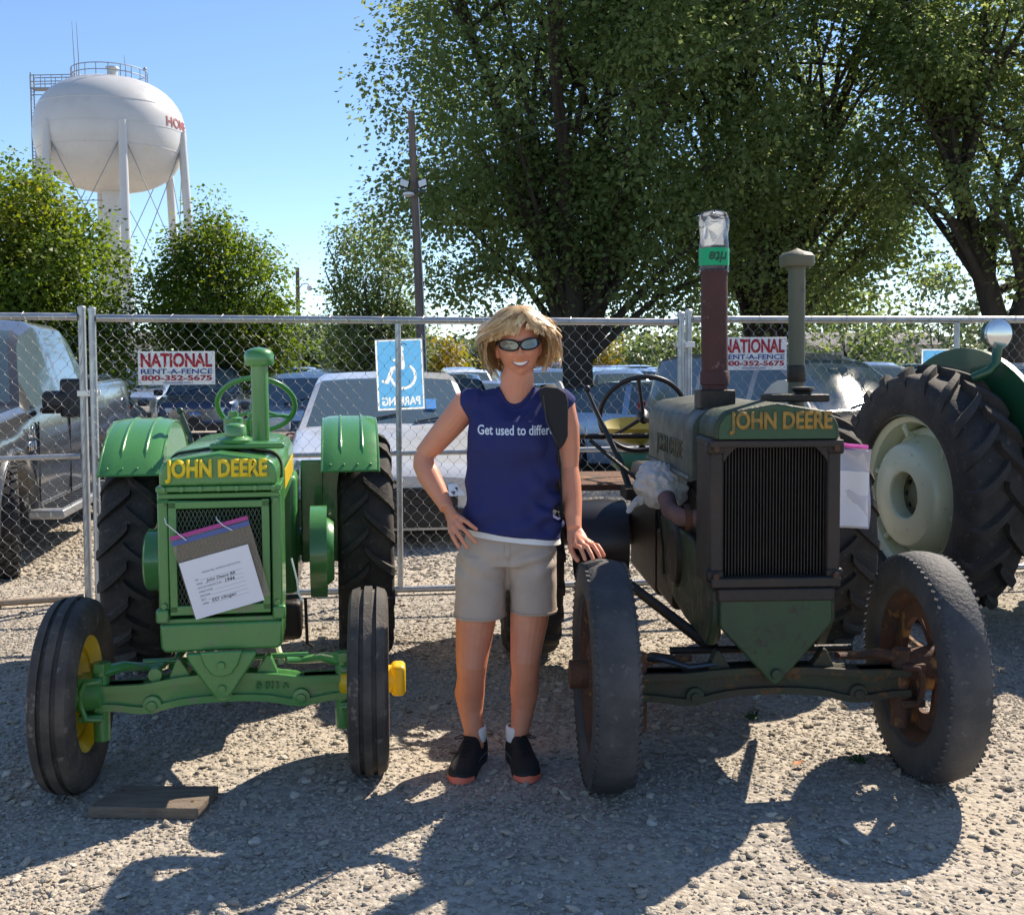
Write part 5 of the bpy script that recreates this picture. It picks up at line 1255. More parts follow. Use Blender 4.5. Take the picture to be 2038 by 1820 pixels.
    rods = MB(); rods.tube([(-.52, 1.35, 1.165), (-.12, 1.36, 1.165)], .013, 8); rods.tube([(-.50, 1.3, 1.15), (-.30, 1.15, .98), (-.24, .8, .93)], .010, 8); rods.tube([(-.33, 1.2, .93), (-.22, 1.0, .90)], .022, 8); rods.box((-.30, 1.15, .92), (.13, .2, .05)); rods.tube([(-.28, .95, .96), (-.20, .6, .90)], .012, 8); rods.tube([(-.24, .95, .90), (-.235, .85, .72), (-.23, .85, .60)], .005, 6)
    rods.build('control_rod', GREASE, t)
    # seat pan and green tool box behind the wheel
    MB().grid(lambda u, v: (-.13 + .19 * v * math.cos(2 * PI * u) * 1.05, 2.28 + .17 * v * math.sin(2 * PI * u), 1.05 + .10 * v ** 2.4 + .05 * max(0, math.sin(2 * PI * u)) * v ** 2), 32, 8, wrap_u=True).build('seat_pan', M_('seat_yellow', (.42, .33, .06), .45, var=.5, vscale=7, col2=(.25, .2, .05)), t, smooth=180)
    MB().box((-.10, 2.15, .965), (.34, .24, .10)).build('seat_cushion', M_('cushion_green', (.04, .14, .075), .5), t, bevel=.045, bseg=4)
    MB().tube([(-.1, 1.85, .8), (-.1, 2.1, .90), (-.1, 2.25, 1.04)], .022, 8).build('seat_spring', GREASE, t)
    narrow = {'radiator_side', 'upper_flange', 'lower_flange', 'lower_lip', 'radiator_core', 'radiator_fin', 'corner_lug', 'bolt', 'corner_web', 'top_tank', 'name_panel', 'lettering', 'front_casting'}
    for c in t.children:
        if c.name.split('.')[0] in narrow: c.scale.x = .945
    return t
OT = old_tractor()

# ---------------- third tractor at the right edge: drive wheel, fender and lamp in view
def third_tractor():
    t = empty('tractor', (3.20, 6.60, -.01), R(13), 'green tractor at the right edge with cream wheel and round fender lamp', 'tractor')
    x = -.80
    wh = rear_wheel(t, x, 0, .705, .35, .455, 21, CREAM, RUB, hgt=.050, lw=.056, sweep=.24, dish=1, phase=.05)
    # deep cream wheel, outside face is -x
    MB().lathe([(.462, -.150), (.470, -.142), (.455, -.118), (.425, -.100), (.405, -.03), (.400, .06), (.43, .11), (.46, .14)], 'X', seg=64).build('rim', CREAM, wh)
    MB().lathe([(.398, .02), (.385, -.01), (.350, -.02), (.330, -.055), (.308, -.120), (.298, -.146), (.284, -.157), (.142, -.156), (.134, -.148), (.130, -.10), (.130, -.02), (.130, .10)], 'X', seg=64).build('wheel_disc', CREAM, wh)
    MB().lathe([(.130, -.07), (.09, -.066), (.055, -.085), (.0, -.085)], 'X', seg=40).build('hub_plate', M_('hub_olive', (.11, .115, .06), .5, var=.5, vscale=8), wh)
    for k in range(8):
        a = 2 * PI * k / 8; MB().lathe([(0, -.012), (.014, -.012), (.015, .01)], 'X', (-.070, .092 * math.cos(a), .092 * math.sin(a)), seg=6).build('hub_bolt', GREASE, wh)
    for k in range(6):
        a = 2 * PI * (k + .25) / 6
        c = lambda r_, xx: (xx, r_ * math.cos(a), r_ * math.sin(a))
        MB().tube([c(.345, -.035), c(.37, -.075), c(.40, -.085), c(.425, -.07)], .017, 8).build('rim_clamp', CREAM, wh); MB().lathe([(0, -.03), (.018, -.03), (.020, .0)], 'X', c(.36, -.05), seg=6).build('clamp_nut', CREAM, wh)
    fd = MB(); zc = .72; rr = .87; DG = M_('deep_green', (.014, .075, .030), .35, coat=.4)
    pts = [(rr * math.cos(a), zc + rr * math.sin(a)) for a in np.linspace(R(-5), R(185), 40)] + [(-.5, zc - .12), (.5, zc - .12)]
    MB().prism(pts, 'YZ', x + .215, x + .221).build('fender_side', DG, t)
    MB().grid(lambda u, v: (x + .215 + .035 * v, -rr * math.cos(R(20) + R(150) * u), zc + rr * math.sin(R(20) + R(150) * u)), 40, 3).build('fender_rim', DG, t)
    lx = x + .175
    ls = MB().tube([(lx - .10, -.30, 1.42), (lx - .04, -.36, 1.46), (lx, -.36, 1.50), (lx + .01, -.36, 1.60)], .028, 10).build('lamp_bracket', DG, t)
    MB().lathe([(.0, .10), (.045, .09), (.075, .05), (.083, .0), (.083, -.02)], 'Y', (lx + .01, -.36, 1.665), seg=28).build('lamp_shell', DG, t)
    MB().lathe([(.0, -.026), (.045, -.024), (.07, -.020), (.078, -.017), (.085, -.016), (.085, 0)], 'Y', (lx + .01, -.36, 1.665), seg=28).build('lamp_lens', M_('lens_mirror', (.62, .64, .66), .12, .85), t)
    MB().box((0, .1, .85), (.7, 1.0, .45)).build('gearbox', DG, t, bevel=.05); MB().cyl((x + .1, 0, .72), (.8, 0, .72), .10, seg=20).build('axle_housing', DG, t)
    MB().box((0.05, -1.0, 1.05), (.55, 1.2, .55)).build('hood', DG, t, bevel=.09, bseg=4)
    rear_wheel(t, .80, 0, .69, .34, .455, 22, CREAM, RUB, hgt=.045, lw=.052, sweep=.24)
    MB().grid(lambda u, v: (-.40 + .10 * math.cos(2 * PI * u) * math.sin(v * PI / 2), .55 + .05 * math.sin(2 * PI * u) * math.sin(v * PI / 2), 1.42 + .10 * math.cos(v * PI / 2)), 24, 8, wrap_u=True).build('seat_back', M_('seat_teal', (.05, .22, .14), .5), t, smooth=180)
    MB().box((-.40, .55, 1.2), (.06, .06, .46)).build('seat_post', DG, t)
    for s in (-1, 1): front_wheel(t, s * .55, -2.0 + .0, .38, .16, .22, s, RUBT, CREAM, CREAM, ribs=3)
    MB().box((0, -2.0, .45), (1.0, .10, .10)).build('front_axle', DG, t)
third_tractor()
# ------------------------------------------------------------------ the woman
SKIN = M_('skin', (0.70, 0.295, 0.175), 0.46, var=.45, vscale=12, col2=(0.60, 0.215, 0.125), bump=.10, bscale=190, sub=.12, spec=.4)
LIP = M_('lip', (0.42, 0.13, 0.11), .4); TEETH = M_('teeth', (.80, .78, .72), .25); MOUTHIN = M_('mouth_inside', (.06, .015, .015), .6); NAIL = M_('nail', (.60, .36, .29), .25)
HAIRD = M_('hair_root', (.46, .32, .165), .6)
NAVY = M_('shirt_blue', (0.034, 0.040, 0.140), .85, var=.25, vscale=30, col2=(0.028, 0.032, 0.112), bump=.35, bscale=900, spec=.2)
PRINT = M_('shirt_print', (.72, .76, .85), .7); KHAKI = M_('shorts_khaki', (0.52, 0.42, 0.345), .85, var=.15, vscale=14, bump=.35, bscale=700, spec=.2)
WHITEC = M_('white_cotton', (.78, .77, .76), .85); BAGM = M_('bag_black', (.014, .014, .016), .75, bump=.4, bscale=500); BAGZ = M_('bag_trim', (.03, .03, .033), .5)
SHOEB = M_('shoe_mesh', (.016, .016, .018), .8, bump=.6, bscale=420); SHOEG = M_('shoe_grey', (.14, .145, .16), .7, bump=.4, bscale=300); CORAL = M_('shoe_coral', (.78, .18, .11), .6); SOLE = M_('shoe_sole', (.02, .02, .022), .7); LACE = M_('lace_black', (.015, .015, .015), .7)

def hair_material():
    m = bpy.data.materials.new('hair_blonde'); m.use_nodes = True; n = m.node_tree; b = n.nodes['Principled BSDF']; b.inputs['Roughness'].default_value = .38; b.inputs['Specular IOR Level'].default_value = .6
    a = n.nodes.new('ShaderNodeAttribute'); a.attribute_name = 'tone'; cr = n.nodes.new('ShaderNodeValToRGB'); e = cr.color_ramp.elements
    e[0].color = (.22, .115, .05, 1); e[1].color = (.98, .76, .46, 1); q = e.new(.35); q.color = (.54, .315, .13, 1); q = e.new(.7); q.color = (.84, .57, .265, 1)
    n.links.new(a.outputs['Fac'], cr.inputs[0]); n.links.new(cr.outputs[0], b.inputs['Base Color']); return m
def remeshed(mb, voxel, smooth_it=4, fac=.5):
    me = mb.mesh('tmp', fix=False); o = bpy.data.objects.new('tmp', me); COL.objects.link(o)
    m = o.modifiers.new('r', 'REMESH'); m.mode = 'VOXEL'; m.voxel_size = voxel
    if smooth_it: s = o.modifiers.new('s', 'SMOOTH'); s.factor = fac; s.iterations = smooth_it
    dg = bpy.context.evaluated_depsgraph_get(); out = bpy.data.meshes.new_from_object(o.evaluated_get(dg))
    bpy.data.objects.remove(o); bpy.data.meshes.remove(me); return out
def mesh_edit(me, fn):
    n = len(me.vertices); co = np.empty(n * 3); me.vertices.foreach_get('co', co); co = co.reshape(-1, 3)
    nr = np.empty(n * 3); me.vertices.foreach_get('normal', nr); nr = nr.reshape(-1, 3)
    me.vertices.foreach_set('co', fn(co, nr).ravel()); me.update()
def nz3(a, b, c): return np.array([mnoise.noise(V(x, y, z)) for x, y, z in zip(a, b, c)])

def person():
    root = V(-.06, 4.10, 0)
    t = empty('person', root, 0, 'smiling woman in navy sleeveless shirt and khaki shorts, sunglasses, one hand resting on a tyre', 'person')
    def put(name, me, mat, parent=t, smooth=180):
        o = link_mesh(name, me, mat, parent, smooth)
        if parent is t: me.transform(Matrix.Translation(-root))
        return o
    def build(mb, name, mat, smooth=50, bevel=0, parent=t):
        mb.xform(Matrix.Translation(-root)) ; return mb.build(name, mat, parent, smooth, bevel, 3)
    # ---- body (skin)
    b = MB()
    b.tube([(-.090, 4.13, .88), (-.118, 4.12, .70), (-.140, 4.105, .55), (-.152, 4.090, .44), (-.156, 4.078, .385), (-.158, 4.09, .335), (-.166, 4.125, .265), (-.162, 4.128, .20), (-.152, 4.115, .13), (-.148, 4.112, .06)],
           [.060, .076, .076, .064, .058, .053, .057, .047, .037, .036], 20)
    b.tube([(.065, 4.13, .88), (.070, 4.12, .70), (.062, 4.105, .56), (.050, 4.085, .46), (.045, 4.072, .405), (.044, 4.085, .35), (.042, 4.125, .275), (.037, 4.128, .21), (.024, 4.115, .13), (.018, 4.112, .06)],
           [.060, .074, .073, .061, .056, .051, .055, .045, .036, .035], 20)
    b.ball((-.158, 4.058, .385), (.036, .030, .042)); b.ball((.045, 4.053, .407), (.036, .030, .042))    # knee caps
    b.tube([(-.01, 4.14, .82), (0, 4.14, 1.0), (.005, 4.15, 1.2), (.01, 4.165, 1.30)], [.095, .09, .085, .065], 20)   # trunk under the clothes
    b.tube([(.012, 4.168, 1.33), (.016, 4.162, 1.40), (.024, 4.150, 1.47), (.026, 4.15, 1.52)], [.070, .065, .061, .052], 20)
    b.tube([(-.13, 4.165, 1.352), (-.06, 4.175, 1.365), (.012, 4.172, 1.385), (.085, 4.175, 1.362), (.16, 4.165, 1.345)], [.030, .028, .034, .028, .030], 12)
    # her right arm (hand on hip)
    b.tube([(-.130, 4.15, 1.365), (-.172, 4.155, 1.355), (-.225, 4.165, 1.290), (-.290, 4.182, 1.215), (-.338, 4.190, 1.165)], [.050, .056, .052, .045, .036], 18)
    b.tube([(-.338, 4.192, 1.170), (-.336, 4.180, 1.130), (-.315, 4.155, 1.090), (-.283, 4.120, 1.040), (-.254, 4.088, .995), (-.243, 4.070, .977)], [.036, .042, .044, .037, .029, .027], 18)
    # her left arm, straight down to the tyre
    b.tube([(.150, 4.15, 1.365), (.188, 4.155, 1.345), (.206, 4.16, 1.27), (.212, 4.155, 1.19), (.212, 4.145, 1.115)], [.048, .053, .048, .043, .037], 18)
    b.tube([(.212, 4.147, 1.12), (.216, 4.130, 1.07), (.222, 4.095, 1.00), (.225, 4.050, .935), (.226, 4.020, .900)], [.037, .041, .038, .030, .027], 18)
    def finger(pts, r0=.0093, r1=.0074): 
        n = len(pts); b.tube(pts, [r0 + (r1 - r0) * k / (n - 1) for k in range(n)], 10); b.ball(pts[-1], r1 * 1.05, 10, 8)
    # right hand: back of hand shows, fingers run down over the hip
    b.tube([(-.243, 4.072, .980), (-.228, 4.045, .958), (-.210, 4.012, .932)], [.028, .036, .038], 16, flat=.50, up=(.55, .75, .35))
    kn = [(-.180, 3.990, .946), (-.194, 3.984, .931), (-.209, 3.981, .917), (-.225, 3.984, .904)]
    tips = [(-.132, 3.980, .912), (-.132, 3.958, .868), (-.164, 3.953, .850), (-.194, 3.958, .850)]
    for k, (p, q) in enumerate(zip(kn, tips)):
        p, q = Vector(p), Vector(q); b.tube([(-.226, 4.035, .957), p], [.016, .011], 10)
        m1 = p.lerp(q, .42) + V(-.004, -.008, .006); m2 = p.lerp(q, .75) + V(-.002, -.005, .002); finger([p, m1, m2, q])
    finger([(-.240, 4.050, .965), (-.225, 4.075, .930), (-.205, 4.105, .915)], .012, .009)
    # left hand on the tyre
    b.tube([(.226, 4.022, .902), (.232, 3.998, .878), (.243, 3.968, .858)], [.028, .036, .036], 16, flat=.55, up=(-.2, -.8, .55))
    kn = [(.227, 3.944, .857), (.248, 3.936, .863), (.269, 3.940, .865), (.287, 3.954, .858)]
    tips = [(.256, 3.880, .818), (.284, 3.868, .820), (.309, 3.880, .824), (.325, 3.908, .826)]
    for p, q in zip(kn, tips):
        p, q = Vector(p), Vector(q); b.tube([(.233, 3.995, .880), p], [.018, .012], 10)
        m1 = p.lerp(q, .42) + V(.002, -.004, .013); m2 = p.lerp(q, .78) + V(.001, -.003, .007); finger([p, m1, m2, q])
    finger([(.218, 4.000, .872), (.208, 3.970, .845), (.220, 3.945, .820), (.232, 3.925, .806)], .0125, .0085)
    # ---- head
    C = V(.026, 4.140, 1.575); HR = Matrix.Rotation(R(-3.5), 3, 'Y') @ Matrix.Rotation(R(2), 3, 'Z')
    def bump_(x, z, x0, z0, sx, sz, A): return A * math.exp(-((x - x0) / sx) ** 2 - ((z - z0) / sz) ** 2)
    def face(p):
        x, y, z = p
        jaw = max(0.0, min(1.0, -z / .115)); x *= 1 - .22 * jaw ** 1.6; 
        if y > 0: y *= 1 - .42 * jaw
        else: y *= 1 - .06 * jaw
        if y < 0:
            f = 0
            f += bump_(x, z, 0, -.034, .012, .013, .021) + bump_(x, z, 0, -.010, .009, .022, .011)
            for s in (-1, 1):
                f += bump_(x, z, s * .013, -.040, .007, .008, .008) + bump_(x, z, s * .032, .006, .018, .012, -.009) + bump_(x, z, s * .030, .028, .022, .008, .004)
                f += bump_(x, z, s * .041, -.030, .017, .015, .010)
                for k in range(5): u = k / 4; f += bump_(x, z, s * (.021 + .015 * u), -.040 - .030 * u, .0042, .008, -.0058)
                f += bump_(x, z, s * .030, -.085, .02, .02, -.003)
            f += bump_(x, z, 0, -.062, .032, .020, .008) + bump_(x, z, 0, -.064, .022, .006, -.007) + bump_(x, z, 0, -.106, .020, .014, .011) + bump_(x, z, 0, -.084, .020, .006, -.003)
            y -= f * min(1, -y / .03)
        return V(x, y, z)
    def hp(u, v):
        a = 2 * PI * u; th = PI * (.001 + .998 * v)
        p = face((.0785 * math.sin(a) * math.sin(th) ** .92, -.096 * math.cos(a) * math.sin(th) ** .9, .120 * math.cos(th)))
        return tuple(C + HR @ p)
    b.grid(hp, 96, 80, wrap_u=True)
    for s in (-1, 1): b.ball(tuple(C + HR @ V(s * .078, .012, -.012)), (.011, .02, .032), 12, 10)
    sk = remeshed(b, .0034, 3, .45)
    body = put('body', sk, SKIN)
    # where is the skin in front? used to lay lips, teeth, glasses on the face
    def fy(x, z):
        a = .0785; zz = max(-.99, min(.99, z / .12)); rad = math.sqrt(1 - zz * zz)
        xx = max(-.98, min(.98, x / (a * rad * (1 - .22 * max(0, -z / .115) ** 1.6)))); y0 = -.096 * rad * math.sqrt(1 - xx * xx)
        return face((x / (1 - .22 * max(0, min(1, -z / .115)) ** 1.6), y0, z)).y
    W_ = lambda x, y, z: tuple(C + HR @ V(x, y, z))
    mz = -.0640
    arc = lambda u, up: (u * .0325, mz + .0075 * abs(u) ** 2 * 1.3 + up * (1 - u * u))
    mi = MB().grid(lambda u, v: W_(arc(2 * u - 1, 0)[0], fy(arc(2 * u - 1, 0)[0], mz) - .0018 + .0, arc(2 * u - 1, .0045 - .0150 * v)[1]), 17, 5); build(mi, 'mouth', MOUTHIN)
    te = MB().grid(lambda u, v: W_(.84 * arc(2 * u - 1, 0)[0], fy(.84 * arc(2 * u - 1, 0)[0], mz) - .0042, arc(.84 * (2 * u - 1), .0035 - .0112 * v)[1]), 17, 4); build(te, 'teeth', TEETH)
    for nm, up, r_ in (('upper_lip', .0060, .0034), ('lower_lip', -.0125, .0042)):
        pts = []
        for k in range(15): u = -1 + 2 * k / 14; x, z = arc(u, up); pts.append(W_(x * 1.06, fy(x, mz) - .0025, z))
        build(MB().tube(pts, [r_ * (.35 + .65 * math.sin(PI * k / 14)) for k in range(15)], 8), nm, LIP)
    # ---- sunglasses
    gl = bpy.data.objects.new('sunglasses', None); COL.objects.link(gl); gl.parent = t
    LENS = M_('mirror_lens', (.11, .115, .12), .10, .9); FR = M_('frame_black', (.010, .010, .012), .25)
    gz0 = .006
    def lens_outline(s, k_, sc=1.0):
        a = 2 * PI * k_; cx = s * .0390; r1 = .0355; r2 = .0215 if math.sin(a) < 0 else .0165
        x = cx + r1 * sc * math.copysign(abs(math.cos(a)) ** .8, math.cos(a)); z = gz0 + r2 * sc * math.copysign(abs(math.sin(a)) ** .85, math.sin(a)) + .0050 * (abs(x) - .0390) / .035
        return x, z
    gy = lambda x: -.104 + 1.0 * abs(x) ** 2 / .16 * .9 + .35 * max(0, abs(x) - .05) 
    def gb(mb, nm, mat): mb.xform(Matrix.Translation(-root)); return mb.build(nm, mat, gl, 60)
    for s in (-1, 1):
        lm = MB().grid(lambda u, v: W_(s * .0390 + (lens_outline(s, u)[0] - s * .0390) * v, gy(s * .0390 + (lens_outline(s, u)[0] - s * .0390) * v) - .003, gz0 + (lens_outline(s, u)[1] - gz0) * v), 36, 5, wrap_u=True); gb(lm, 'lens', LENS)
        pts = [W_(lens_outline(s, k / 36)[0], gy(lens_outline(s, k / 36)[0]) - .003, lens_outline(s, k / 36)[1]) for k in range(37)]; gb(MB().tube(pts, .0036, 6), 'rim', FR)
        gb(MB().tube([W_(s * .071, gy(.071) - .002, gz0 + .009), W_(s * .080, -.050, gz0 + .010), W_(s * .083, -.01, gz0 + .006), W_(s * .082, .03, gz0 - .01)], [.005, .0055, .004, .003], 8), 'temple_arm', FR)
    gb(MB().tube([W_(-.008, gy(.008) - .004, gz0 + .006), W_(0, gy(0) - .006, gz0 + .009), W_(.008, gy(.008) - .004, gz0 + .006)], .003, 6), 'bridge', FR)
    # ---- hair
    rh = random.Random(4); vs, fs, tones = [], [], []; HAIR = hair_material()
    def hair_pt(phi, th, k, s):
        """phi 0 front, positive towards picture right; th polar angle in degrees; k layer"""
        ex = .116 + .017 * min(1, max(0, (th - 40) / 50)); r_ = math.sin(R(min(th, 90))) ** .80 if th < 90 else 1 - .26 * ((th - 90) / 40) ** 1.4
        z = .140 * math.cos(R(th)) + .012 if th < 90 else .012 - (th - 90) / 40 * .125
        side = abs(math.sin(phi)); fr = max(0, math.cos(phi)); ey = .108 * fr + .135 * (1 - fr) if math.cos(phi) > 0 else .135
        return V(ex * k * r_ * math.sin(phi) * (1 + .10 * side * (th / 90)), -ey * k * r_ * math.cos(phi), z * (.93 + .07 * k))
    def strand(path, w_, tone):
        b0 = len(vs); n = len(path)
        for i, p in enumerate(path):
            d = (path[min(i + 1, n - 1)] - path[max(i - 1, 0)]).normalized(); o_ = (p - V(0, .02, -.02)).normalized(); sd = d.cross(o_).normalized() * w_ * (.5 + .5 * math.sin(PI * min(1, .25 + .75 * (1 - i / (n - 1)))))
            for q in (p - sd, p + sd): vs.append(W_(*q))
        tones.extend([tone] * (2 * n))
        for i in range(n - 1): fs.append((b0 + 2 * i, b0 + 2 * i + 1, b0 + 2 * i + 3, b0 + 2 * i + 2))
    for lk in range(360):          # locks of hair; strands of one lock run together
        ty = rh.random()
        if ty < .26:      # fringe swept to the left of the picture
            p1 = R(rh.uniform(-92, -2)); th1 = 72 + 10 * abs(math.sin(p1)) + rh.uniform(-12, 5); p0 = R(rh.uniform(15, 55)); th0 = rh.uniform(8, 30); flip = rh.uniform(-.002, .010)
        elif ty < .38:    # fringe to the right
            p1 = R(rh.uniform(20, 84)); th1 = 58 + 32 * abs(math.sin(p1)) ** 1.4 + rh.uniform(-10, 6); p0 = R(rh.uniform(5, 45)); th0 = rh.uniform(8, 34); flip = rh.uniform(0, .014)
        else:             # feathered sides and back down to the jaw
            sg = rh.choice((-1, 1)); p1 = sg * R(rh.uniform(74, 180)); th1 = rh.choice((rh.uniform(62, 98), rh.uniform(96, 129))) if abs(p1) < R(125) else rh.uniform(90, 124); p0 = p1 * rh.uniform(.40, .90); th0 = rh.uniform(6, 46); flip = rh.uniform(-.026, .026)
        lay = rh.uniform(.90, 1.05) if ty >= .38 else rh.uniform(.93, 1.03); cp = rh.uniform(0, 6.3); wv = rh.uniform(.05, .20); fr = rh.uniform(.9, 2.1); amp = rh.uniform(.02, .075)
        lt = rh.gauss(.56, .20)
        for q_ in range(20):
            dp, dt, dl = rh.gauss(0, .055), rh.gauss(0, 3.0), rh.gauss(0, .012); path = []
            for i in range(11):
                s = i / 10; sp = 1 - .45 * s; phi = p0 + (p1 - p0) * s ** .8 + dp * sp * (1.6 if ty >= .38 else 1) + wv * math.sin(cp + fr * 5 * s) * s; th = th0 + (th1 - th0) * s + dt * sp
                kk = (lay + dl * sp) * (1 + amp * math.sin(cp * 2 + 6.5 * s) * s) - .03 * (1 - s)
                q = hair_pt(phi, max(2, th), kk, s) + V(math.sin(phi), -math.cos(phi) * .5, .30) * flip * max(0, s - .55) * 2.2
                path.append(q)
            strand(path, rh.uniform(.0007, .0014), max(0, min(1, lt + rh.gauss(0, .13))))
    hv = np.array(vs) - np.array(root); hair = np_mesh('hair', hv, np.array(fs), HAIR, t, smooth=180); at = hair.data.attributes.new('tone', 'FLOAT', 'POINT'); at.data.foreach_set('value', np.array(tones, np.float32))
    cap = MB(); cap.grid(lambda u, v: W_(*hair_pt(2 * PI * u, 2 + 56 * v - (14 * v if abs(((u + .5) % 1) - .5) < .16 else 0), .90, 0)), 48, 10, wrap_u=True)
    cap.grid(lambda u, v: W_(*hair_pt(R(104) + R(152) * u, 56 + 44 * v, .84, 0)), 40, 10); cap.xform(Matrix.Translation(-root)); cap.build('hair_under', HAIRD, hair, 180)
    build(MB().lathe([(.011 + .0014 * math.cos(q), .0014 * math.sin(q)) for q in np.linspace(0, 2 * PI, 7)[:-1]], 'X', W_(-.078, .0, -.06), seg=20, closed=True), 'earring', M_('gold', (.75, .52, .22), .2, 1.0))
    # ---- shirt
    def loft(rings, seg=44, ex=2.4, cap=True):
        mb = MB(); vv = []
        for (z, cx, cy, hx, hy) in rings:
            for k in range(seg):
                a = 2 * PI * k / seg; c, s = math.cos(a), math.sin(a)
                vv.append((cx + hx * math.copysign(abs(c) ** (2 / ex), c), cy + hy * math.copysign(abs(s) ** (2 / ex), s), z))
        ff = []
        for i in range(len(rings) - 1):
            for k in range(seg): k2 = (k + 1) % seg; ff.append((i * seg + k, i * seg + k2, (i + 1) * seg + k2, (i + 1) * seg + k))
        if cap: ff.append(tuple(reversed(range(seg)))); ff.append(tuple(range((len(rings) - 1) * seg, len(rings) * seg)))
        mb.add(vv, ff); return mb
    sh = loft([(.880, -.004, 4.125, .187, .134), (.93, -.004, 4.125, .185, .133), (1.0, -.004, 4.13, .176, .124), (1.07, -.004, 4.135, .170, .120), (1.13, -.003, 4.135, .168, .124), (1.19, -.002, 4.130, .168, .136), (1.24, 0, 4.13, .169, .137),
                (1.29, .004, 4.138, .168, .125), (1.33, .008, 4.148, .172, .108), (1.365, .012, 4.155, .176, .088), (1.390, .014, 4.160, .160, .070), (1.408, .015, 4.166, .118, .056), (1.420, .015, 4.170, .085, .045)], ex=2.25)
    for s, x0, x1, z1 in ((-1, -.120, -.178, 1.356), (1, .145, .200, 1.350)):
        sh.tube([(x0, 4.152, 1.352), (x0 + (x1 - x0) * .6, 4.155, 1.352), (x1, 4.157, z1 - .018)], [.068, .068, .060], 20, flat=1.0)
    for s in (-1, 1): sh.ball((s * .075 + .002, 4.045, 1.205), (.062, .045, .055), 16, 12)
    sm = remeshed(sh, .0060, 6, .5)
    def shirt_fn(co, nr):
        x, y, z = co.T.copy(); n = nr
        low = np.clip((1.08 - z) / .18, 0, 1); z2 = z - .13 * (x + .02) * low
        f = .0150 * np.sin(38 * (z - .75 * (x + .2)) + 5 * nz3(x * 5, y * 4, z * 4)) * np.clip((1.16 - z) / .2, 0, 1) * np.clip(.65 + (x * x * 22), 0, 1)
        f += .0120 * np.sin(55 * (z + .9 * x) + 4 * nz3(x * 6, y * 5, z * 5)) * np.clip((x - .03) / .1, 0, 1) * np.clip((1.2 - z) / .2, 0, 1)
        f += .0130 * nz3(x * 9 + 3, y * 7, z * 4.5) * np.clip((1.36 - z) / .1, .25, 1) * np.clip((z - .86) / .07, .2, 1) + .0045 * nz3(x * 24, y * 20, z * 12)
        f += .0060 * np.sin(60 * (x + .45 * (z - 1.3)) + 3) * np.exp(-((z - 1.30) / .05) ** 2) * np.clip((np.abs(x) - .07) / .06, 0, 1)
        f += .0075 * np.sin(30 * (.75 * x - .66 * z) + 2.5 * nz3(x * 4, y * 3, z * 4) + 1.0) * np.clip((1.27 - z) / .12, 0, 1) * np.clip((4.14 - y) / .05, 0, 1)
        f *= np.clip((z - .875) / .075, .06, 1)
        out = co + n * f[:, None]; out[:, 2] += (z2 - z)
        # scooped neck
        k = np.exp(-((x - .012) / .062) ** 2) * np.clip((4.17 - y) / .08, 0, 1) * np.clip((z - 1.30) / .07, 0, 1); out[:, 2] -= .040 * k
        return out
    mesh_edit(sm, shirt_fn); smb = sm.copy()
    shirt = put('shirt', sm, NAVY); bvh = BVHTree.FromPolygons([v.co.copy() for v in smb.vertices], [tuple(p.vertices) for p in smb.polygons])
    def on_shirt(x, z, off=.0018):
        x = min(x, .165); h = bvh.ray_cast(V(x, 3.5, z), V(0, 1, 0)); return V(x, (h[0].y if h[0] else 4.0) - off, z)
    me = text_mesh('Get used to different', 1.0, bold=.018); fit_text(me, .312, .036, False)
    bm = bmesh.new(); bm.from_mesh(me); bmesh.ops.triangulate(bm, faces=bm.faces); bmesh.ops.subdivide_edges(bm, edges=[e for e in bm.edges if e.calc_length() > .008], cuts=1)
    for v in bm.verts: v.co = on_shirt(-.126 + v.co.x, 1.270 + v.co.y - .012 * v.co.x) - root
    bm.to_mesh(me); bm.free(); link_mesh('shirt_print', me, PRINT, shirt, 0)
    # neckband: lies on the scooped edge
    pts = []
    for k in range(41):
        a = 2 * PI * k / 40; x = .014 + .070 * math.sin(a); y = 4.158 - .068 * math.cos(a); h = bvh.ray_cast(V(x, y, 1.6), V(0, 0, -1)); pts.append((x, y, (h[0].z if h[0] else 1.39) + .001))
    build(MB().tube(pts, .0055, 8, flat=1.0), 'neckband', NAVY, 180)
    und = loft([(.858, .004, 4.125, .1775, .1255), (.90, .0, 4.125, .174, .122)], cap=False); und.v = [(x, y, z - .12 * x) for x, y, z in und.v]; build(und, 'undershirt_hem', WHITEC, 180)
    # ---- shorts
    so = loft([(.93, -.006, 4.13, .158, .106), (.86, -.010, 4.13, .168, .117), (.80, -.020, 4.13, .186, .130), (.765, -.026, 4.13, .188, .126)], ex=2.5)
    for pts in ([(.80, -.100, 4.125, .100, .118), (.74, -.116, 4.12, .096, .110), (.66, -.122, 4.115, .096, .102), (.560, -.124, 4.11, .0985, .098)], [(.80, .060, 4.125, .100, .118), (.74, .070, 4.12, .092, .110), (.66, .075, 4.115, .088, .100), (.578, .078, 4.11, .087, .094)]):
        q = loft(pts, ex=2.3); so.add(q.v, q.f)
    pm = remeshed(so, .0058, 4, .5)
    def shorts_fn(co, nr):
        x, y, z = co.T
        f = .0065 * nz3(x * 9, y * 8, z * 7) + .0030 * nz3(x * 22, y * 20, z * 16)
        f += .0060 * np.sin(70 * (z - .45 * np.abs(x + .02)) + 4 * nz3(x * 7, y * 5, z * 6)) * np.exp(-((z - .785) / .055) ** 2) * np.clip((4.12 - y) / .05, 0, 1)
        f += .0035 * np.sin(60 * (z + .6 * x) + 2) * np.exp(-((z - .70) / .04) ** 2) * np.exp(-((x + .02) / .08) ** 2)
        out = co + nr * f[:, None]; return out
    mesh_edit(pm, shorts_fn); put('shorts', pm, KHAKI)
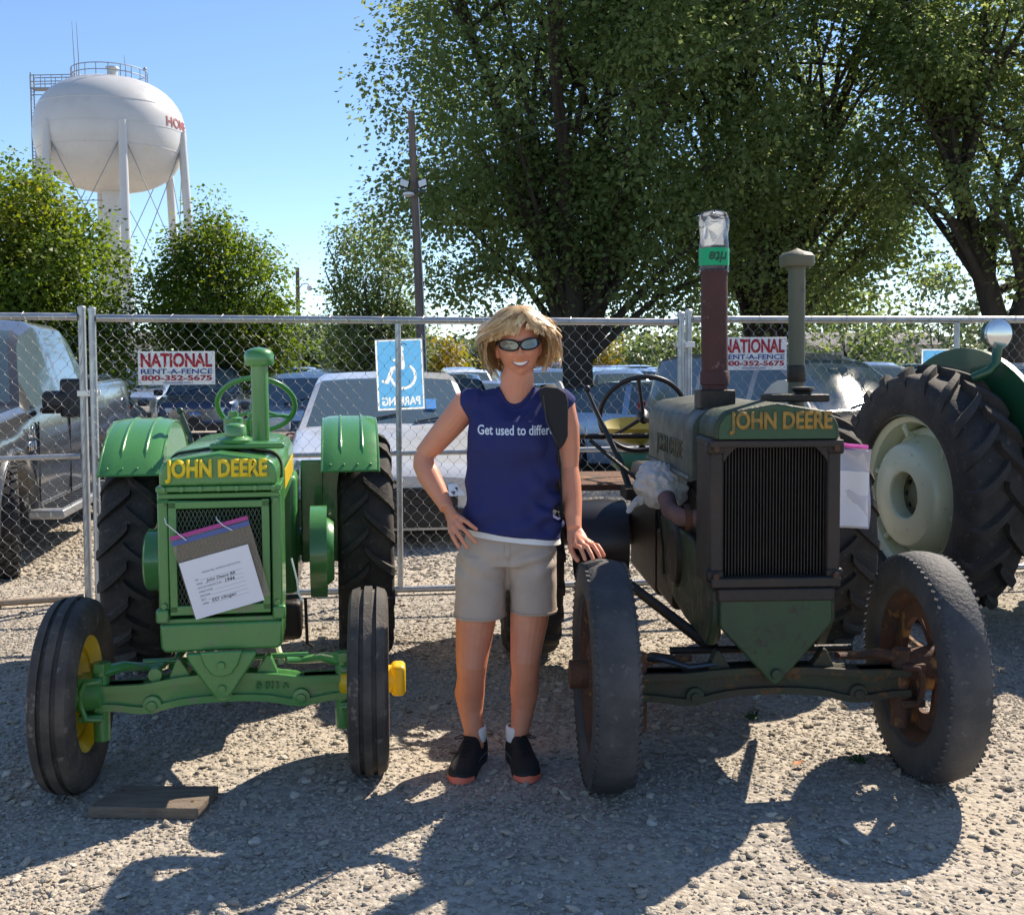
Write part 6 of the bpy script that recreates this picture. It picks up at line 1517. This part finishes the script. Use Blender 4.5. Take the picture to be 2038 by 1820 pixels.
    for c, rx, ry, z in ((-.124, .0985, .098, .572), (.078, .087, .094, .590)):
        build(MB().tube([(c + (rx + .001) * math.copysign(abs(math.cos(q)) ** (2 / 2.3), math.cos(q)), 4.11 + (ry + .001) * math.copysign(abs(math.sin(q)) ** (2 / 2.3), math.sin(q)), z) for q in np.linspace(0, 2 * PI, 49)], .0017, 6), 'hem_stitch', KHAKI)
    # seams: fly, pockets, side seams
    bs = BVHTree.FromPolygons([v.co + root for v in pm.vertices], [tuple(p.vertices) for p in pm.polygons])
    def seam(pts, r_=.0014):
        out = []
        for k in range(len(pts) - 1):
            for u in np.linspace(0, 1, 9)[:-1 if k < len(pts) - 2 else None]:
                x = pts[k][0] + (pts[k + 1][0] - pts[k][0]) * u; z = pts[k][1] + (pts[k + 1][1] - pts[k][1]) * u; h = bs.ray_cast(V(x, 3.6, z), V(0, 1, 0))
                if h[0]: out.append(h[0] - V(0, .0006, 0))
        if len(out) > 2: build(MB().tube(out, r_, 5), 'seam', KHAKI)
    seam([(-.008, .88), (-.010, .80), (-.020, .765)]); seam([(-.135, .865), (-.165, .82), (-.192, .775)]); seam([(.115, .855), (.140, .82), (.158, .775)]); seam([(-.03, .862), (-.032, .815), (-.014, .785)])
    # ---- ring on her hand
    build(MB().tube([(-.1925 + .0098 * math.cos(q) * .8, 3.967 + .0098 * math.sin(q), .889 + .006 * math.cos(q)) for q in np.linspace(0, 2 * PI, 17)], .0017, 6), 'finger_ring', M_('silver_ring', (.75, .74, .7), .15, 1.0))
    # ---- shoes and socks
    def shoe(heel, toe, outer):
        h, d = Vector((*heel, 0)), Vector((*toe, 0)); L = (d - h).length; f = (d - h) / L; sd = V(f.y, -f.x, 0)   # sd: to the wearer's right of travel
        sx = 1 if sd.x > 0 else -1; sd = sd * sx
        sh_ = bpy.data.objects.new('shoe', None); COL.objects.link(sh_); sh_.parent = t
        Wt = lambda s, x, z: h + f * (s * L) + sd * (x + outer * .010 * math.sin(PI * min(1, s)) ) + V(0, 0, z)
        wd = lambda s: float(np.interp(s, [0, .05, .15, .35, .55, .72, .86, .95, 1.0], [.020, .033, .038, .037, .044, .051, .047, .032, .012]))
        ht = lambda s: float(np.interp(s, [0, .05, .15, .25, .34, .42, .55, .70, .85, .95, 1.0], [.085, .100, .108, .104, .118, .112, .086, .068, .056, .046, .034]))
        up = MB().grid(lambda u, v: Wt(.002 + .996 * v, wd(v) * math.copysign(abs(math.cos(PI * u)) ** .62, math.cos(PI * u)), .022 + (ht(v) - .022) * abs(math.sin(PI * u)) ** .70), 25, 30)
        def pb(mb, nm, mat, sm_=60, bev=0): mb.xform(Matrix.Translation(-root)); return mb.build(nm, mat, sh_, sm_, bev)
        pb(up, 'upper', SHOEB, 180)
        out_ = [Wt(.5 + .5 * math.cos(a) * 1.02, (wd(.5 + .5 * math.cos(a) * .98) + .005) * math.copysign(1, math.sin(a)) * min(1, abs(math.sin(a)) ** .30), 0) for a in np.linspace(0, 2 * PI, 61)[:-1]]
        sl = MB(); n = len(out_); zt_ = lambda p: .026 + .010 * max(0, (p - h).dot(f) / L - .8) / .2 + .008 * max(0, .25 - (p - h).dot(f) / L) / .25
        vv = [(p.x, p.y, .001 + (.010 * max(0, ((p - h).dot(f) / L - .85) / .15))) for p in out_] + [(p.x, p.y, zt_(p)) for p in out_]
        sl.add(vv, [tuple(reversed(range(n))), tuple(range(n, 2 * n))] + [(k, (k + 1) % n, n + (k + 1) % n, n + k) for k in range(n)]); pb(sl, 'sole', SOLE, 40, .004)
        tb = MB().grid(lambda u, v: Wt(1.036 - .19 * abs(2 * u - 1) ** 2.2 - .010 * v, (2 * u - 1) * .0520, .004 + .027 * v * (1 - .45 * abs(2 * u - 1))), 21, 4)
        pb(tb, 'toe_bumper', CORAL, 180)
        ov = MB()
        for sgn in (-1, 1):
            ov.grid(lambda u, v, sgn=sgn: Wt(.06 + .40 * u, sgn * (wd(.06 + .40 * u) * (1.03 - .20 * v)), .030 + .045 * v * (1 - .4 * u)), 12, 5)
        pb(ov, 'side_overlay', SHOEG, 180)
        lc = MB()
        for k in range(5):
            s = .44 + .055 * k; z = ht(s) + .003
            lc.tube([Wt(s, -.020, z - .008), Wt(s + .02, 0, z + .002), Wt(s + .035, .020, z - .010)], .0022, 6); lc.tube([Wt(s, .020, z - .008), Wt(s + .02, 0, z + .004), Wt(s + .035, -.020, z - .010)], .0022, 6)
        z = ht(.42) + .004
        lc.tube([Wt(.42, 0, z), Wt(.44, outer * .03, z + .006), Wt(.46, outer * .055, z - .004), Wt(.44, outer * .05, z - .010), Wt(.42, outer * .01, z)], .0022, 6)
        pb(lc, 'lace', LACE)
        for sgn in (-1, 1): pb(MB().tube([Wt(.46 + .04 * k, sgn * .026, ht(.46 + .04 * k) - .016) for k in range(4)], .0016, 5), 'lace_eyelets', CORAL)
        pb(MB().tube([Wt(.30, 0, .125), Wt(.31, 0, .135)], .0035, 6), 'pull_tab', M_('tab_lime', (.35, .55, .1), .6))
        ck = h + f * (.23 * L)
        pb(MB().lathe([(.036, .085), (.0385, .11), (.0385, .132), (.036, .140), (.030, .141)], c=(ck.x, ck.y, 0), seg=24), 'sock', WHITEC, 180)
    shoe((-.124, 4.188), (-.200, 3.900), -1); shoe((-.006, 4.188), (.054, 3.908), 1)
    # ---- shoulder bag (worn, but a thing of its own)
    bg = empty('shoulder_bag', root + V(.2, -.1, 1.2), 0, 'black sling bag hanging over the shoulder of the woman in blue', 'bag')
    T = Matrix.Translation(-(root + V(.2, -.1, 1.2)))
    poly = [(.096, 1.418), (.120, 1.428), (.165, 1.424), (.194, 1.405), (.202, 1.37), (.200, 1.25), (.190, 1.225), (.174, 1.203), (.158, 1.208), (.140, 1.27), (.108, 1.36)]
    MB().prism(poly, 'XZ', 3.950, 4.010).xform(T).build('pouch', BAGM, bg, 40, .018, 4)
    MB().tube([(.112, 3.949, 1.395), (.124, 3.947, 1.30), (.160, 3.947, 1.225)], .0025, 5).xform(T).build('zip', BAGZ, bg)
    stp = MB(); stp.tube([(.150, 3.985, 1.415), (.140, 4.05, 1.432), (.128, 4.14, 1.428), (.12, 4.23, 1.36), (.08, 4.285, 1.15), (.10, 4.29, .95), (.17, 4.22, .93)], .020, 8, flat=.16, up=(0, 0, 1)); stp.xform(T).build('strap', BAGM, bg, 60)
    st2 = MB(); st2.tube([(.166, 3.99, 1.215), (.176, 4.005, 1.15), (.180, 4.03, 1.05), (.184, 4.06, .95), (.182, 4.15, .90), (.17, 4.22, .93)], .016, 8, flat=.3, up=(1, 0, 0)); st2.xform(T).build('strap', BAGM, bg, 60)
person()
# ------------------------------------------------------------------ small things
OLDWOOD = M_('old_board', (0.24, 0.19, 0.14), .9, var=.8, vscale=7, col2=(.12, .09, .07), bump=.8, bscale=40, stretch=(1.2, 9, 9), spots=(.2, .15, .1), spotscale=9, spotamt=.3)
bd = empty('wood_board', (-1.235, 3.705, 0), R(-1), 'weathered wooden plank lying on the gravel before the green tractor', 'board')
pk = MB(); pk.add([(-.19, -.09, .002), (.185, -.10, .002), (.20, .095, .002), (-.14, .10, .002), (-.185, -.09, .042), (.187, -.098, .040), (.20, .095, .042), (-.14, .10, .041)], [(3, 2, 1, 0), (4, 5, 6, 7), (0, 1, 5, 4), (1, 2, 6, 5), (2, 3, 7, 6), (3, 0, 4, 7)])
pk.build('plank', OLDWOOD, bd, 30, .004)
for x, y in ((-.12, .05), (.15, -.04)): MB().lathe([(0, .004), (.006, .003), (.007, 0)], c=(x, y, .0405), seg=8).build('nail_head', RUST, bd)

# entry card in a zip bag, tied to the green tractor's screen
def film(name, col, alpha, rough=.12):
    m = M_(name, col, rough, alpha=alpha, coat=.4, bump=.35, bscale=35); return m
PAPER = M_('paper', (.80, .79, .83), .8); INKG = M_('ink_grey', (.22, .22, .25), .7); INKB = M_('ink_pen', (.015, .015, .03), .6)
ZIPP = M_('zip_magenta', (.42, .05, .26), .4); ZIPB = M_('zip_blue', (.10, .16, .42), .4, alpha=.75); FILM = film('bag_film', (.26, .225, .18), .62)
def entry_card():
    # lies on the screen plane of the tractor: local frame x right, z up, y out of the screen
    t = empty('entry_card', (0, 0, 0), 0, 'printed entry card in a plastic zip bag tied to the green tractor grille', 'card')
    base = Matrix.Translation((-1.056, 3.985, 0)) @ Matrix.Rotation(R(8.8), 4, 'Z')
    t.matrix_world = base @ Matrix.Translation((.006, -.110, .800)) @ Matrix.Rotation(R(-14.5), 4, 'Y') @ Matrix.Rotation(R(4), 4, 'X')
    w_, h_ = .275, .300
    MB().grid(lambda u, v: ((u - .5) * w_, .006 * math.sin(6 * u + 3 * v) * .5, (v - .5) * h_), 14, 14).build('bag', FILM, t, 180)
    MB().box((0, -.004, h_ / 2 - .006), (w_, .003, .014)).build('zip_strip', ZIPP, t); MB().box((0, -.004, h_ / 2 - .026), (w_, .002, .018)).build('blue_band', ZIPB, t)
    pw, ph = .245, .212; px, pz = -.010, -.054
    MB().box((px, -.006, pz), (pw, .0012, ph)).build('card', PAPER, t)
    TM = lambda x, z: Matrix.Translation((px + x, -.0072, pz + z)) @ Matrix.Rotation(PI / 2, 4, 'X')
    text_obj('card_print', 'INDIAN MILL ANTIQUE ASSOCIATION', INKG, t, TM(.012, .052), .135, .0075, .0002)
    rows = [('NO', .032), ('MODEL', .016), ('DATE OF MANUFACTURE', .001), ('HORSE POWER', -.014), ('DRAW BAR', -.029), ('BELT', -.043), ('OWNER', -.058)]
    ln = MB()
    for s, z in rows:
        wd = .0052 * len(s) if len(s) > 3 else .012; wd *= .85; text_obj('card_print', s, INKG, t, TM(-.085, z), wd, .0068, .0002, center=False)
        ln.box((px - .082 + wd / 1 + (.165 - wd) / 2, -.0070, pz + z - .0045), (.160 - wd, .0002, .0008))
    ln.build('card_line', INKG, t)
    text_obj('handwriting', 'John Deere BR', INKB, t, TM(-.052, .019), .105, .0135, .0002, shear=.25, bold=.006, center=False)
    text_obj('handwriting', '1944', INKB, t, TM(.012, .003), .034, .0125, .0002, shear=.2, bold=.006, center=False)
    text_obj('handwriting', 'ED clinger', INKB, t, TM(-.050, -.055), .088, .0145, .0002, shear=.15, bold=.006, center=False)
    tie = M_('tie_white', (.72, .72, .74), .5)
    MB().tube([(-.085, -.008, .125), (-.11, -.012, .165), (-.135, -.002, .20), (-.14, .03, .215)], .0022, 6).build('tie', tie, t); MB().tube([(.075, -.008, .115), (.05, -.012, .142), (.035, -.002, .165), (.03, .03, .17)], .0022, 6).build('tie', tie, t)
entry_card()

def hanging_bag():
    t = empty('document_bag', (1.262, 4.10, 1.045), R(14), 'clear zip bag with a pink strip and paper hanging beside the old radiator', 'bag')
    w_, h_ = .155, .30
    MB().grid(lambda u, v: ((u - .5) * w_ * (1.0 + .06 * v), .010 * math.sin(5 * u) + .02 * (u - .5) + .008 * math.sin(7 * v + 3 * u), (v - .5) * h_ - .012 * u), 14, 16).build('bag', film('bag_clear', (.62, .60, .66), .62), t, 180)
    MB().tube([(-.5 * w_ - .012, 0, .158), (-.3 * w_, .0, .160), (0, .012, .152), (.5 * w_, .02, .145)], .010, 6, flat=.9).build('zip_strip', M_('zip_pink', (.75, .10, .42), .4), t); MB().tube([(-.5 * w_, -.002, .146), (0, .010, .139), (.5 * w_, .018, .130)], .006, 6, flat=.3).build('violet_band', M_('zip_violet', (.30, .16, .62), .4), t)
    MB().grid(lambda u, v: (-.072 + .140 * u, -.010 + .010 * math.sin(5 * u) + .02 * (u - .5) + .005 * math.sin(4 * v), -.140 + .205 * v - .012 * u), 10, 10).build('card', M_('paper_aged', (.70, .68, .70), .8, var=.2, vscale=12, col2=(.55, .52, .55)), t, 180)
hanging_bag()

# upturned soda bottle capping the rusty stack (clear plastic with a green label)
def bottle():
    base = Matrix.Translation((.925, 3.93, 0)) @ Matrix.Rotation(R(2.5), 4, 'Z'); p = base @ V(-.135, .33, 1.855)
    t = empty('plastic_bottle', p, 0, 'upturned clear plastic soda bottle with green label capping the rusty exhaust stack', 'bottle')
    PET = M_('pet_clear', (.92, .95, .97), .04, trans=1.0, ior=1.25, spec=.6)
    m = bpy.data.materials.new('pet_film'); m.use_nodes = True; n = m.node_tree; n.nodes.clear(); out = n.nodes.new('ShaderNodeOutputMaterial')
    tr = n.nodes.new('ShaderNodeBsdfTransparent'); tr.inputs[0].default_value = (.90, .92, .94, 1); gl = n.nodes.new('ShaderNodeBsdfGlossy'); gl.inputs[1].default_value = .08
    df = n.nodes.new('ShaderNodeBsdfTranslucent'); df.inputs[0].default_value = (.75, .78, .82, 1)
    fz = n.nodes.new('ShaderNodeFresnel'); fz.inputs[0].default_value = 1.5; x1 = n.nodes.new('ShaderNodeMixShader'); x1.inputs[0].default_value = .28; x2 = n.nodes.new('ShaderNodeMixShader')
    n.links.new(tr.outputs[0], x1.inputs[1]); n.links.new(df.outputs[0], x1.inputs[2]); n.links.new(fz.outputs[0], x2.inputs[0]); n.links.new(x1.outputs[0], x2.inputs[1]); n.links.new(gl.outputs[0], x2.inputs[2]); n.links.new(x2.outputs[0], out.inputs[0])
    def bp(u, v):
        z = .235 * v; a = 2 * PI * u
        r_ = float(np.interp(z, [0, .006, .03, .10, .125, .145, .175, .200, .220, .232, .235], [.0585, .0560, .0565, .0560, .0530, .0535, .0585, .0590, .0540, .030, .004]))
        lob = max(0, (z - .165) / .07); r_ *= 1 - .16 * lob * abs(math.cos(2.5 * a)) ** 3
        return (r_ * math.cos(a), r_ * math.sin(a), z - (.018 * lob * abs(math.cos(2.5 * a)) if z > .2 else 0))
    MB().grid(bp, 60, 40, wrap_u=True).build('bottle_wall', m, t, 180)
    lb = MB().lathe([(.0575, .022), (.0578, .035), (.0575, .088)], seg=48).build('label', M_('label_green', (.0, .50, .20), .35, thin=.3), t, 180)
    me = text_mesh('rite', 1.0, bold=.03, shear=.25); fit_text(me, .075, .042, True); bm = bmesh.new(); bm.from_mesh(me); bmesh.ops.subdivide_edges(bm, edges=bm.edges, cuts=1)
    for v in bm.verts: a = R(-82) + (-v.co.x) / .058; v.co = V(.0590 * math.cos(a), .0590 * math.sin(a), .052 - v.co.y)
    bm.to_mesh(me); bm.free(); link_mesh('label_lettering', me, M_('label_ink', (.01, .07, .04), .5), lb, 0)
bottle()

# white carrier bag wrapped round the magneto of the old tractor
def carrier_bag():
    base = Matrix.Translation((.925, 3.93, 0)) @ Matrix.Rotation(R(2.5), 4, 'Z'); p = base @ V(-.285, .62, 1.005)
    t = empty('carrier_bag', p, 0, 'crumpled white plastic bag tied over a part below the old tractor hood', 'bag')
    def f(u, v):
        a = 2 * PI * u; th = PI * v; d = V(math.cos(a) * math.sin(th), math.sin(a) * math.sin(th), -math.cos(th))
        k = 1 + .20 * mnoise.noise(d * 2.1 + V(3, 1, 2)) + .10 * math.sin(9 * a + 6 * d.z + 4 * mnoise.noise(d * 3)) * math.sin(th) * .6 + .07 * mnoise.noise(d * 8)
        return (d.x * .108 * k, d.y * .12 * k, d.z * .095 * k - .02 * d.x)
    MB().grid(f, 90, 60, wrap_u=True).build('wrap', M_('carrier_white', (.74, .75, .73), .35, thin=.35, bump=.4, bscale=30, var=.2, vscale=9, col2=(.55, .58, .57)), t, 180)
    MB().grid(lambda u, v: (-.09 - .05 * v + .012 * math.sin(12 * u), -.06 + .05 * (u - .5) - .02 * v, -.055 - .03 * v + .02 * math.sin(9 * u + 2 * v)), 16, 6).build('knot_tail', MATS['carrier_white'], t, 180)
carrier_bag()

# a dry leaf and small litter on the gravel
lf = empty('dry_leaf', (1.062, 4.045, .014), R(30), 'small dry orange leaf on the sunlit gravel beside the round wheel shadow', 'leaf')
MB().grid(lambda u, v: ((u - .5) * .05, (v - .5) * .032 * math.sin(PI * (.08 + .84 * u)), .006 + .010 * math.cos(5 * u) * (v - .5) + .008 * abs(v - .5)), 10, 5).build('blade', M_('dry_leaf', (.42, .15, .04), .7), lf, 180)

# a few weed tufts in the gravel
for (x, y, lab) in ((1.02, 4.62, 'small green weed tuft in the gravel behind the old tractor axle'), (1.30, 4.10, 'tiny weed sprouting from the gravel under the old tractor axle')):
    wt = empty('weed', (x, y, 0), 0, lab, 'weed'); rw = random.Random(int(x * 100)); mb = MB()
    for k in range(26):
        a = rw.uniform(0, 6.28); l = rw.uniform(.02, .05); d = V(math.cos(a), math.sin(a), 0); sd = V(-d.y, d.x, 0) * .003; p = V(rw.gauss(0, .02), rw.gauss(0, .02), 0)
        mb.add([p - sd, p + sd, p + d * l * .5 + sd * 1.4 + V(0, 0, l * .45), p + d * l * .5 - sd * 1.4 + V(0, 0, l * .45), p + d * l + V(0, 0, l * .4)], [(0, 1, 2, 3), (3, 2, 4)])
    mb.build('leaf_tuft', M_('weed_green', (.06, .11, .03), .6, island=.3, thin=.3), wt, 0, fix=False)
